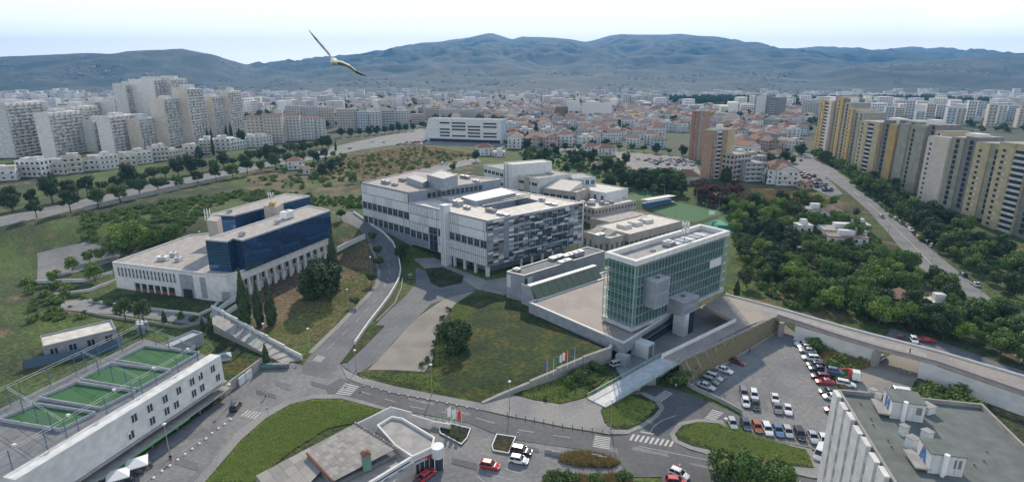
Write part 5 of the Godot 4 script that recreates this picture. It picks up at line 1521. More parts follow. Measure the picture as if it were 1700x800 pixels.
	for k in 2: part(o, "garage_door", bx(5.4 + k * 2.8, 0.0, 0.1, 7.8 + k * 2.8, 2.2, 0.42), M.white_panel, rel(TB, o))
	# avenue retaining wall
	o = thing("avenue_wall", "long concrete retaining wall between avenue and green field", "wall", gp(240, 325))
	o.position.y = 0
	ground_wall(o, [[139, 350], [200, 335], [270, 320], [330, 306], [375, 297]], 0.6, 2.2, M.concrete)
	# fence along the shop yard
	o = thing("yard_fence", "thin green mesh fence on posts between shop yard and pavement", "fence", gp(710, 690))
	o.position.y = 0
	var fp := [[653, 681], [683, 688], [715, 697], [745, 704], [775, 711]]
	for i in fp.size() - 1:
		var a := gp(fp[i][0], fp[i][1]); var b := gp(fp[i + 1][0], fp[i + 1][1])
		for k in 3:
			var q := a.lerp(b, k / 3.0) - o.position
			part(o, "post", B.new().tube(q, q + Vector3(0, 1.8, 0), 0.05, 0.05, 5), M.net_green)
		for y in [0.2, 0.7, 1.2, 1.75]: part(o, "rail", B.new().tube(a - o.position + Vector3(0, y, 0), b - o.position + Vector3(0, y, 0), 0.025, 0.025, 4), M.net_green)
	for e in [[[728, 712], [742, 703], [782, 713], [776, 729], [766, 740], [730, 721]], [[816, 742], [824, 722], [857, 727], [845, 755], [818, 750]]]:
		var q := []
		for k in e: q.append(gp(k[0], k[1]))
		var kb := thing("planter_bed", ["triangular kerbed bed of dry grass below the shop flags", "kerbed bed of dry grass beside parked dark car"][0 if e[0][0] == 728 else 1], "planter", q[0])
		part(kb, "bed_soil", B.new().prism(polyrel(q, q[0]), 0, 0.22), M.lawn_dry)
		part(kb, "kerb", rimmed(q, q[0], 0.0, 0.4, 0.22), M.white_wall)

func height_at(p: Vector3, v: float) -> float:   # height of the sight line at row v above the foot p
	var lo := -20.0; var hi := 200.0
	for i in 40:
		var m := (lo + hi) / 2
		var yy := m - EYE
		var zc := -p.z * cs - yy * sn
		var yc := yy * cs - p.z * sn
		if 400.0 - FOC * yc / zc > v: lo = m
		else: hi = m
	return lo

# balcony facade on the plane z = 0 of frame T, joined into three meshes
func balcony_wall(o: Node3D, T: Transform3D, W: float, H: float, fh: float, bay: float, wall: Material, sd: int) -> void:
	var r := RandomNumberGenerator.new(); r.seed = sd
	var dk := B.new(); var lt := B.new(); var cl := B.new()
	dk.T = T; lt.T = T; cl.T = T
	var nf := int(H / fh); var nb := maxi(1, int(W / bay))
	var st := W / nb
	for j in nf:
		var y := j * fh + 0.5
		for i in nb:
			var x := i * st
			if r.randf() < 0.12:
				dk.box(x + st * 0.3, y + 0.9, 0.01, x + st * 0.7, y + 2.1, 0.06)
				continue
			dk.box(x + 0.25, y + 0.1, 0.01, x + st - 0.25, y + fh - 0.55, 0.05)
			lt.box(x + 0.1, y - 0.15, 0.02, x + st - 0.1, y + 0.05, 1.3)
			if r.randf() < 0.75: lt.box(x + 0.1, y + 0.05, 1.2, x + st - 0.1, y + 1.0, 1.3)
			if r.randf() < 0.16: cl.box(x + 0.3, y + 1.1, 1.18, x + st * r.randf_range(0.5, 0.9), y + 2.2, 1.26)
	for i in nb + 1:
		if i % 2 == 0: lt.box(i * st - 0.12, 0, 0.03, i * st + 0.12, H, 1.28)
	part(o, "window_recesses", dk, M.recess_shade, Transform3D(), true)  # flat panels, shade of the loggias painted in as grey
	part(o, "balconies", lt, wall, Transform3D(), true)
	if cl.v.size() > 0: part(o, "awnings", cl, M.wall_cream, Transform3D(), true)

func slab_tower(label: String, u0: float, u1: float, vt: float, vb: float, depth: float, end_m: Material, sd: int) -> void:
	var a := gp(u0, vb); var b := gp(u1, vb)
	var h := height_at(a, vt) - a.y
	var o := thing("tower_block", label, "building", a, "concrete tower blocks beyond the avenue", 0.06)
	var W := wid(a, b)
	part(o, "end_wall", bx(0, -3, -1.2, W, h, 0), end_m)
	part(o, "body", bx(0.3, -3, -depth, W - 0.9, h - 1.0, -1.22), M.tower_concrete)
	balcony_wall(o, Transform3D(Basis(Vector3.UP, PI / 2), Vector3(W - 0.9, 0, -1.4)), depth - 1.6, h - 1.2, 2.9, 3.4, M.tower_white, sd)
	var r := RandomNumberGenerator.new(); r.seed = sd
	part(o, "roof_house", bx(1.5, h - 0.99, -depth * 0.6, W - 2.5, h + r.randf_range(1.5, 3.5), -depth * 0.35), M.tower_white)
	for k in 4:
		var z := -3.0 - k * depth / 5
		part(o, "aerial", B.new().tube(Vector3(W * 0.4, h - 1, z), Vector3(W * 0.4, h + 3.2, z), 0.12, 0.08, 4), M.galvanised)

# tower made of upright bays set forward and back along its front
func bay_tower(label: String, nm: String, grp: String, a: Vector3, b: Vector3, h: float, depth: float, bays: Array, sd: int) -> void:
	var o := thing(nm, label, "building", a, grp)
	o.transform.basis = fr(a, b).basis
	var W := wid(a, b)
	var tot := 0.0
	for e in bays: tot += e[0]
	var x := 0.0
	var r := RandomNumberGenerator.new(); r.seed = sd
	for e in bays:
		var w: float = e[0] / tot * W
		var hh: float = h + e[3]
		part(o, "bay", bx(x, -2, -depth, x + w - 0.03, hh, e[2]), e[1])
		part(o, "bay_roof", bx(x + 0.2, hh + 0.003, -depth + 0.2, x + w - 0.25, hh + 0.3, e[2] - 0.2), M.roof_grey)
		var dk := B.new(); var lt := B.new()
		var nf := int(hh / 2.85)
		for j in nf:
			var y := j * 2.85 + 0.8
			if e[4] == "w":
				dk.box(x + w * 0.3, y, e[2] + 0.01, x + w * 0.5, y + 1.3, e[2] + 0.06)
				if r.randf() < 0.6: lt.box(x + w * 0.55, y, e[2] + 0.01, x + w * 0.72, y + 1.3, e[2] + 0.06)
			elif e[4] == "b":
				dk.box(x + 0.2, y, e[2] + 0.01, x + w - 0.2, y + 1.5, e[2] + 0.05)
				lt.box(x + 0.1, y - 1.1, e[2] + 0.01, x + w - 0.1, y - 0.05, e[2] + 0.5)
			elif e[4] == "s":
				dk.box(x + w * 0.36, y, e[2] + 0.01, x + w * 0.64, y + 2.2, e[2] + 0.06)
		if dk.v.size() > 0: part(o, "windows", dk, M.window_glass, Transform3D(), true)
		if lt.v.size() > 0: part(o, "balconies", lt, M.tower_white, Transform3D(), true)
		x += w
	part(o, "lift_house", bx(W * 0.4, h + 0.4, -depth * 0.7, W * 0.58, h + 3.6, -depth * 0.3), M.tower_concrete)
	part(o, "aerial", B.new().tube(Vector3(W * 0.45, h + 3, -depth / 2), Vector3(W * 0.45, h + 6.5, -depth / 2), 0.1, 0.06, 4), M.galvanised)

func tower_blocks() -> void:
	var L := [["pale concrete tower with broad blank end wall beside the lowest terrace", 141, 160, 199, 252, 36, M.tower_concrete],
		["grey concrete tower with wide blank end wall and stacked balconies", 169, 190, 192, 257, 44, M.tower_concrete],
		["shorter tan concrete tower standing between two taller grey ones", 217, 236, 197, 252, 36, M.tower_tan],
		["tall pale tower with sand coloured end wall and full balcony side", 260, 281, 163, 246, 40, M.tower_tan],
		["tallest concrete tower with aerials and long blank end wall", 298, 321, 146, 240, 40, M.tower_tan],
		["slim tan tower rising behind the black cypresses", 342, 359, 159, 232, 30, M.tower_tan],
		["stepped cream tower with balconies above the dark pines", 374, 386, 150, 227, 42, M.tower_tan]]
	for i in L.size():
		var e: Array = L[i]
		slab_tower(e[0], e[1], e[2], e[3], e[4], e[5], e[6], 100 + i)
	slab_tower("broad rear concrete tower crowned with many aerials", 230, 268, 131, 234, 60, M.tower_concrete, 120)
	slab_tower("rear concrete tower with open loggia top behind tan tower", 203, 222, 138, 236, 40, M.tower_white, 121)
	slab_tower("rear pale tower beside the tallest concrete tower's shoulder", 270, 296, 128, 230, 40, M.tower_white, 122)
	slab_tower("low rear concrete tower beyond the first blank wall", 142, 165, 168, 236, 40, M.tower_white, 123)
	slab_tower("low rear tower with stepped roof boxes among the slabs", 172, 200, 165, 234, 40, M.tower_concrete, 124)
	slab_tower("concrete tower with blank grey wall near the avenue bend", 70, 92, 186, 262, 44, M.tower_concrete, 125)
	slab_tower("grey concrete tower set back from the avenue bend", 106, 130, 176, 250, 40, M.tower_concrete, 126)
	slab_tower("broad concrete tower at the far bend of the avenue", -10, 24, 170, 262, 44, M.tower_white, 127)
	# terraces in front of them
	var names := ["white two storey terrace with roof terraces below the towers", "white stepped terrace with small dark windows along the avenue", "pale terrace with enclosed balconies below the towers"]
	var segs := [[-60, -20, 306], [-16, 24, 301], [28, 66, 296], [70, 104, 292], [106, 136, 288], [139, 166, 284], [168, 196, 281], [198, 226, 277], [228, 252, 272], [254, 280, 268], [282, 304, 264], [306, 330, 260], [332, 356, 256], [358, 382, 252], [384, 404, 248], [408, 430, 246], [432, 452, 243]]
	var rt := RandomNumberGenerator.new(); rt.seed = 19
	for i in segs.size():
		var e: Array = segs[i]
		var nx2: Array = segs[mini(i + 1, segs.size() - 1)]
		var a := gp(e[0], e[2] + rt.randf_range(-2, 2)); var b := gp(nx2[0] - 0.5 if i < segs.size() - 1 else e[1], e[2] - 2)
		var hh := rt.randf_range(6.5, 12.0)
		var t := block("terrace_house", names[i % 3], "house", a, b, rt.randf_range(12, 22), a.y, a.y + hh, {"wall": [M.white_wall, M.tower_white, M.wall_cream][rt.randi() % 3], "floors": int(hh / 2.9), "bay": rt.randf_range(2.4, 4.0), "ww": rt.randf_range(1.0, 2.0), "joined": true, "balcony": rt.randf_range(0.7, 1.6), "sides": [0, 1], "group": "terraces below the towers", "roof": [M.roof_grey, M.roof_white, M.tile_rust][rt.randi() % 3]})
		var W := wid(a, b)
		for k in 3:
			var x := rt.randf_range(0.05, 0.6) * W
			part(t, "roof_storey", bx(x, hh + 0.13, -rt.randf_range(6, 11), x + W * rt.randf_range(0.2, 0.38), hh + rt.randf_range(1.6, 3.4) + k * 0.05, -rt.randf_range(1.5, 4)), [M.white_wall, M.tower_white, M.wall_cream][k])
	# apartment blocks in the middle distance
	var md := [[412, 440, 238, 196, "cream apartment block with tiled gables above the terraces", M.wall_cream], [440, 470, 238, 193, "pale apartment block with tall stair strip near avenue trees", M.wall_cream], [470, 500, 234, 194, "white apartment block with stacked balconies by avenue trees", M.white_wall], [500, 522, 232, 196, "white apartment block with projecting corner balconies", M.white_wall], [522, 542, 230, 198, "narrow white apartment block at the terrace row's end", M.white_wall], [476, 500, 215, 176, "tall rear apartment block with grey stripes", M.tower_white], [500, 530, 213, 177, "rear white apartment block behind the gables", M.tower_white], [530, 556, 212, 179, "rear cream block beside the bare hill", M.wall_cream], [560, 592, 217, 182, "pale yellow block behind the dark tree belt", M.wall_cream], [594, 612, 217, 186, "blue striped block behind the dark tree belt", M.wall_pale_blue], [613, 634, 216, 186, "white block with dark stair slots behind tree belt", M.tower_white], [636, 656, 214, 184, "grey block with narrow slots behind tree belt", M.wall_grey], [657, 680, 212, 184, "grey green block at the end of tree belt", M.tower_white], [706, 730, 198, 180, "pink block behind the white office slab", M.wall_rose], [734, 760, 197, 181, "white block row behind the office slab", M.tower_white], [764, 790, 196, 182, "cream block behind the office slab's roof", M.wall_cream], [684, 706, 205, 190, "small orange block by the avenue's end", M.wall_rose]]
	for i in md.size():
		var e: Array = md[i]
		var a := gp(e[0], e[2]); var b := gp(e[1], e[2] - 0.6)
		var h := height_at(a, e[3])
		var bo := block("apartment_block", e[4], "building", a, b, 16, a.y, h, {"wall": e[5], "floors": int((h - a.y) / 3.0), "bay": 3.4, "ww": 1.7, "joined": true, "balcony": 1.1, "sides": [0, 1], "roof": M.roof_grey})
		if i < 5:
			var W := wid(a, b)
			var rf := B.new(); var H := h - a.y
			rf.hexa([Vector3(-0.3, H + 0.62, 0.5), Vector3(W + 0.3, H + 0.62, 0.5), Vector3(W + 0.3, H + 0.62, -10), Vector3(-0.3, H + 0.62, -10), Vector3(-0.3, H + 2.6, -4.6), Vector3(W + 0.3, H + 2.6, -4.6), Vector3(W + 0.3, H + 2.6, -5.2), Vector3(-0.3, H + 2.6, -5.2)])
			part(bo, "tiled_roof", rf, M.tile_red)
	# long white slab by the avenue
	var a := gp(712, 234); var b := gp(832, 238)
	var h := height_at(a, 197)
	var o := block("office_slab", "long white office slab with ribbon windows and ramped end", "building", a, b, 18, a.y, h, {"wall": M.white_wall, "floors": 0, "roof": M.roof_grey})
	var W := wid(a, b)
	var H := h - a.y
	for j in 5:
		for e in [[0.16, 0.3], [0.33, 0.52], [0.55, 0.72], [0.76, 0.94]]:
			if (j + int(e[0] * 10)) % 5 == 4: continue
			var w := part(o, "ribbon_window", bx(W * e[0], 5.6 + j * 3.4, 0.01, W * e[1], 7.2 + j * 3.4, 0.07), M.window_glass)
			part(w, "sill", bx(W * e[0], 5.4 + j * 3.4, 0.01, W * e[1], 5.58 + j * 3.4, 0.5), M.white_panel)
	part(o, "shop_front", bx(1, 0, 0.01, W - 1, 3.2, 0.06), M.window_glass)
	part(o, "canopy", bx(0, 3.3, 0.01, W, 3.8, 2.4), M.white_wall)
	var rp := B.new()
	rp.hexa([Vector3(-7, 0, 0), Vector3(-0.02, 0, 0), Vector3(-0.02, 0, -17), Vector3(-7, 0, -17), Vector3(-0.5, H * 0.9, 0), Vector3(-0.02, H * 0.9, 0), Vector3(-0.02, H * 0.9, -17), Vector3(-0.5, H * 0.9, -17)])
	part(o, "sloping_end", rp, M.white_wall)
	part(o, "blue_end", bx(W + 0.01, 0, -17.8, W + 0.4, H, -0.2), M.wall_pale_blue)
	# ochre and green towers along the other avenue
	var y: Material = M.ochre; var s: Material = M.slate; var g: Material = M.sage; var c: Material = M.cream; var tn: Material = M.tower_tan
	var G := "ochre and green towers along the tree lined avenue"
	a = gp(1351, 251); b = gp(1420, 276)
	h = height_at(a, 166) - a.y
	bay_tower("tall ochre and slate tower, first of the stepped row", "bay_tower", G, a, b, h, 16, [[7, y, 0, 0, "w"], [6, y, -0.8, 0, "b"], [4, tn, 0, 0, ""], [4, s, -2.5, 5, ""], [8, y, -1.5, 4, "w"], [3, s, -2.5, 3, "s"], [7, g, -1, 0, "s"], [6, y, 0.3, -4, "w"], [6, g, -0.8, -5, "s"], [5, g, -0.5, -6, "s"]], 200)
	a = gp(1415, 288); b = gp(1503, 316)
	h = height_at(a, 200) - a.y
	bay_tower("cream and grey green tower nearest the avenue crossing", "bay_tower", G, a, b, h, 16, [[6, c, 0, 0, "w"], [5, c, -0.8, 0, "b"], [4, c, 0, 0, ""], [6, s, -2.5, 2, "s"], [5, y, -1, 0, ""], [6, s, -2, 3, "s"], [7, g, -1, 3, "s"]], 201)
	a = gp(1478, 308); b = gp(1548, 332)
	h = height_at(a, 205) - a.y
	bay_tower("grey green tower with slim dark window strips beside cream tower", "bay_tower", G, a, b, h, 16, [[6, g, 0, 0, ""], [5, g, -1, 0, "s"], [6, g, 0.4, 0, ""], [6, s, -1.5, 1, "s"], [6, c, 0, -2, "w"]], 202)
	a = gp(1522, 330); b = gp(1640, 372)
	h = height_at(a, 226) - a.y
	bay_tower("pale sage tower with sand strip near the lower avenue", "bay_tower", G, a, b, h, 16, [[5, tn, 0, 0, "w"], [6, tn, 0.3, 0, ""], [6, g, -1, 1, "s"], [6, s, -1.5, 2, "s"], [6, c, 0, 0, "w"], [6, g, -0.6, 0, "s"]], 203)
	a = gp(1630, 372); b = gp(1760, 420)
	h = height_at(a, 236) - a.y
	bay_tower("cream tower with dark strips at the lower avenue's end", "bay_tower", G, a, b, h, 16, [[6, c, 0, 0, "w"], [5, c, -0.8, 0, "b"], [6, s, -2, 2, "s"], [6, g, -1, 0, "s"], [6, y, 0, 0, "w"]], 204)
	# brown pair
	a = gp(1143, 264); b = gp(1166, 266)
	h = height_at(a, 184) - a.y
	bay_tower("brown brick tower with paired white windows and glazed side", "brick_tower", "", a, b, h, 10, [[4, M.brick_brown, 0, 0, ""], [9, M.brick_brown, 0.02, 0, "w"], [4, M.brick_brown, 0, 0, ""], [3, M.wall_pale_blue, -0.5, 2, "s"], [9, M.brick_tan, -1, 0, ""]], 205)
	a = gp(1177, 298); b = gp(1213, 295)
	h = height_at(a, 217) - a.y
	bay_tower("tan brick tower with white balcony stack and cream flank", "brick_tower", "", a, b, h, 9, [[6, M.brick_tan, 0, 0, "w"], [6, M.pinkish, -0.6, -1, "w"], [8, M.tower_white, -1.0, 0, "b"], [9, M.brick_tan, 0, 0, ""], [13, M.cream, -0.2, 0.5, ""]], 206)
	# black and white tower, white apartments on the skyline, rows at right
	a = gp(1251, 196); b = gp(1273, 197)
	h = height_at(a, 159) - a.y
	bay_tower("white and black office tower rising over the red roofs", "office_tower", "", a, b, h, 24, [[2, M.slate, 0.3, 1.5, ""], [18, M.white_wall, 0, 0, ""], [4, M.slate, 0.2, 1, ""]], 207)
	a = gp(1273, 199); b = gp(1288, 200)
	bay_tower("dark tower with white floor bands beside white tower", "office_tower", "", a, b, h - 1, 24, [[4, M.slate, 0, 0, ""], [12, M.slate, -0.4, 0, "b"], [4, M.slate, 0, 0, ""]], 208)
	for i in 6:
		var u := 1034.0 + i * 13
		a = gp(u, 176); b = gp(u + 11.5, 176)
		h = height_at(a, 157 + (i * 7) % 4)
		block("apartment_block", "white apartment block in the row crowning the far hill", "building", a, b, 20, a.y, h, {"wall": M.white_wall, "floors": 6, "bay": 4.5, "ww": 3.0, "joined": true, "balcony": 1.5, "group": "white blocks on the far hill", "roof": M.roof_grey})
	for i in 5:
		var u := 1330.0 + i * 9.0
		a = gp(u, 196 + i * 0.8); b = gp(u + 8.6, 196.6 + i * 0.8)
		h = height_at(a, 166 + (i * 3) % 5 + i)
		block("apartment_block", "white apartment block in the row behind the ochre towers", "building", a, b, 30, a.y, h, {"wall": M.tower_white, "floors": 8, "bay": 3.6, "ww": 2.0, "joined": true, "balcony": 1.2, "group": "white blocks behind the ochre towers", "roof": M.roof_grey})
	for i in 16:
		var u := 1450.0 + i * 17
		var vb := 214.0 - (i * 5) % 17
		a = gp(u, vb); b = gp(u + 15, vb + 0.5)
		h = height_at(a, vb - 24 - (i * 7) % 13)
		block("apartment_block", ["white apartment block in the district beyond the ochre towers", "pale blue apartment block in the district beyond ochre towers", "cream apartment block in the district beyond the ochre towers"][i % 3], "building", a, b, 22, a.y, h, {"wall": [M.white_wall, M.wall_pale_blue, M.wall_cream][i % 3], "floors": 7, "bay": 3.6, "ww": 2.0, "joined": true, "balcony": 1.2, "group": "blocks beyond the ochre towers", "roof": M.roof_grey})
	# stepped grey flats and white house by the brown towers
	a = gp(1216, 300); b = gp(1244, 296)
	block("apartment_block", "beige stepped flats with many balconies beside tan brick tower", "building", a, b, 26, a.y, a.y + 17, {"wall": M.beige_wall, "floors": 5, "bay": 3.2, "ww": 1.8, "joined": true, "balcony": 1.4, "sides": [0, 1, 2], "roof": M.roof_grey})
	a = gp(1236, 302); b = gp(1272, 301)
	block("apartment_block", "grey stepped flats in front of beige flats", "building", a, b, 18, a.y, a.y + 12, {"wall": M.wall_grey, "floors": 4, "bay": 3.2, "ww": 1.6, "joined": true, "balcony": 1.0, "roof": M.roof_grey})
	# church with slim bell tower on the rise
	a = gp(943, 196); b = gp(962, 196)
	h = height_at(a, 168)
	o = block("church", "white modern church with slim bell tower above the town", "church", a, b, 30, a.y, h, {"wall": M.white_wall, "floors": 1, "bay": 9, "ww": 6, "wh": 3, "roof": M.roof_grey})
	part(o, "bell_tower", bx(13, 0, -12, 19, height_at(a, 152) - a.y, -6), M.white_wall)
	part(o, "bell_opening", bx(14.5, height_at(a, 160) - a.y, -5.99, 17.5, height_at(a, 155) - a.y, -5.9), M.slate)
	part(o, "cross_mast", B.new().tube(Vector3(12, 0, -9), Vector3(12, height_at(a, 146) - a.y, -9), 0.5, 0.2, 5), M.galvanised)
	part(o, "brown_nave", B.new().hexa([Vector3(-26, 0, -4), Vector3(-2, 0, -4), Vector3(-2, 0, -30), Vector3(-26, 0, -30), Vector3(-20, 19, -8), Vector3(-2, 19, -8), Vector3(-2, 19, -26), Vector3(-20, 19, -26)]), M.timber)
	a = gp(966, 199); b = gp(1012, 200)
	block("school_hall", "long white hall beside the church on the rise", "building", a, b, 24, a.y, height_at(a, 171), {"wall": M.white_wall, "floors": 1, "bay": 8, "ww": 5, "wh": 2, "joined": true, "roof": M.timber})

func make_house(nm: String, label: String, w: float, d: float, h: float, kind: String, wall: Material, roof: Material, sd: int) -> Node3D:
	var o := thing(nm, label, "house", Vector3.ZERO, "houses of the town below the mountain")
	var r := RandomNumberGenerator.new(); r.seed = sd
	part(o, "wall", bx(-w / 2, -3, -d / 2, w / 2, h, d / 2), wall)
	var e := 0.6
	if kind == "hip":
		part(o, "roof", B.new().hexa([Vector3(-w / 2 - e, h + 0.01, d / 2 + e), Vector3(w / 2 + e, h + 0.01, d / 2 + e), Vector3(w / 2 + e, h + 0.01, -d / 2 - e), Vector3(-w / 2 - e, h + 0.01, -d / 2 - e), Vector3(-w * 0.16, h + w * 0.22, 0.15), Vector3(w * 0.16, h + w * 0.22, 0.15), Vector3(w * 0.16, h + w * 0.22, -0.15), Vector3(-w * 0.16, h + w * 0.22, -0.15)]), roof)
	elif kind == "gable":
		var g := w * 0.24
		var b := B.new()
		b.hexa([Vector3(-w / 2 - e, h + 0.01, d / 2 + e), Vector3(w / 2 + e, h + 0.01, d / 2 + e), Vector3(w / 2 + e, h + 0.01, -d / 2 - e), Vector3(-w / 2 - e, h + 0.01, -d / 2 - e), Vector3(-0.1, h + g, d / 2 + e), Vector3(0.1, h + g, d / 2 + e), Vector3(0.1, h + g, -d / 2 - e), Vector3(-0.1, h + g, -d / 2 - e)])
		part(o, "roof", b, roof)
		var gb := B.new()
		gb.tri(Vector3(-w / 2 + 0.3, h, d / 2 + e + 0.02), Vector3(w / 2 - 0.3, h, d / 2 + e + 0.02), Vector3(0, h + g - 0.4, d / 2 + e + 0.02))
		part(o, "gable_wall", gb, wall)
	else:
		part(o, "roof", bx(-w / 2 - 0.2, h + 0.01, -d / 2 - 0.2, w / 2 + 0.2, h + 0.5, d / 2 + 0.2), roof)
		part(o, "roof_house", bx(-w * 0.2, h + 0.51, -d * 0.3, w * 0.2, h + 2.8, d * 0.1), wall)
	part(o, "chimney", bx(w * 0.22, h + 0.3, -d * 0.2, w * 0.22 + 0.8, h + w * 0.24, -d * 0.2 + 0.8), M.concrete)
	var dk := B.new(); var lt := B.new()
	var nf := maxi(1, int(h / 2.9))
	for s in 4:
		var T := Transform3D(Basis(Vector3.UP, s * PI / 2), Vector3.ZERO)
		var L := w if s % 2 == 0 else d
		var off := d / 2 if s % 2 == 0 else w / 2
		dk.T = T; lt.T = T
		var n := int(L / 3.2)
		var bal := r.randf() < 0.5
		for j in nf:
			if bal and j > 0 and j <= nf:
				lt.box(-L * 0.42, j * 2.9 - 0.1, off + 0.02, L * 0.2, j * 2.9 + 0.1, off + 1.4)
				lt.box(-L * 0.42, j * 2.9 + 0.1, off + 1.3, L * 0.2, j * 2.9 + 0.95, off + 1.4)
			for i in n:
				var x := -L / 2 + (i + 0.5) * L / n
				if i == 0 or r.randf() < 0.82: dk.box(x - 0.6, j * 2.9 + 0.9, off + 0.01, x + 0.6, j * 2.9 + 2.3, off + 0.07)
	part(o, "windows", dk, M.window_glass, Transform3D(), true)
	if lt.v.size() > 0: part(o, "balconies", lt, M.tower_white, Transform3D(), true)
	return o

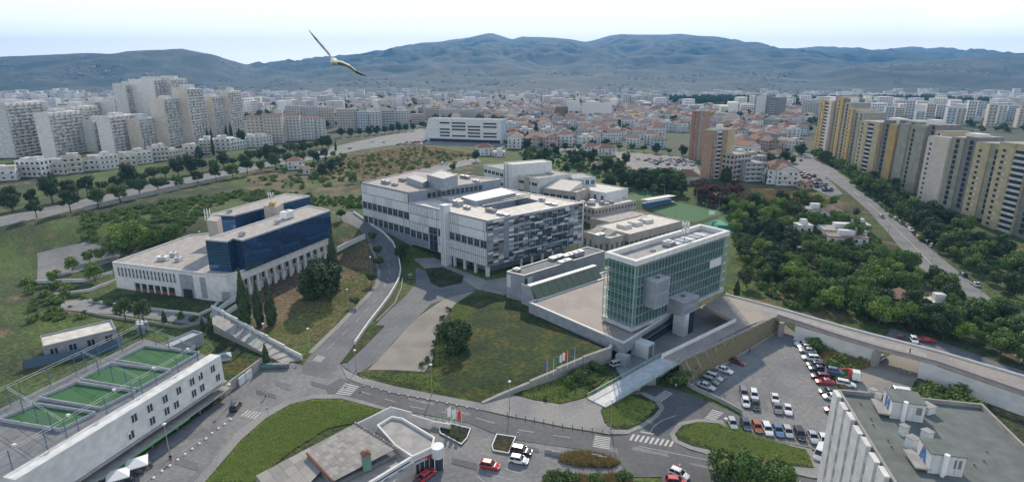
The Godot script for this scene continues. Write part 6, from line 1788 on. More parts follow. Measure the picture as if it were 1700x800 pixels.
func town() -> void:
	var kinds := [
		["white hip roofed town house with red tiles and small windows", 13, 12, 8.5, "hip", M.white_wall, M.tile_red],
		["cream gabled town house with pale tiles and a chimney", 11, 14, 8.5, "gable", M.wall_cream, M.tile_pale],
		["white three storey town house with balconies and rusty tiles", 14, 13, 10.5, "hip", M.white_wall, M.tile_rust],
		["white flat roofed town house with stair hut on top", 12, 12, 9.0, "flat", M.white_wall, M.roof_grey],
		["rose gabled town house with brown red tiles", 12, 15, 9.0, "gable", M.wall_rose, M.tile_rust],
		["grey unfinished town house with flat slab roof", 15, 13, 10.0, "flat", M.wall_grey, M.roof_beige],
		["white gabled town house with red tiles and side balconies", 12, 16, 10.5, "gable", M.white_wall, M.tile_red],
		["pale blue hip roofed town house with rusty tiles", 13, 13, 9.5, "hip", M.wall_pale_blue, M.tile_rust],
		["yellow flat roofed town house standing among white ones", 14, 14, 11, "flat", M.wall_yellow, M.roof_beige],
		["white low town house with broad brown tiled roof", 16, 13, 6.5, "hip", M.white_wall, M.tile_brown]]
	var protos := []
	var firsts := {}
	for k in kinds.size():
		var e: Array = kinds[k]
		protos.append(make_house("town_house", e[0], e[1], e[2], e[3], e[4], e[5], e[6], 300 + k))
	var r := RandomNumberGenerator.new(); r.seed = 5
	var placed := []
	# extra houses standing at known places
	for e in [[1235, 250, 2], [1255, 245, 4], [1275, 248, 4], [1262, 238, 0], [1290, 235, 6], [1305, 247, 1], [1320, 250, 3], [1240, 262, 6], [1258, 268, 1], [1228, 272, 3], [1248, 280, 5], [1290, 268, 0]]:
		placed.append([gp(e[0], e[1]), 0.3, e[2]])
	var rows := [[252, 1226, 1322], [243, 1224, 1328], [237, 1224, 1336], [243, 850, 1140], [238, 850, 1140], [231, 848, 1345], [225, 846, 1350], [219, 842, 1352], [213, 840, 1352], [207, 838, 1352], [202, 838, 1350], [197, 790, 1350], [193, 780, 1350], [189, 770, 1345], [186, 700, 1340], [183, 690, 1250], [180, 700, 1250]]
	for row in rows:
		var v: float = row[0]
		var u: float = row[1] + r.randf() * 8
		while u < row[2]:
			var vv := v + r.randf_range(-2.0, 2.0) * (0.6 if v < 195 else 1.0)
			var p := gp(u, vv)
			var step := FOC / (-p.z) * r.randf_range(15, 25)
			u += maxf(step, 4.5)
			var skip := false
			for z in [[1136, 1225, 225, 300], [936, 1015, 190, 202], [1246, 1292, 190, 203], [1228, 1330, 262, 330], [1352, 1460, 150, 300], [838, 850, 228, 246], [1296, 1352, 236, 300]]:
				if u > z[0] and u < z[1] and vv > z[2] and vv < z[3]: skip = true
			if skip or r.randf() < 0.12: continue
			placed.append([p, r.randf_range(-0.5, 0.5) + (PI / 2 if r.randf() < 0.4 else 0.0), r.randi()])
	var total := 0
	for q in placed:
		if total >= 298: break
		var k: int = q[2] % kinds.size()
		if k == 8 and r.randf() < 0.85: k = 0
		if k == 4 and r.randf() < 0.4: k = 6
		if k == 1 and r.randf() < 0.4: k = 3
		if k == 5 and r.randf() < 0.6: k = 2
		var sc := r.randf_range(0.85, 1.2)
		if firsts.has(k):
			copy(protos[k], q[0], q[1], "", "", sc)
		else:
			firsts[k] = true
			protos[k].position = q[0]; protos[k].rotation.y = q[1]
		total += 1
	# individual houses that stand apart
	var spec := [
		[490, 280, 0.35, "white villa with red roof alone in the green field", 11, 9, 6.5, "hip", M.white_wall, M.tile_red],
		[505, 288, 0.35, "low white outbuilding with red roof below the lone villa", 8, 6, 3.4, "gable", M.white_wall, M.tile_red],
		[804, 257, 0.1, "white house with red roof at the straw field's edge", 15, 10, 7, "hip", M.white_wall, M.tile_red],
		[829, 259, 0.1, "small white house beside the straw field house", 10, 8, 4, "flat", M.white_wall, M.roof_white],
		[980, 253, 0.0, "white house with brown roof in the dark scrub", 13, 10, 6, "hip", M.white_wall, M.tile_rust],
		[1004, 257, 0.2, "white house with red roof beside the pale track", 16, 11, 6.5, "hip", M.white_wall, M.tile_red],
		[991, 280, 0.0, "tiny white hut with brown roof in the wood", 8, 6, 3.5, "gable", M.white_wall, M.tile_brown],
		[1138, 303, -0.2, "low white house with red roof behind sports pitch", 18, 10, 5, "hip", M.wall_cream, M.tile_rust],
		[1302, 305, -0.1, "white villa with balconies and brown roofs beside dry meadow", 13, 11, 10, "gable", M.white_wall, M.tile_brown],
		[1284, 303, -0.1, "white villa wing with dark dormer roof beside dry meadow", 12, 11, 9.5, "hip", M.white_wall, M.tile_brown],
		[1292, 290, 0.2, "white house with weathered red roof behind the villa", 15, 11, 8, "hip", M.white_wall, M.tile_rust],
		[1337, 312, 0.1, "small shed with red roof among parked cars", 8, 6, 3, "gable", M.wall_rose, M.tile_red],
		[1352, 357, -0.15, "low white cottage in the overgrown gardens", 11, 7, 3.6, "flat", M.white_wall, M.roof_grey],
		[1376, 358, -0.15, "cottage with pink tiled pyramid roof in the gardens", 11, 9, 3.6, "hip", M.white_wall, M.tile_pale],
		[1333, 384, 0.0, "small white cube house beside parked garden car", 7, 6, 3.4, "flat", M.white_wall, M.roof_white],
		[1397, 392, -0.2, "sprawling low house with grey roof in the gardens", 19, 10, 3.6, "flat", M.white_wall, M.roof_grey],
		[1404, 402, -0.2, "low extension with terracotta terrace and white canopy", 17, 7, 3.0, "flat", M.white_wall, M.tile_pale],
		[1428, 382, -0.2, "white flat carport beside the sprawling house", 7, 6, 3.0, "flat", M.white_wall, M.roof_white],
		[1456, 516, -0.25, "small hut with red sheet roof above promenade", 7, 6, 3.0, "gable", M.wall_cream, M.tile_red],
		[1498, 515, -0.2, "brown roofed cottage among trees above the promenade", 12, 8, 3.6, "gable", M.wall_cream, M.tile_brown],
		[1478, 527, -0.2, "grey flat shed between cottage and red hut", 9, 7, 2.6, "flat", M.wall_grey, M.roof_grey],
		[1557, 515, -0.2, "white roofed shed beside the garden trees", 8, 6, 3.0, "flat", M.white_wall, M.roof_white]]
	for i in spec.size():
		var e: Array = spec[i]
		var o := make_house("cottage" if e[6] < 5 else "villa", e[3], e[4], e[5], e[6], e[7], e[8], e[9], 400 + i)
		o.remove_meta("group")
		o.position = gp(e[0], e[1]); o.rotation.y = e[2]
	# far quarter of the city: reads as one mass
	var hm := B.new()
	hm.col = Color(1, 1, 1)
	hm.box(-0.5, -0.3, -0.5, 0.5, 0.85, 0.5)
	hm.col = Color(0.5, 0.38, 0.32)
	hm.hexa([Vector3(-0.54, 0.851, 0.54), Vector3(0.54, 0.851, 0.54), Vector3(0.54, 0.851, -0.54), Vector3(-0.54, 0.851, -0.54), Vector3(-0.2, 1.1, 0.05), Vector3(0.2, 1.1, 0.05), Vector3(0.2, 1.1, -0.05), Vector3(-0.2, 1.1, -0.05)])
	var fm := B.new()
	fm.box(-0.5, -0.3, -0.5, 0.5, 1.0, 0.5)
	fm.col = Color(0.12, 0.13, 0.14)
	for j in 5:
		for i in 6: fm.box(-0.45 + i * 0.155, 0.08 + j * 0.19, 0.501, -0.37 + i * 0.155, 0.17 + j * 0.19, 0.51)
	var sets := [[hm.mesh(), 1500, "far_houses", "far red roofed houses merging below the mountain foot"], [fm.mesh(), 420, "far_blocks", "far pale apartment blocks merging below the mountain foot"]]
	for q in sets:
		var mm := MultiMesh.new()
		mm.transform_format = MultiMesh.TRANSFORM_3D; mm.use_colors = true; mm.mesh = q[0]
		mm.instance_count = q[1]
		var k := 0
		while k < q[1]:
			var z := -r.randf_range(930, 2450)
			var x := r.randf_range(-1.0, 1.0) * (-z) * 1.02
			if x > -450 and x < 350 and z > -1250 and q[2] == "far_blocks": continue
			if x < -150 and z > -1100: continue
			var sc := Vector3(r.randf_range(11, 18), r.randf_range(7, 11), r.randf_range(10, 16)) if q[2] == "far_houses" else Vector3(r.randf_range(18, 34), r.randf_range(14, 26), r.randf_range(13, 20))
			mm.set_instance_transform(k, Transform3D(Basis(Vector3.UP, r.randf() * 0.8 - 0.4 + (PI / 2 if r.randf() < 0.3 else 0.0)).scaled_local(sc), Vector3(x, terrain(x, z), z)))
			var t := r.randf_range(0.55, 0.8)
			mm.set_instance_color(k, Color(t, t * r.randf_range(0.9, 1.0), t * r.randf_range(0.8, 1.0)))
			k += 1
		var o := MultiMeshInstance3D.new()
		o.name = q[2]
		o.multimesh = mm
		o.material_override = M.far_wall
		add_child(o)
		metas(o, q[3], "houses", "", "stuff")

func leaf(b: B, p: Vector3, nrm: Vector3, s: float, r: RandomNumberGenerator) -> void:
	var t := nrm.cross(Vector3(r.randf() - 0.5, r.randf() - 0.5, r.randf() - 0.5)).normalized()
	var u := nrm.cross(t).normalized()
	var l := s * r.randf_range(0.7, 1.3)
	var w := l * r.randf_range(0.5, 0.8)
	var f := nrm * l * 0.18
	b.tri(p - t * l, p + u * w + f, p + t * l)
	b.tri(p - t * l, p + t * l, p - u * w + f)

func jitter(c: Color, r: RandomNumberGenerator, k: float) -> Color:
	var e := 1.0 + r.randf_range(-k, k)
	var g := r.randf_range(-0.12, 0.12)
	return Color(c.r * (e + g), c.g * e, c.b * (e - g * 0.5))

func crown_mesh(sd: int, rad: Vector3, cy: float, lumps: int, lr: float, leaves: int, ls: float, col: Color, flat_base := 0.0) -> ArrayMesh:
	var r := RandomNumberGenerator.new(); r.seed = sd
	var b := B.new()
	var cs2 := []
	for i in lumps:
		var d := Vector3(r.randfn(), r.randfn() * 0.9, r.randfn()).normalized()
		var q := pow(r.randf(), 0.45)
		var c := Vector3(d.x * rad.x, d.y * rad.y, d.z * rad.z) * q * 0.82
		if c.y < -rad.y * (1.0 - flat_base): c.y = -rad.y * (1.0 - flat_base) + r.randf() * 0.4
		cs2.append([c + Vector3(0, cy, 0), lr * r.randf_range(0.7, 1.25), jitter(col, r, 0.18)])
	for i in leaves:
		var e: Array = cs2[r.randi() % lumps]
		var d := Vector3(r.randfn(), r.randfn() + 0.15, r.randfn()).normalized()
		var p: Vector3 = e[0] + Vector3(d.x, d.y * 0.8, d.z) * e[1] * r.randf_range(0.55, 1.08)
		b.col = jitter(e[2], r, 0.3)
		leaf(b, p, (d + Vector3(r.randfn(), r.randfn(), r.randfn()) * 0.45).normalized(), ls, r)
	return b.mesh()

func trunk_mesh(sd: int, h: float, rad: float, spread: float, cy: float) -> B:
	var r := RandomNumberGenerator.new(); r.seed = sd
	var b := B.new()
	b.tube(Vector3(0, -0.3, 0), Vector3(0.05, h * 0.6, 0), rad, rad * 0.75, 7, false)
	b.tube(Vector3(0.05, h * 0.6, 0), Vector3(0, h, 0.05), rad * 0.75, rad * 0.55, 7, false)
	for i in 5:
		var a := TAU * i / 5 + r.randf()
		var e := Vector3(cos(a) * spread * 0.65, cy + r.randf_range(-0.2, 0.6) * spread * 0.5, sin(a) * spread * 0.65)
		b.tube(Vector3(0, h * 0.92, 0), e, rad * 0.45, rad * 0.14, 5, false)
	return b

func cone_mesh(sd: int, h: float, w: float, leaves: int, ls: float, col: Color) -> ArrayMesh:
	var r := RandomNumberGenerator.new(); r.seed = sd
	var b := B.new()
	for i in leaves:
		var t := 1.0 - sqrt(r.randf())
		t = clampf(t + r.randf_range(-0.02, 0.05), 0.0, 1.0)
		var prof := sin(PI * pow(clampf(t * 0.94 + 0.06, 0, 1), 0.62)) * 0.85 + 0.15 * (1.0 - t)
		var a := r.randf() * TAU
		var lump := 1.0 + 0.16 * sin(a * 3.0 + t * 17.0 + sd) + 0.1 * sin(a * 7.0 - t * 31.0)
		var rr := w * prof * lump * r.randf_range(0.7, 1.04)
		b.col = jitter(col, r, 0.3)
		var d := Vector3(cos(a), 0.35, sin(a)).normalized()
		leaf(b, Vector3(cos(a) * rr, 0.4 + t * (h - 0.4), sin(a) * rr), (d + Vector3(r.randfn(), r.randfn(), r.randfn()) * 0.3).normalized(), ls, r)
	return b.mesh()

var tree_lib := {}
func tree_kind(key: String, nm: String, sd: int, rad: Vector3, cy: float, th: float, tr: float, lumps: int, lr: float, leaves: int, ls: float, col: Color, fb := 0.2) -> void:
	tree_lib[key] = {"nm": nm, "crown": crown_mesh(sd, rad, cy, lumps, lr, leaves, ls, col, fb), "trunk": trunk_mesh(sd + 1, th, tr, rad.x, cy).mesh()}

func plant(key: String, p: Vector3, sc: float, label: String, grp := "", turn := -1.0, cat := "tree") -> Node3D:
	var k: Dictionary = tree_lib[key]
	var o := thing(k.nm, label, cat, p, grp)
	if k.has("trunk"): part(o, "trunk", k.trunk, M.bark)
	part(o, "crown", k.crown, M.leaf)
	o.rotation.y = turn if turn >= 0 else rng.randf() * TAU
	o.scale = Vector3(sc * rng.randf_range(0.92, 1.08), sc * rng.randf_range(0.9, 1.1), sc * rng.randf_range(0.92, 1.08))
	return o

func scatter(poly: Array, n: int, r: RandomNumberGenerator, apart: float, taken: Array) -> Array:
	var q := gpoly(poly)
	var lo := q[0]; var hi := q[0]
	for p in q: lo = lo.min(p); hi = hi.max(p)
	var out := []
	var tries := 0
	while out.size() < n and tries < n * 60:
		tries += 1
		var p := Vector2(r.randf_range(lo.x, hi.x), r.randf_range(lo.y, hi.y))
		if not Geometry2D.is_point_in_polygon(p, q): continue
		var ok := true
		for t in taken:
			if t.distance_squared_to(p) < apart * apart:
				ok = false
				break
		if not ok: continue
		out.append(Vector3(p.x, terrain(p.x, p.y), p.y)); taken.append(p)
	return out

func multi(nm: String, label: String, cat: String, mesh: Mesh, m: Material, xf: Array) -> void:
	var mm := MultiMesh.new()
	mm.transform_format = MultiMesh.TRANSFORM_3D
	mm.mesh = mesh
	mm.instance_count = xf.size()
	for k in xf.size(): mm.set_instance_transform(k, xf[k])
	var o := MultiMeshInstance3D.new()
	o.name = nm
	o.multimesh = mm
	o.material_override = m
	add_child(o)
	metas(o, label, cat, "", "stuff")

func along(pts: Array, gap: float) -> Array:
	var out := []
	var carry := 0.0
	for i in pts.size() - 1:
		var a := gp(pts[i][0], pts[i][1]); var b := gp(pts[i + 1][0], pts[i + 1][1])
		var L := a.distance_to(b)
		var d := carry
		while d < L:
			var p := a.lerp(b, d / L)
			out.append(Vector3(p.x, terrain(p.x, p.z), p.z))
			d += gap
		carry = d - L
	return out

func trees() -> void:
	var green := Color(0.105, 0.17, 0.036); var dark := Color(0.042, 0.074, 0.026); var bright := Color(0.17, 0.26, 0.045); var olive := Color(0.095, 0.115, 0.045); var rusty := Color(0.10, 0.045, 0.03)
	tree_kind("street", "street_tree", 1, Vector3(3.2, 2.4, 3.2), 5.0, 3.6, 0.22, 16, 1.35, 2600, 0.26, dark.lerp(green, 0.35))
	tree_kind("street_b", "street_tree", 2, Vector3(3.0, 2.5, 3.0), 4.8, 3.4, 0.2, 14, 1.4, 2600, 0.26, dark.lerp(green, 0.6))
	tree_kind("street_c", "street_tree", 21, Vector3(3.6, 3.0, 3.2), 4.6, 2.6, 0.22, 20, 1.2, 2600, 0.26, green)
	tree_kind("street_d", "street_tree", 23, Vector3(2.6, 3.2, 2.9), 4.8, 2.8, 0.2, 18, 1.15, 2600, 0.26, dark)
	tree_kind("broad", "broadleaf_tree", 3, Vector3(4.2, 3.4, 4.2), 5.0, 3.0, 0.28, 22, 1.6, 3600, 0.3, green)
	tree_kind("broad_b", "broadleaf_tree", 4, Vector3(4.0, 3.0, 4.4), 4.6, 2.8, 0.26, 20, 1.6, 3600, 0.3, bright)
	tree_kind("broad_d", "broadleaf_tree", 5, Vector3(4.2, 3.5, 4.0), 5.0, 3.0, 0.28, 20, 1.7, 3600, 0.3, dark)
	tree_kind("olive", "garden_tree", 6, Vector3(3.0, 2.3, 3.0), 3.4, 2.0, 0.2, 14, 1.25, 2400, 0.24, olive)
	tree_kind("garden", "garden_tree", 7, Vector3(2.8, 2.4, 2.8), 3.2, 1.8, 0.18, 14, 1.2, 2400, 0.24, bright.lerp(green, 0.4))
	tree_kind("rusty", "copper_tree", 8, Vector3(4.0, 3.2, 4.0), 4.6, 2.8, 0.26, 18, 1.6, 3000, 0.3, rusty)
	tree_kind("pine", "pine_tree", 9, Vector3(3.4, 4.2, 3.4), 6.0, 3.4, 0.3, 22, 1.4, 3600, 0.28, dark)
	tree_kind("feather", "ash_tree", 10, Vector3(2.6, 2.2, 2.6), 4.2, 2.8, 0.16, 20, 0.9, 1500, 0.2, dark.lerp(green, 0.4))
	tree_lib["dome"] = {"nm": "round_bush", "crown": crown_mesh(11, Vector3(4.9, 3.7, 4.7), 3.5, 60, 1.25, 9000, 0.24, dark.lerp(green, 0.25), 0.05), "trunk": trunk_mesh(12, 2.0, 0.3, 3.5, 3.0).mesh()}
	tree_lib["cypress"] = {"nm": "cypress_tree", "crown": cone_mesh(13, 16.5, 1.45, 5200, 0.28, dark.lerp(green, 0.05)), "trunk": trunk_mesh(14, 1.6, 0.22, 0.6, 3.0).mesh()}
	tree_lib["cypress_s"] = {"nm": "cypress_tree", "crown": cone_mesh(15, 5.0, 0.75, 1600, 0.18, dark.lerp(green, 0.12)), "trunk": trunk_mesh(16, 0.8, 0.1, 0.3, 1.2).mesh()}
	tree_lib["fir"] = {"nm": "fir_tree", "crown": cone_mesh(17, 12.0, 3.6, 5200, 0.34, dark), "trunk": trunk_mesh(18, 1.6, 0.25, 0.8, 3.0).mesh()}
	tree_lib["shrub"] = {"nm": "shrub", "crown": crown_mesh(19, Vector3(1.2, 0.9, 1.2), 0.8, 9, 0.6, 900, 0.14, dark.lerp(green, 0.6), 0.1)}
	var r := RandomNumberGenerator.new(); r.seed = 77
	# single trees that one can point at
	plant("dome", gp(757, 580), 1.22, "large dark round bush tree alone on the sloping lawn")
	plant("broad_d", gp(536, 500), 1.9, "large dark spreading tree between office and climbing road")
	plant("fir", gp(519, 494), 1.25, "dark conical fir beside the large spreading tree")
	plant("cypress", gp(556, 482), 1.4, "tallest cypress behind the spreading tree at the office end")
	plant("cypress", gp(408, 543), 1.15, "tall cypress at the office corner beside the ramp")
	plant("cypress", gp(431, 541), 0.92, "middle cypress of the three before the office colonnade")
	plant("cypress", gp(451, 540), 1.05, "broad cypress of three, nearest the dry lawn's middle")
	plant("cypress_s", gp(273, 538), 1.0, "small cypress beside the office garden path")
	plant("cypress_s", gp(337, 552), 1.05, "small cypress at the head of the broad steps")
	plant("cypress_s", gp(349, 552), 1.1, "small cypress touching the broad steps' upper end")
	plant("cypress_s", gp(442, 606), 1.2, "small cypress beside the bank wall and bins")
	plant("cypress_s", gp(1232, 429), 1.2, "small cypress by the park path above the promenade")
	plant("cypress_s", gp(1223, 492), 1.4, "small cypress on the park lawn beside glass slab")
	plant("cypress", gp(557, 250), 0.7, "lone cypress at the avenue's straw field corner")
	for e in [[345, 238], [352, 240], [376, 232], [384, 230], [354, 258]]: plant("cypress", gp(e[0], e[1]), 1.1, "black cypress in the group below the tan towers", "cypresses below the towers")
	for e in [[330, 262], [398, 232], [404, 234]]: plant("fir", gp(e[0], e[1]), 1.0, "dark fir standing below the tan towers", "firs below the towers")
	plant("broad_b", gp(213, 418), 1.65, "large bright green tree beside the office roof terrace")
	plant("broad", gp(226, 392), 1.0, "dark bushy tree behind the large bright one")
	plant("broad", gp(287, 400), 1.0, "rounded dark bush tree by the office's rear path")
	plant("garden", gp(263, 405), 1.1, "bright small tree by the office's rear path")
	plant("garden", gp(245, 408), 1.0, "small light tree between dark bushes behind office")
	plant("garden", gp(157, 466), 1.35, "open crowned light tree at the garden drive")
	for e in [[148, 436], [168, 432], [188, 424], [120, 450], [90, 470]]: plant("garden", gp(e[0], e[1]), 1.0, "small light tree lining the garden drive", "garden drive trees")
	plant("feather", gp(208, 535), 1.35, "feathery dark tree beside the tanks and path")
	plant("feather", gp(238, 537), 1.2, "feathery dark tree nearer the garden cypress")
	for e in [[619, 402], [626, 426], [629, 445], [617, 473], [590, 510]]: plant("street", gp(e[0], e[1]), 0.72 if e[1] < 500 else 0.55, "small round tree on the climbing road's pavement", "trees along the climbing road")
	plant("broad_d", gp(669, 431), 0.8, "dark bush tree beside the institute entrance drive")
	plant("street", gp(566, 365), 0.8, "small round tree at the top of climbing road")
	plant("street_b", gp(752, 285), 0.9, "single tree beside the road behind the institute")
	plant("pine", gp(790, 268), 1.0, "dark tree by the van behind the institute")
	plant("broad_d", gp(1011, 318), 1.25, "dark round tree at the annex's far corner")
	plant("broad_d", gp(1105, 318), 1.4, "largest dark tree in the wood behind pitch")
	plant("cypress_s", gp(781, 445), 0.8, "small dark conifer at the institute's white pylon foot")
	plant("shrub", gp(1200, 790), 2.6, "leafy dark bush at the road edge below lawn", "", -1.0, "bush")
	for e in [[1222, 795], [1245, 802], [1270, 806], [1290, 812]]: plant("broad", gp(e[0], e[1] + 8), 0.85, "leafy dark tree at the street edge before white tower", "street edge trees before the tower")
	plant("cypress", gp(1273, 305), 0.8, "dark cypress between grey flats and white villa")
	# rows of street trees
	for p in along([[60, 362], [146, 349], [270, 318], [375, 298], [445, 283], [545, 264]], 14.0): plant(["street", "street_b", "street_c", "street_d"][r.randi() % 4], p, r.randf_range(1.0, 1.75), "round street tree in the row along the near avenue kerb", "street trees on the near avenue kerb")
	for p in along([[20, 350], [139, 327], [270, 298], [375, 279], [470, 260], [545, 245]], 10.0): plant(["street", "street_c", "street_d", "broad_d", "pine"][r.randi() % 5], p, r.randf_range(1.0, 1.75), "round street tree in the row before the terraces", "street trees before the terraces")
	for p in along([[840, 243], [950, 250], [1040, 250], [1150, 261]], 13.0): plant(["street", "broad_d"][r.randi() % 2], p, r.randf_range(0.9, 1.2), "round tree in the row below the red roofed town", "street trees below the town")
	for p in along([[840, 232], [880, 236], [940, 240]], 11.0): plant("broad_d", p, 1.2, "dark tree in the clump beside the office slab", "trees beside the office slab")
	for p in along([[566, 228], [620, 224], [690, 217]], 12.0): plant(["broad_d", "pine"][r.randi() % 2], p, r.randf_range(1.0, 1.4), "dark tree in the belt before the grey blocks", "tree belt before the blocks")
	for p in along([[1352, 262], [1390, 280], [1440, 316], [1488, 350], [1535, 388], [1600, 440], [1680, 500]], 10.0): plant(["street", "broad_d", "broad"][r.randi() % 3], p, r.randf_range(0.9, 1.3), "dark roadside tree between avenue and ochre towers", "trees along the ochre towers")
	var taken := []
	var woods := [
		[[[1205, 345], [1290, 332], [1318, 350], [1320, 400], [1306, 500], [1268, 498], [1250, 420], [1205, 380]], 50, ["broad", "broad_d", "broad_b", "olive", "pine"], "dark green tree in the wood beside the park path", "wood beside the park path"],
		[[[1306, 420], [1400, 420], [1480, 430], [1530, 470], [1470, 520], [1340, 520], [1300, 500]], 52, ["broad", "garden", "olive", "broad_b"], "bushy garden tree in the overgrown plots below avenue", "overgrown plot trees"],
		[[[1430, 525], [1520, 530], [1570, 545], [1640, 575], [1560, 562], [1470, 545]], 24, ["broad", "broad_d", "broad_b"], "leafy tree behind the promenade near the cottages", "trees behind the promenade"],
		[[[1040, 300], [1085, 296], [1140, 306], [1130, 330], [1070, 318], [1020, 312]], 34, ["broad_d", "broad"], "dark tree in the wood behind the pitch", "wood behind the pitch"],
		[[[1150, 312], [1230, 305], [1240, 335], [1200, 348], [1150, 335]], 20, ["rusty", "rusty", "broad_d"], "coppery brown tree behind the pitch fence", "copper trees behind pitch"],
		[[[880, 256], [970, 262], [1040, 275], [1060, 292], [1000, 300], [900, 285], [860, 270]], 40, ["broad_d", "pine", "broad"], "dark tree scattered in the scrub behind the annexes", "scrub trees behind annexes"],
		[[[1400, 300], [1440, 318], [1500, 360], [1560, 420], [1560, 380], [1500, 330], [1440, 300]], 26, ["broad_d", "broad"], "tree on the strip below the ochre towers", "trees below the ochre towers"],
		[[[1455, 318], [1530, 345], [1620, 400], [1720, 470], [1720, 500], [1600, 430], [1520, 372]], 34, ["broad_d", "broad", "street_d"], "dark tree on the lawn at the feet of sage towers", "trees at the sage towers"],
		[[[1300, 335], [1400, 340], [1440, 370], [1460, 420], [1340, 410], [1325, 370]], 26, ["broad", "olive", "garden"], "garden tree near the low sprawling house", "trees near the sprawling house"],
		[[[1540, 470], [1720, 560], [1720, 620], [1600, 560]], 22, ["broad", "broad_d"], "tree on the avenue's lower verge", "lower verge trees"],
		[[[420, 265], [560, 258], [600, 280], [590, 310], [500, 300], [430, 285]], 26, ["olive", "broad_d", "garden"], "bush tree scattered in the field by lone villa", "field trees by the villa"],
		[[[1210, 420], [1250, 410], [1288, 480], [1240, 480], [1210, 470]], 8, ["olive", "garden"], "small park tree on the lawn by path", "park lawn trees"],
		[[[1228, 262], [1330, 250], [1345, 285], [1300, 292], [1250, 290]], 24, ["broad_d", "broad"], "tree between the red roofed houses by avenue", "trees by the avenue houses"]]
	for w in woods:
		for p in scatter(w[0], w[1], r, 4.2, taken):
			var key: String = w[2][r.randi() % w[2].size()]
			plant(key, p, r.randf_range(0.5, 1.25), w[3], w[4])
	# shrubs by the ramp and beds
	for e in [[955, 628], [966, 634], [975, 622], [990, 615], [948, 640], [978, 640]]: plant("shrub", gp(e[0], e[1]), 1.5, "dark shrub on the lawn below the flag wall", "shrubs below the flag wall", -1.0, "bush")
	for e in [[1136, 622], [1128, 630], [1140, 612], [1122, 640]]: plant("shrub", gp(e[0], e[1]), 2.2, "large bush at the embankment's lower end", "embankment bushes", -1.0, "bush")
	for e in [[1353, 577], [1360, 582]]: plant("shrub", gp(e[0], e[1]), 2.0, "round bush beside the parked white cars", "car park bushes", -1.0, "bush")
	for e in [[725, 458], [742, 462], [800, 437], [815, 441], [745, 425], [735, 432]]: plant("shrub", gp(e[0], e[1]), 0.7, "low shrub in the institute's front beds", "institute bed shrubs", -1.0, "bush")
	for e in [[722, 570], [718, 585], [728, 545], [735, 530], [710, 600], [700, 608], [745, 515]]: plant("shrub", gp(e[0], e[1]), 0.8, "straggling shrub between gravel yard and lawn", "gravel edge shrubs", -1.0, "bush")
	for e in [[300, 528], [320, 533], [200, 512], [222, 516], [245, 520], [160, 502], [180, 507]]: plant("shrub", gp(e[0], e[1]), 1.2, "clipped shrub along the office garden walls", "office garden shrubs", -1.0, "bush")
	for e in [[930, 800], [950, 798], [990, 803], [1035, 800], [915, 803]]: plant("shrub", gp(e[0], e[1]), 1.3, "bushy shrub on the dry verge at the street", "verge shrubs", -1.0, "bush")
	# undergrowth in fields, woods and plots
	var bush := crown_mesh(40, Vector3(1.5, 0.8, 1.5), 0.6, 8, 0.7, 260, 0.26, Color(0.14, 0.21, 0.045), 0.3)
	var xf := []
	for w in [[[[139, 400], [139, 360], [300, 330], [420, 318], [600, 330], [600, 345], [520, 345], [380, 330], [300, 395], [200, 420]], 620], [[[400, 300], [560, 265], [690, 245], [800, 262], [690, 285], [600, 305], [480, 315]], 300], [[[1205, 340], [1320, 330], [1460, 400], [1530, 460], [1500, 530], [1300, 510], [1260, 480], [1210, 380]], 900], [[[860, 255], [1030, 262], [1060, 300], [900, 290]], 260], [[[1370, 580], [1440, 590], [1450, 606], [1415, 612], [1395, 640], [1375, 610]], 14], [[[1520, 640], [1600, 640], [1640, 720], [1540, 700]], 60], [[[1405, 300], [1560, 420], [1600, 400], [1450, 295]], 160], [[[40, 470], [139, 470], [139, 530], [40, 540]], 40]]:
		for p in scatter(w[0], w[1], r, 0.0, []):
			var s := r.randf_range(0.5, 1.5)
			xf.append(Transform3D(Basis(Vector3.UP, r.randf() * TAU).scaled_local(Vector3(s, s * r.randf_range(0.7, 1.3), s)), p))
	multi("undergrowth", "low green undergrowth covering the fields and overgrown plots", "undergrowth", bush, M.leaf, xf)
	# grass tufts on the nearest lawns
	var tb := B.new()
	var r2 := RandomNumberGenerator.new(); r2.seed = 8
	for i in 16:
		var a := r2.randf() * TAU; var p := Vector3(r2.randfn() * 0.16, 0, r2.randfn() * 0.16)
		var tip := p + Vector3(cos(a) * 0.12, r2.randf_range(0.05, 0.16), sin(a) * 0.16)
		var s := Vector3(-sin(a), 0, cos(a)) * 0.05
		tb.col = jitter(Color(0.22, 0.32, 0.05) if i % 7 else Color(0.28, 0.24, 0.09), r2, 0.3)
		tb.tri(p - s, p + s, tip)
	xf = []
	var lawns := [[[[345, 800], [405, 730], [445, 696], [482, 675], [520, 666], [565, 667], [630, 683], [540, 712], [480, 750], [420, 800]], 9000, 0.12], [[[600, 622], [720, 622], [725, 570], [760, 510], [840, 505], [900, 545], [940, 600], [850, 640], [790, 664]], 5200, 0.25], [[[1125, 722], [1160, 704], [1195, 706], [1340, 750], [1350, 775], [1190, 748]], 2600, 0.2], [[[1000, 684], [1040, 658], [1090, 672], [1060, 704], [1010, 708]], 1200, 0.17], [[[860, 656], [930, 624], [1005, 606], [970, 658], [930, 668]], 1200, 0.15], [[[430, 560], [560, 470], [610, 440], [610, 490], [520, 590], [470, 590]], 2600, 0.0]]
	for w in lawns:
		for p in scatter(w[0], w[1], r, 0.0, []):
			var s := r.randf_range(0.6, 1.8)
			var e := clampf((p.x + 4.0) / 28.0, 0, 1) * 2.4 if w[1] == 5200 else 0.0
			xf.append(Transform3D(Basis(Vector3.UP, r.randf() * TAU).scaled_local(Vector3(s, s, s)), p + Vector3(0, w[2] + e - 0.02, 0)))
	multi("grass", "short tufted grass growing over the lawns", "grass", tb.mesh(), M.leaf, xf)
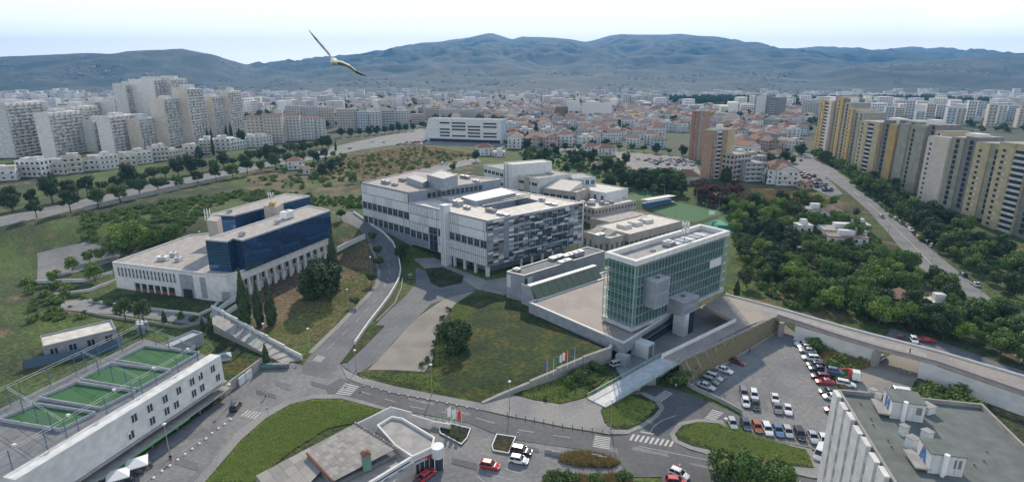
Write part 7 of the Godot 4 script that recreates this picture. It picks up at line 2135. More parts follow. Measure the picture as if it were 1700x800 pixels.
	# straw on the dry mounds and verges
	var sb := B.new()
	for i in 14:
		var a := r2.randf() * TAU; var p := Vector3(r2.randfn() * 0.3, 0, r2.randfn() * 0.3)
		sb.col = jitter(Color(0.34, 0.25, 0.11), r2, 0.3)
		sb.tri(p - Vector3(0.07, 0, 0), p + Vector3(0.07, 0, 0.03), p + Vector3(cos(a) * 0.25, r2.randf_range(0.3, 0.7), sin(a) * 0.25))
	xf = []
	for w in [[[[935, 757], [965, 752], [1000, 757], [1025, 768], [1010, 775], [960, 772], [930, 765]], 900], [[[1365, 582], [1440, 592], [1452, 606], [1415, 614], [1400, 646], [1380, 620]], 1500], [[[905, 790], [1045, 790], [1045, 830], [900, 830]], 900], [[[560, 262], [690, 240], [790, 255], [690, 282], [600, 298]], 3500], [[[1140, 632], [1290, 540], [1285, 530], [1130, 605]], 0], [[[1205, 312], [1330, 318], [1390, 338], [1300, 340], [1215, 325]], 1600]]:
		for p in scatter(w[0], w[1], r, 0.0, []):
			var s := r.randf_range(0.7, 1.7)
			xf.append(Transform3D(Basis(Vector3.UP, r.randf() * TAU).scaled_local(Vector3(s, s, s)), p))
	multi("straw_grass", "dry straw coloured grass on mounds and verges", "grass", sb.mesh(), M.leaf, xf)
	# trees of the town between the houses, and the dark far pine wood
	var tt: ArrayMesh = crown_mesh(41, Vector3(4.0, 3.4, 4.0), 4.2, 14, 1.7, 420, 0.75, dark.lerp(green, 0.3), 0.1)
	xf = []
	for k in 1700:
		var z := -r.randf_range(720, 2200); var x := r.randf_range(-0.95, 0.95) * -z
		if x > -350 and x < -60 and z > -760: continue
		var s := r.randf_range(0.7, 1.5)
		xf.append(Transform3D(Basis(Vector3.UP, r.randf() * TAU).scaled_local(Vector3(s, s, s)), Vector3(x, terrain(x, z), z)))
	for k in 420:
		var z := -r.randf_range(1500, 1750); var x := r.randf_range(560, 1250)
		if k % 3 == 0: x = r.randf_range(430, 640)
		xf.append(Transform3D(Basis(Vector3.UP, r.randf() * TAU).scaled_local(Vector3(1.5, 2.6, 1.5)), Vector3(x, terrain(x, z), z)))
	multi("town_trees", "dark trees merging between the houses of the far town", "trees", tt, M.leaf, xf)

func ring(x: float, hw: float, y0: float, y1: float) -> Array:
	# cross-section in the plane x, counter-clockwise seen from +x
	var c := minf(0.14, (y1 - y0) * 0.3)
	return [Vector3(x, y0, hw - 0.12), Vector3(x, y0, -hw + 0.12), Vector3(x, y0 + c, -hw), Vector3(x, y1 - c, -hw), Vector3(x, y1, -hw + 0.14), Vector3(x, y1, hw - 0.14), Vector3(x, y1 - c, hw), Vector3(x, y0 + c, hw)]

func smooth_mesh(b: B) -> ArrayMesh:
	var st := SurfaceTool.new()
	st.begin(Mesh.PRIMITIVE_TRIANGLES)
	st.set_smooth_group(-1)
	for p in b.v: st.add_vertex(p)
	st.generate_normals()
	return st.commit()

var car_lib := {}
func car_kind(key: String, nm: String, L: float, W: float, hood: float, belt: float, roof: float, nose: float, tail: float, cab: Array) -> void:
	# cab: x of windscreen foot, roof front, roof rear, rear foot
	var h := L / 2; var w := W / 2
	var b := B.new()
	b.loft([ring(-h, w - 0.16, 0.38, tail * 0.85), ring(-h + 0.12, w - 0.05, 0.25, tail), ring(-h + 0.7, w, 0.2, belt), ring(0.0, w, 0.2, belt), ring(cab[0] + 0.15, w, 0.2, belt * 0.99), ring(h - 0.55, w - 0.03, 0.2, hood), ring(h - 0.12, w - 0.1, 0.25, nose), ring(h, w - 0.24, 0.35, nose * 0.82)])
	var g := B.new()
	var wr := w - 0.2; var wb := w - 0.06
	g.hexa([Vector3(cab[3], belt - 0.02, wb), Vector3(cab[0], belt - 0.02, wb), Vector3(cab[0], belt - 0.02, -wb), Vector3(cab[3], belt - 0.02, -wb), Vector3(cab[2], roof, wr), Vector3(cab[1], roof, wr), Vector3(cab[1], roof, -wr), Vector3(cab[2], roof, -wr)])
	var rf := B.new()
	rf.hexa([Vector3(cab[2] - 0.06, roof - 0.03, wr + 0.03), Vector3(cab[1] + 0.06, roof - 0.03, wr + 0.03), Vector3(cab[1] + 0.06, roof - 0.03, -wr - 0.03), Vector3(cab[2] - 0.06, roof - 0.03, -wr - 0.03), Vector3(cab[2] + 0.1, roof + 0.06, wr - 0.12), Vector3(cab[1] - 0.1, roof + 0.06, wr - 0.12), Vector3(cab[1] - 0.1, roof + 0.06, -wr + 0.12), Vector3(cab[2] + 0.1, roof + 0.06, -wr + 0.12)])
	var pls := []
	for s in [-1, 1]:
		for e in [[cab[0], cab[1]], [cab[3], cab[2]], [(cab[0] + cab[3]) / 2 - 0.1, (cab[1] + cab[2]) / 2 - 0.1]]:
			pls.append(B.new().tube(Vector3(e[0], belt - 0.03, s * (wb - 0.005)), Vector3(e[1], roof, s * (wr - 0.005)), 0.055, 0.05, 4).mesh())
	var wh := B.new().tube(Vector3(0, 0, -0.1), Vector3(0, 0, 0.1), 0.32, 0.32, 14)
	wh.tube(Vector3(0, 0, 0.1), Vector3(0, 0, -0.1), 0.32, 0.32, 14)
	var ri := B.new().tube(Vector3(0, 0, -0.11), Vector3(0, 0, 0.11), 0.19, 0.19, 10)
	ri.tube(Vector3(0, 0, 0.11), Vector3(0, 0, -0.11), 0.19, 0.19, 10)
	car_lib[key] = {"nm": nm, "body": smooth_mesh(b), "glass": g.mesh(), "roof": rf.mesh(), "pillars": pls, "wheel": wh.mesh(), "rim": ri.mesh(), "light": bx(-0.05, -0.08, -0.2, 0.05, 0.08, 0.2).mesh(), "plate": bx(-0.02, -0.06, -0.26, 0.02, 0.06, 0.26).mesh(), "mirror": bx(-0.08, -0.07, -0.1, 0.08, 0.07, 0.1).mesh(), "h": h, "w": w, "nose": nose, "tail": tail, "belt": belt, "mx": cab[0]}

func park(key: String, paint: String, p: Vector3, turn: float, label: String, grp: String, cat := "car") -> Node3D:
	var k: Dictionary = car_lib[key]
	var o := thing(k.nm, label, cat, p, grp, turn)
	var m: Material = M[paint]
	part(o, "body", k.body, m)
	part(o, "windows", k.glass, M.car_glass)
	part(o, "roof_panel", k.roof, m)
	for q in k.pillars: part(o, "pillar", q, m)
	for sx in [-1, 1]:
		for sz in [-1, 1]:
			var w := part(o, "wheel", k.wheel, M.tyre, Transform3D(Basis(), Vector3(sx * (k.h - 0.82), 0.32, sz * (k.w - 0.08))))
			part(w, "rim", k.rim, M.rim)
	for sz in [-1, 1]:
		part(o, "headlight", k.light, M.lamp_lens, Transform3D(Basis(), Vector3(k.h - 0.1, k.nose - 0.1, sz * (k.w - 0.36))))
		part(o, "taillight", k.light, M.tail_lens, Transform3D(Basis(), Vector3(-k.h + 0.09, k.tail - 0.18, sz * (k.w - 0.3))))
		part(o, "mirror", k.mirror, m, Transform3D(Basis(), Vector3(k.mx - 0.25, k.belt + 0.05, sz * (k.w + 0.06))))
	part(o, "number_plate", k.plate, M.white_paint, Transform3D(Basis(), Vector3(k.h + 0.005, 0.5, 0)))
	return o

func small_car(key: String, paint: String, p: Vector3, turn: float, label: String, grp: String) -> void:
	var k: Dictionary = car_lib[key]
	var o := thing(k.nm, label, "car", p, grp, turn)
	part(o, "body", k.body, M[paint])
	part(o, "windows", k.glass, M.car_glass)
	part(o, "roof_panel", k.roof, M[paint])

func face(u: float, v: float, u2: float, v2: float) -> float:   # turn so that the nose points from the first to the second ground point
	var a := gp(u, v); var b := gp(u2, v2)
	return atan2(-(b.z - a.z), b.x - a.x)

func vehicles() -> void:
	car_kind("hatch", "hatchback_car", 4.05, 1.74, 0.82, 0.92, 1.46, 0.66, 0.9, [1.05, 0.35, -1.45, -1.95])
	car_kind("sedan", "saloon_car", 4.5, 1.78, 0.82, 0.9, 1.42, 0.66, 0.88, [0.95, 0.2, -1.05, -1.75])
	car_kind("estate", "estate_car", 4.5, 1.8, 0.85, 0.95, 1.52, 0.7, 0.95, [1.1, 0.4, -1.85, -2.2])
	car_kind("van", "delivery_van", 4.9, 1.95, 1.05, 1.15, 1.95, 0.8, 1.2, [1.7, 1.1, -2.3, -2.4])
	var pc := {"car_white": "white", "car_silver": "silver", "car_grey": "grey", "car_black": "black", "car_red": "red", "car_navy": "dark blue", "car_blue": "blue", "car_maroon": "maroon", "car_orange": "rust red"}
	var kn := {"hatch": "hatchback", "sedan": "saloon", "estate": "estate car", "van": "van"}
	# big car park: [kind, paint, u, v, aim u, aim v]
	var cars := []
	for e in [["hatch", "car_silver", 1216, 706], ["hatch", "car_navy", 1238, 708], ["hatch", "car_orange", 1257, 712], ["estate", "car_white", 1274, 716], ["sedan", "car_blue", 1292, 718], ["hatch", "car_silver", 1308, 720], ["estate", "car_black", 1328, 724], ["sedan", "car_silver", 1350, 729], ["hatch", "car_white", 1368, 734]]: cars.append(e + [e[2] + 10, e[3] + 22, "parked along the lawn edge of the car park", "cars along the lawn edge"])
	for e in [["estate", "car_grey", 1235, 656], ["hatch", "car_white", 1238, 671], ["estate", "car_white", 1252, 659], ["sedan", "car_black", 1254, 675], ["sedan", "car_white", 1287, 665], ["sedan", "car_grey", 1291, 681], ["sedan", "car_white", 1308, 683]]: cars.append(e + [e[2] + 6, e[3] + 24, "standing in the middle of the car park", "cars amid the car park"])
	for e in [["sedan", "car_silver", 1173, 644], ["estate", "car_grey", 1179, 635], ["estate", "car_silver", 1186, 629], ["sedan", "car_black", 1191, 625], ["sedan", "car_white", 1203, 617], ["sedan", "car_maroon", 1225, 603]]: cars.append(e + [e[2] + 30, e[3] + 11, "parked along the foot of the embankment", "cars along the embankment"])
	for e in [["sedan", "car_white", 1333, 574], ["hatch", "car_white", 1337, 579], ["sedan", "car_silver", 1341, 585], ["estate", "car_white", 1346, 597], ["estate", "car_black", 1354, 609], ["sedan", "car_navy", 1358, 615], ["estate", "car_maroon", 1362, 628], ["sedan", "car_red", 1370, 637], ["sedan", "car_black", 1376, 654], ["hatch", "car_white", 1381, 662], ["hatch", "car_maroon", 1384, 684]]: cars.append(e + [e[2] - 40, e[3] - 3, "parked along the straw bank of the car park", "cars along the straw bank"])
	for e in [["hatch", "car_red", 813, 776, 840, 781, "parked in a marked bay of the shop yard", ""], ["hatch", "car_red", 709, 792, 730, 775, "parked in front of the shop windows", ""], ["estate", "car_black", 865, 752, 895, 758, "parked beside the planter bed", ""], ["hatch", "car_white", 861, 767, 890, 772, "parked beside the dark estate car", ""], ["hatch", "car_black", 391, 678, 398, 668, "waiting before the zebra crossing", ""], ["hatch", "car_white", 1127, 790, 1150, 800, "standing by the round road sign", ""], ["hatch", "car_red", 1122, 803, 1150, 806, "standing at the street's lower edge", ""], ["estate", "car_white", 1405, 640, 1430, 645, "parked beside the recovery truck", ""], ["estate", "car_silver", 1463, 596, 1475, 588, "tucked under the promenade", ""], ["van", "car_white", 1492, 655, 1470, 652, "parked by the gravel yard behind the white tower", ""], ["sedan", "car_white", 1487, 660, 1465, 658, "parked in front of the white yard van", ""], ["van", "car_white", 1362, 757, 1350, 785, "parked at the foot of white tower", ""], ["hatch", "car_maroon", 1496, 563, 1500, 553, "parked behind the promenade by the red bush", ""], ["hatch", "car_white", 1518, 567, 1524, 577, "parked behind the promenade", ""], ["sedan", "car_red", 1540, 567, 1560, 568, "parked behind the promenade", ""], ["van", "car_white", 735, 273, 760, 266, "on the road behind the institute", ""], ["sedan", "car_white", 1336, 414, 1350, 416, "parked in the overgrown gardens", ""], ["hatch", "car_grey", 1324, 415, 1316, 414, "parked beside the garden cube house", ""], ["estate", "car_grey", 681, 461, 678, 450, "parked at the institute's entrance drive", ""], ["estate", "car_silver", 1025, 606, 1035, 603, "parked by the flag wall's end", ""]]: cars.append(e)
	for e in cars:
		park(e[0], e[1], gp(e[2], e[3]), face(e[2], e[3], e[4], e[5]), "%s %s %s" % [pc[e[1]], kn[e[0]], e[6]], e[7], "van" if e[0] == "van" else "car")
	# recovery truck in the yard
	var t := thing("recovery_truck", "white recovery truck with red crane and a car on its bed", "truck", gp(1400, 628), "", face(1400, 628, 1426, 633))
	part(t, "bed", bx(-4.2, 0.9, -1.1, 1.6, 1.1, 1.1), M.concrete_dark)
	part(t, "chassis", bx(-4.0, 0.5, -0.5, 3.8, 0.89, 0.5), M.black_panel)
	var cb := part(t, "cab", B.new().hexa([Vector3(1.9, 0.6, 1.1), Vector3(4.1, 0.6, 1.1), Vector3(4.1, 0.6, -1.1), Vector3(1.9, 0.6, -1.1), Vector3(1.9, 2.7, 1.0), Vector3(3.6, 2.7, 1.0), Vector3(3.6, 2.7, -1.0), Vector3(1.9, 2.7, -1.0)]), M.car_white)
	part(cb, "windscreen", B.new().hexa([Vector3(3.9, 1.55, 0.95), Vector3(4.0, 1.55, 0.95), Vector3(4.0, 1.55, -0.95), Vector3(3.9, 1.55, -0.95), Vector3(3.68, 2.5, 0.9), Vector3(3.75, 2.5, 0.9), Vector3(3.75, 2.5, -0.9), Vector3(3.68, 2.5, -0.9)]), M.car_glass)
	part(t, "crane", bx(0.9, 1.11, -0.5, 1.7, 3.0, 0.5), M.car_red)
	part(t, "crane_arm", B.new().tube(Vector3(1.3, 3.0, 0), Vector3(-1.8, 2.6, 0.2), 0.16, 0.12, 6), M.car_red)
	for x in [-3.2, -2.1, 2.9]:
		for s in [-1, 1]: part(t, "wheel", car_lib.hatch.wheel, M.tyre, Transform3D(Basis().scaled(Vector3(1.45, 1.45, 1.4)), Vector3(x, 0.46, s * 0.95)))
	var q := gp(1400, 628)
	park("hatch", "car_blue", q + Basis(Vector3.UP, t.rotation.y) * Vector3(-2.0, 1.1, 0), t.rotation.y, "blue hatchback carried on the recovery truck's bed", "")
	# cars on and along the avenues, small in the picture
	var r := RandomNumberGenerator.new(); r.seed = 91
	var paints := ["car_white", "car_white", "car_silver", "car_silver", "car_grey", "car_black", "car_navy", "car_red"]
	var ks := ["hatch", "sedan", "estate"]
	for e in [[1464, 360, 1], [1334, 262, 1], [1497, 371, 0], [1506, 375, 0], [1513, 383, 0], [1527, 396, 0], [1540, 403, 0], [1548, 409, 0], [1372, 296, 1], [305, 308, 2], [275, 306, 2], [580, 247, 2], [700, 232, 2], [618, 236, 2], [636, 237, 2], [1487, 364, 0], [1600, 458, 0], [1620, 474, 0], [1330, 267, 0]]:
		var turn := face(1445, 340, 1500, 385) if e[2] != 2 else face(270, 306, 375, 287)
		park(ks[r.randi() % 3], paints[r.randi() % paints.size()], gp(e[0], e[1]), turn + (PI if r.randf() < 0.5 else 0.0), ["car parked on the verge between avenue and ochre towers", "car driving on the avenue past ochre towers", "car driving on the avenue past the terraces"][e[2]], ["cars below the ochre towers", "cars on the ochre tower avenue", "cars on the terrace avenue"][e[2]])
	for z in [[[[1052, 262], [1148, 266], [1158, 276], [1080, 274]], 46, "car in the crowded lot beside the brick towers", "cars in the brick tower lot"], [[[1070, 280], [1120, 280], [1158, 290], [1110, 297]], 34, "car in the lower crowded lot beside brick towers", "cars in the lower brick tower lot"], [[[1325, 285], [1350, 290], [1385, 318], [1372, 322], [1340, 302]], 26, "car in the yard beside the white villa", "cars in the villa yard"], [[[655, 240], [708, 232], [712, 238], [670, 243]], 18, "car parked before the long white office slab", "cars before the office slab"], [[[1370, 262], [1410, 280], [1400, 284], [1365, 268]], 12, "car parked between the ochre towers", "cars between the ochre towers"]]:
		var taken := []
		for p in scatter(z[0], z[1], r, 2.4, taken): small_car(ks[r.randi() % 3], paints[r.randi() % paints.size()], p, r.randf_range(-0.15, 0.15) + 0.4, z[2], z[3])

func lamp(u: float, v: float, vt: float, label: String, grp := "street lamps", globe := true) -> void:
	var p := gp(u, v)
	var h := clampf(height_at(p, vt) - p.y, 3.5, 16.0)
	var o := thing("street_lamp", label, "lamp post", p, grp)
	part(o, "post", B.new().tube(Vector3.ZERO, Vector3(0, h, 0), 0.11, 0.06, 8), M.galvanised)
	part(o, "foot", B.new().tube(Vector3.ZERO, Vector3(0, 0.35, 0), 0.22, 0.16, 8), M.concrete)
	if globe:
		part(o, "lantern", B.new().ball(Vector3(0, h + 0.1, 0), Vector3(0.42, 0.22, 0.42), 10, 6), M.lamp_lens)
		part(o, "lantern_cap", B.new().tube(Vector3(0, h + 0.26, 0), Vector3(0, h + 0.36, 0), 0.3, 0.08, 8), M.white_paint)
	else:
		part(o, "arm", B.new().tube(Vector3(0, h, 0), Vector3(-1.6, h + 0.35, 0), 0.05, 0.04, 5), M.galvanised)
		part(o, "lantern", bx(-2.2, h + 0.28, -0.14, -1.5, h + 0.42, 0.14), M.lamp_lens)

func flag(u: float, v: float, h0: float, ht: float, cols: Array, label: String, grp: String, wide := 0.9) -> void:
	var p := px(u, v, h0)
	var o := thing("flagpole", label, "flag", p, grp)
	part(o, "pole", B.new().tube(Vector3(0, -0.3, 0), Vector3(0, ht, 0), 0.06, 0.035, 6), M.white_paint)
	var n := 7
	var H := ht * 0.5
	for c in cols.size():
		var b := B.new()
		for i in n:
			var x0 := -0.05 - (wide * (c + float(i) / n)) / cols.size(); var x1 := -0.05 - (wide * (c + float(i + 1) / n)) / cols.size()
			var z0 := sin(x0 * 7.0) * 0.12; var z1 := sin(x1 * 7.0) * 0.12
			var d0 := -x0 * 0.5; var d1 := -x1 * 0.5
			b.quad(Vector3(x0, ht - 0.1 - d0, z0), Vector3(x0, ht - H - d0, z0 * 0.4), Vector3(x1, ht - H - d1, z1 * 0.4), Vector3(x1, ht - 0.1 - d1, z1))
		part(o, "cloth_stripe" if cols.size() > 1 else "cloth", b, cols[c])

func cap_dist(p: Vector3, a: Vector3, b: Vector3, ra: float, rb: float) -> float:
	var t := clampf((p - a).dot(b - a) / maxf((b - a).length_squared(), 1e-6), 0, 1)
	return p.distance_to(a.lerp(b, t)) - lerpf(ra, rb, t)

func person_mesh(shirt: Color, legs: Color, sd: int) -> ArrayMesh:
	var st := 0.12 if sd % 2 else -0.1
	var bones := [[Vector3(0, 0.95, 0), Vector3(0, 1.42, 0.0), 0.15, 0.17], [Vector3(-0.08, 0.95, 0), Vector3(-0.1, 0.5, st), 0.095, 0.07], [Vector3(-0.1, 0.5, st), Vector3(-0.1, 0.08, st * 0.4), 0.065, 0.045], [Vector3(0.08, 0.95, 0), Vector3(0.1, 0.5, -st), 0.095, 0.07], [Vector3(0.1, 0.5, -st), Vector3(0.1, 0.08, -st * 1.5), 0.065, 0.045], [Vector3(-0.1, 0.05, st * 0.4), Vector3(-0.1, 0.05, st * 0.4 + 0.14), 0.05, 0.04], [Vector3(0.1, 0.05, -st * 1.5), Vector3(0.1, 0.05, -st * 1.5 + 0.14), 0.05, 0.04], [Vector3(-0.19, 1.4, 0), Vector3(-0.25, 1.12, -st * 0.5), 0.058, 0.048], [Vector3(-0.25, 1.12, -st * 0.5), Vector3(-0.24, 0.85, 0.08), 0.045, 0.035], [Vector3(0.19, 1.4, 0), Vector3(0.25, 1.12, st * 0.5), 0.058, 0.048], [Vector3(0.25, 1.12, st * 0.5), Vector3(0.24, 0.85, 0.08), 0.045, 0.035], [Vector3(0, 1.45, 0), Vector3(0, 1.55, 0.01), 0.06, 0.06], [Vector3(0, 1.64, 0.01), Vector3(0, 1.68, 0.01), 0.1, 0.105]]
	var cs3 := 0.035
	var nx := 20; var ny := 54; var nz := 20
	var org := Vector3(-0.35, -0.02, -0.35)
	var f := PackedFloat32Array(); f.resize((nx + 1) * (ny + 1) * (nz + 1))
	for k in nz + 1:
		for j in ny + 1:
			for i in nx + 1:
				var p := org + Vector3(i, j, k) * cs3
				var d := 9.0
				for e in bones:
					var q := cap_dist(p, e[0], e[1], e[2], e[3])
					var hh := clampf(0.5 + 0.5 * (d - q) / 0.04, 0, 1)
					d = lerpf(d, q, hh) - 0.04 * hh * (1 - hh)
				f[(k * (ny + 1) + j) * (nx + 1) + i] = d
	var idx := {}
	var vs := []
	for k in nz:
		for j in ny:
			for i in nx:
				var s := Vector3.ZERO; var n := 0
				var c := []
				for q in 8: c.append(f[((k + (q >> 2)) * (ny + 1) + j + ((q >> 1) & 1)) * (nx + 1) + i + (q & 1)])
				for e in [[0, 1], [2, 3], [4, 5], [6, 7], [0, 2], [1, 3], [4, 6], [5, 7], [0, 4], [1, 5], [2, 6], [3, 7]]:
					var a: float = c[e[0]]; var b: float = c[e[1]]
					if (a < 0) != (b < 0):
						var t := a / (a - b)
						var pa := Vector3(e[0] & 1, (e[0] >> 1) & 1, e[0] >> 2); var pb := Vector3(e[1] & 1, (e[1] >> 1) & 1, e[1] >> 2)
						s += pa.lerp(pb, t); n += 1
				if n > 0:
					idx[Vector3i(i, j, k)] = vs.size()
					vs.append(org + (Vector3(i, j, k) + s / n) * cs3)
	var o := B.new()
	for key in idx:
		var g: Vector3i = key
		var at := func(x: int, y: int, z: int) -> float: return f[(z * (ny + 1) + y) * (nx + 1) + x]
		var v0: float = at.call(g.x, g.y, g.z)
		for ax in 3:
			var d := [Vector3i(1, 0, 0), Vector3i(0, 1, 0), Vector3i(0, 0, 1)][ax] as Vector3i
			var v1: float = at.call(g.x + d.x, g.y + d.y, g.z + d.z)
			if (v0 < 0) == (v1 < 0): continue
			var u := [Vector3i(0, 1, 0), Vector3i(0, 0, 1), Vector3i(1, 0, 0)][ax] as Vector3i
			var w := [Vector3i(0, 0, 1), Vector3i(1, 0, 0), Vector3i(0, 1, 0)][ax] as Vector3i
			if not (idx.has(g - u) and idx.has(g - w) and idx.has(g - u - w)): continue
			var q := [vs[idx[g]], vs[idx[g - u]], vs[idx[g - u - w]], vs[idx[g - w]]]
			var y: float = q[0].y
			var x: float = absf(q[0].x)
			o.col = legs if y < 0.95 and x < 0.19 else shirt
			if y > 1.47 or (x > 0.2 and y < 0.98): o.col = Color(0.42, 0.26, 0.19)
			if y > 1.7 or (y > 1.6 and q[0].z < -0.02): o.col = Color(0.03, 0.022, 0.018)
			if y < 0.09: o.col = Color(0.03, 0.03, 0.03)
			if v0 < 0: o.quad(q[0], q[1], q[2], q[3])
			else: o.quad(q[3], q[2], q[1], q[0])
	return o.mesh()

func street_furniture() -> void:
	vmat("clothes", 0.85)
	for e in [[282, 761, 705, "lamp post with white lantern on the sports centre pavement"], [384, 670, 639, "lamp post with white lantern at the sports centre corner"], [514, 582, 546, "lamp post with white lantern on the dry lawn at the junction"], [591, 615, 582, "lamp post with white lantern beside the gravel yard entrance"], [717, 655, 606, "lamp post with white lantern at the sloping lawn's kerb"], [846, 679, 634, "lamp post with white lantern on the plaza near flag wall"], [1014, 713, 665, "lamp post with white lantern on the island under the footbridge"], [1200, 748, 696, "lamp post with white lantern on the car park lawn"], [616, 455, 427, "lamp post beside small round trees on the climbing road"], [578, 513, 481, "lamp post on the dry lawn near climbing road"], [440, 570, 538, "slim lamp post by the broad pale stairway"], [622, 380, 356, "lamp post at the bend of the white road parapet"], [332, 400, 385, "slim lamp post behind the office roof"]]: lamp(e[0], e[1], e[2], e[3], "")
	for e in [[1378, 304, 280], [1413, 327, 306], [1475, 392, 355], [1543, 455, 410], [1620, 530, 470]]: lamp(e[0], e[1], e[2], "tall lamp post on the kerb of the ochre tower avenue", "lamp posts on the ochre tower avenue", false)
	for e in [[169, 325, 290], [223, 305, 279], [331, 285, 255], [430, 268, 245], [480, 262, 240], [612, 248, 226], [640, 240, 220]]: lamp(e[0], e[1], e[2], "tall lamp post along the avenue before the terraces", "lamp posts on the terrace avenue", false)
	for e in [[1122, 362, 336], [1194, 346, 320], [1156, 338, 312], [1103, 328, 307], [1075, 332, 315], [1172, 356, 338]]: lamp(e[0], e[1], e[2], "tall floodlight pole at the football pitch", "floodlight poles at the pitch", false)
	# flags on the wall
	flag(908, 626, 2.0, 4.6, [M.steel_blue], "dark furled flag, lowest on the stepped wall", "")
	flag(919, 621, 2.2, 4.4, [M.copper], "bare slim flagpole with thin green cloth on stepped wall", "", 0.3)
	flag(932, 614, 2.6, 4.4, [M.white_cloth, M.copper], "white and green flag on the stepped wall", "")
	flag(942, 610, 2.8, 4.8, [M.red_cloth, M.white_cloth], "red and white flag on the stepped wall", "", 1.3)
	flag(954, 604, 3.0, 4.6, [M.blue_cloth], "dark blue drooping flag, highest on the stepped wall", "", 0.4)
	flag(749, 707, 0.2, 5.0, [M.white_cloth], "white banner flag in the shop's planter, first of two", "", 0.7)
	flag(757, 710, 0.2, 4.8, [M.white_cloth], "white banner flag between white and red banners", "", 0.7)
	flag(766, 712, 0.2, 4.8, [M.red_cloth], "red banner flag in the shop's planter", "", 0.7)
	# kerb stones and bollards
	for e in [[254, 794], [268, 783], [281, 774], [294, 764], [306, 755], [318, 746], [330, 737], [341, 729], [351, 720], [362, 712], [372, 705], [382, 697]]:
		var o := thing("kerb_bollard", "low white concrete bollard along the parking lane", "bollard", gp(e[0], e[1]), "bollards along the parking lane")
		part(o, "bollard_base", B.new().tube(Vector3.ZERO, Vector3(0, 0.12, 0), 0.36, 0.34, 10), M.concrete)
		part(o, "bollard_head", B.new().ball(Vector3(0, 0.12, 0), Vector3(0.3, 0.26, 0.3), 10, 6), M.white_paint)
	for p in along([[604, 641], [648, 653], [725, 667], [795, 681]], 2.6):
		var o := thing("kerb_bollard", "low pale bollard on the kerb below the sloping lawn", "bollard", p + Vector3(0, 0.12, 0.1), "bollards below the lawn")
		part(o, "bollard_base", B.new().tube(Vector3.ZERO, Vector3(0, 0.1, 0), 0.24, 0.22, 8), M.concrete)
		part(o, "bollard_head", B.new().ball(Vector3(0, 0.1, 0), Vector3(0.2, 0.22, 0.2), 8, 5), M.white_paint)
	for p in along([[842, 691], [882, 699], [935, 710], [980, 717], [1010, 722]], 2.2):
		var o := thing("steel_bollard", "dark steel bollard along the plaza kerb", "bollard", p + Vector3(0, 0.12, -0.3), "steel bollards along the plaza")
		part(o, "bollard_post", B.new().tube(Vector3.ZERO, Vector3(0, 0.85, 0), 0.08, 0.08, 8), M.black_panel)
		part(o, "bollard_cap", B.new().ball(Vector3(0, 0.86, 0), Vector3(0.1, 0.08, 0.1), 8, 4), M.steel)
	# cafe parasols with motorbikes beside them
	for e in [[229, 783], [198, 803]]:
		var o := thing("parasol", "large square white parasol outside the sports centre", "parasol", gp(e[0], e[1]), "cafe parasols", 0.55)
		part(o, "pole", B.new().tube(Vector3.ZERO, Vector3(0, 3.0, 0), 0.05, 0.05, 6), M.galvanised)
		part(o, "foot", bx(-0.45, 0, -0.45, 0.45, 0.12, 0.45), M.concrete)
		for k in 4:
			var b := B.new()
			b.T = Transform3D(Basis(Vector3.UP, k * PI / 2), Vector3.ZERO)
			b.tri(Vector3(-1.9, 2.2, 1.9), Vector3(1.9, 2.2, 1.9), Vector3(0, 3.1, 0))
			b.quad(Vector3(-1.9, 2.0, 1.9), Vector3(1.9, 2.0, 1.9), Vector3(1.9, 2.2, 1.9), Vector3(-1.9, 2.2, 1.9))
			part(o, "canopy_panel", b, M.white_cloth)
	for e in [[245, 777], [230, 790], [215, 802]]:
		var o := thing("motor_scooter", "dark motor scooter parked beside the cafe parasols", "scooter", gp(e[0], e[1]), "scooters by the parasols", 0.5)
		for x in [-0.6, 0.6]:
			var w := part(o, "wheel", B.new().tube(Vector3(x, 0.27, -0.06), Vector3(x, 0.27, 0.06), 0.27, 0.27, 12), M.tyre)
			part(w, "rim", B.new().tube(Vector3(x, 0.27, -0.07), Vector3(x, 0.27, 0.07), 0.15, 0.15, 8), M.rim)
		part(o, "body", B.new().loft([[Vector3(-0.75, 0.45, 0.12), Vector3(-0.75, 0.45, -0.12), Vector3(-0.75, 0.62, -0.1), Vector3(-0.75, 0.62, 0.1)], [Vector3(-0.3, 0.3, 0.17), Vector3(-0.3, 0.3, -0.17), Vector3(-0.3, 0.7, -0.15), Vector3(-0.3, 0.7, 0.15)], [Vector3(0.1, 0.22, 0.17), Vector3(0.1, 0.22, -0.17), Vector3(0.1, 0.32, -0.17), Vector3(0.1, 0.32, 0.17)], [Vector3(0.5, 0.3, 0.17), Vector3(0.5, 0.3, -0.17), Vector3(0.42, 0.95, -0.14), Vector3(0.42, 0.95, 0.14)]]), M.black_panel)
		part(o, "saddle", bx(-0.7, 0.7, -0.14, 0.0, 0.8, 0.14), M.black_panel)
		part(o, "handlebar", B.new().tube(Vector3(0.4, 1.0, -0.32), Vector3(0.4, 1.0, 0.32), 0.025, 0.025, 5), M.steel)
		part(o, "windscreen", bx(0.44, 0.95, -0.18, 0.47, 1.25, 0.18), M.lamp_lens)
	# bins
	for k in 8:
		var o := thing("waste_container", "grey wheeled waste container in the row by bank wall" if k > 3 else "blue green recycling container in the row by bank wall", "bin", gp(430 + k * 6.6, 612 - k * 0.2), "grey waste containers" if k > 3 else "recycling containers", 0.35)
		part(o, "bin_body", B.new().hexa([Vector3(-0.5, 0.15, 0.4), Vector3(0.5, 0.15, 0.4), Vector3(0.5, 0.15, -0.4), Vector3(-0.5, 0.15, -0.4), Vector3(-0.62, 1.15, 0.5), Vector3(0.62, 1.15, 0.5), Vector3(0.62, 1.15, -0.5), Vector3(-0.62, 1.15, -0.5)]), M.concrete_dark if k > 3 else M.copper)
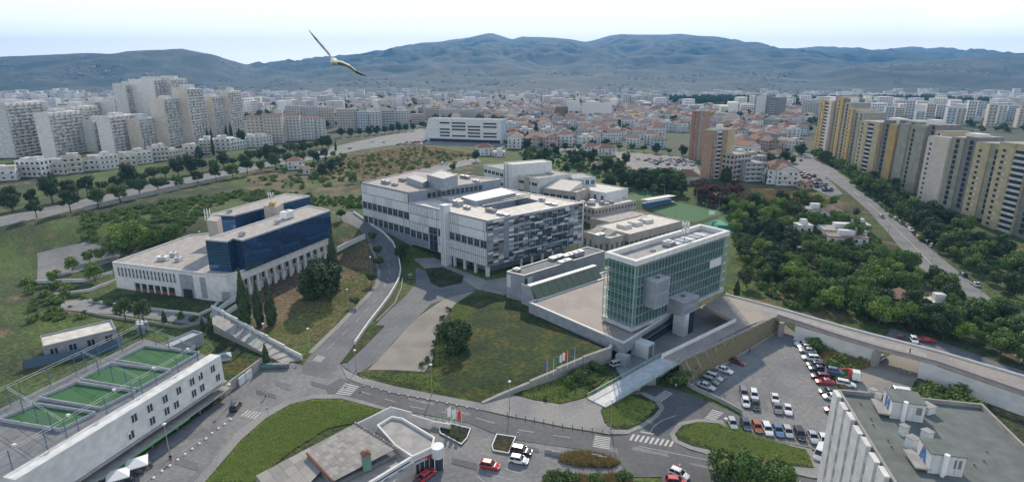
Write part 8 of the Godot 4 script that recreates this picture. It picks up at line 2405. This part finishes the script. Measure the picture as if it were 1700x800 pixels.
		part(o, "bin_lid", B.new().hexa([Vector3(-0.65, 1.16, 0.53), Vector3(0.65, 1.16, 0.53), Vector3(0.65, 1.16, -0.53), Vector3(-0.65, 1.16, -0.53), Vector3(-0.55, 1.35, 0.3), Vector3(0.55, 1.35, 0.3), Vector3(0.55, 1.35, -0.5), Vector3(-0.55, 1.35, -0.5)]), M.concrete if k > 3 else M.steel_blue)
		for sx in [-1, 1]: part(o, "castor", B.new().tube(Vector3(sx * 0.4, 0.08, 0.25), Vector3(sx * 0.4, 0.08, 0.33), 0.08, 0.08, 8), M.tyre)
	# road signs
	for e in [[1127, 788, "round red rimmed road sign beside the white hatchback", 2.4], [860, 735, "white road sign at the shop yard's exit", 2.3], [604, 640, "small road sign at the gravel yard corner", 2.2], [445, 695, "thin sign post at the bright lawn's kerb", 2.6]]:
		var o := thing("road_sign", e[2], "sign", gp(e[0], e[1]))
		part(o, "post", B.new().tube(Vector3.ZERO, Vector3(0, e[3] + 0.3, 0), 0.04, 0.04, 6), M.galvanised)
		part(o, "plate", B.new().tube(Vector3(0, e[3], 0.05), Vector3(0, e[3], 0.08), 0.32, 0.32, 16), M.red_cloth if e[0] == 1127 else M.white_paint)
		part(o, "plate_face", B.new().tube(Vector3(0, e[3], 0.081), Vector3(0, e[3], 0.09), 0.24, 0.24, 16), M.white_paint if e[0] == 1127 else M.blue_cloth)
	# jersey blocks by the dry verge
	for e in [[990, 760], [1000, 763], [912, 752], [924, 755]]:
		var o := thing("concrete_block", "pale concrete barrier block on the dry verge", "barrier", gp(e[0], e[1]), "barrier blocks on the verge", -0.2)
		part(o, "block", B.new().hexa([Vector3(-1.0, 0, 0.35), Vector3(1.0, 0, 0.35), Vector3(1.0, 0, -0.35), Vector3(-1.0, 0, -0.35), Vector3(-0.95, 0.8, 0.15), Vector3(0.95, 0.8, 0.15), Vector3(0.95, 0.8, -0.15), Vector3(-0.95, 0.8, -0.15)]), M.concrete)
	# grandstand by the pitch and net court
	var ga := gp(1076, 345); var gb := gp(1120, 335)
	var gs := thing("grandstand", "small blue grandstand with white roof beside the pitch", "grandstand", ga)
	gs.transform.basis = fr(ga, gb).basis
	var gw := wid(ga, gb)
	part(gs, "tier", bx(0, 0, -5, gw, 1.0, 0), M.steel_blue)
	part(gs, "tier", bx(0, 1.001, -5, gw, 2.0, -2.2), M.letter_blue)
	part(gs, "roof", B.new().hexa([Vector3(-0.5, 4.2, 0.5), Vector3(gw + 0.5, 4.2, 0.5), Vector3(gw + 0.5, 3.8, -5.5), Vector3(-0.5, 3.8, -5.5), Vector3(-0.5, 4.5, 0.5), Vector3(gw + 0.5, 4.5, 0.5), Vector3(gw + 0.5, 4.1, -5.5), Vector3(-0.5, 4.1, -5.5)]), M.white_wall)
	for k in 7: part(gs, "post", B.new().tube(Vector3(gw * k / 6.0, 0, -5), Vector3(gw * k / 6.0, 3.9, -5), 0.1, 0.1, 5), M.white_paint)
	var nb := gp(1190, 380)
	var nt := thing("net_court", "green netted ball court beside the park wood", "court", nb)
	for k in 2:
		var b := B.new()
		b.hexa([Vector3(-2 + k * 9, 0.1, 4), Vector3(6 + k * 9, 0.1, 4), Vector3(6 + k * 9, 0.1, -9), Vector3(-2 + k * 9, 0.1, -9), Vector3(0 + k * 9, 2.6, 2), Vector3(5 + k * 9, 2.2, 2), Vector3(5 + k * 9, 2.8, -8), Vector3(0 + k * 9, 2.2, -8)])
		part(nt, "net", b, M.net_green)
	part(nt, "hoop_board", bx(-1, 5, -10.2, 2, 7, -10), M.white_paint)
	part(nt, "hoop_post", B.new().tube(Vector3(0.5, 0, -10.3), Vector3(0.5, 6, -10.3), 0.12, 0.1, 6), M.galvanised)
	# people
	var pm := [person_mesh(Color(0.03, 0.03, 0.04), Color(0.03, 0.035, 0.06), 1), person_mesh(Color(0.45, 0.45, 0.45), Color(0.04, 0.05, 0.1), 2)]
	for e in [[1511, 588, 5.5, 0, "person in dark clothes walking along the promenade", 1.2], [283, 766, 0.1, 0, "person in black standing beside the lamp post on pavement", 0.3], [1122, 646, 0.1, 1, "person in a light top walking under the footbridge", 2.0], [245, 762, 0.1, 1, "person in pale top outside the sports centre shops", -0.5], [1192, 566, 0.0, 0, "person in dark clothes crossing the car park", 1.0], [440, 660, 0.1, 1, "person in a light top at the junction's worn patch", 2.6]]:
		var p := px(e[0], e[1], e[2]) if e[2] != 0.0 else gp(1245, 585)
		var o := thing("person", e[4], "person", p, "", e[5])
		part(o, "body", pm[e[3]], M.clothes)

func seagull() -> void:
	var dz := 10.5
	var at := func(u: float, v: float, d: float) -> Vector3:
		var a := (u - 850.0) / FOC; var b := -(v - 400.0) / FOC
		return Vector3(a * d, EYE + (b * cs - sn) * d, -(cs + b * sn) * d)
	vmat("feathers", 0.8)
	var c: Vector3 = at.call(554, 102, dz)
	var o := thing("seagull", "white seagull with black wing tips gliding across the sky", "bird", c)
	var b := B.new()
	# body: a spindle lying along the flight direction, towards the viewer and slightly right
	var ax := Vector3(0.25, -0.05, 0.9).normalized()
	var s := ax.cross(Vector3.UP).normalized(); var t := s.cross(ax)
	var rings := []
	for e in [[-0.26, 0.012], [-0.2, 0.04], [-0.1, 0.062], [0.02, 0.075], [0.12, 0.066], [0.18, 0.045], [0.22, 0.043], [0.26, 0.032], [0.285, 0.012], [0.315, 0.004]]:
		var r := []
		for k in 10:
			var a := TAU * k / 10
			r.append(ax * e[0] + (s * cos(a) + t * sin(a) * 0.92) * e[1])
		rings.append(r)
	b.col = Color(0.62, 0.60, 0.56)
	b.loft(rings)
	# wings: sections from shoulder to tip
	var wings := [[[551, 98, 0.0, 0.2], [546, 88, 0.02, 0.2], [538, 79, 0.04, 0.18], [527, 67, 0.06, 0.15], [518, 57, 0.08, 0.11], [512, 50, 0.1, 0.02]], [[559, 102, 0.0, 0.2], [569, 104, 0.02, 0.2], [580, 109, 0.04, 0.18], [590, 117, 0.06, 0.15], [599, 122, 0.08, 0.11], [608, 126, 0.1, 0.02]]]
	for w in wings:
		for i in w.size() - 1:
			var p: Vector3 = at.call(w[i][0], w[i][1], dz + w[i][2]) - c; var q: Vector3 = at.call(w[i + 1][0], w[i + 1][1], dz + w[i + 1][2]) - c
			var ch0: float = w[i][3]; var ch1: float = w[i + 1][3]
			var up := Vector3(0, 1, 0)
			var th: float = 0.03 * (1.0 - i * 0.15)
			var f0 := ax * ch0 * 0.4; var r0 := -ax * ch0 * 0.6 - up * ch0 * 0.32
			var f1 := ax * ch1 * 0.4; var r1 := -ax * ch1 * 0.6 - up * ch1 * 0.32
			b.col = Color(0.03, 0.03, 0.032) if i >= 3 else (Color(0.26, 0.27, 0.29) if i == 2 else Color(0.50, 0.49, 0.46))
			b.quad(p + f0, q + f1, q + up * th, p + up * th)
			b.quad(p + up * th, q + up * th, q + r1, p + r0)
			b.quad(p + r0, q + r1, q + f1, p + f0)
	# fanned tail
	b.col = Color(0.66, 0.65, 0.62)
	for k in 5:
		var a0 := (k - 2.5) * 0.16; var a1 := (k - 1.5) * 0.16
		b.tri(-ax * 0.2, -ax * 0.4 + s * sin(a0) * 0.25, -ax * 0.4 + s * sin(a1) * 0.25)
	part(o, "body", b, M.feathers)
	part(o, "beak", B.new().tube(ax * 0.31, ax * 0.35 - t * 0.01, 0.01, 0.002, 6), M.ochre)
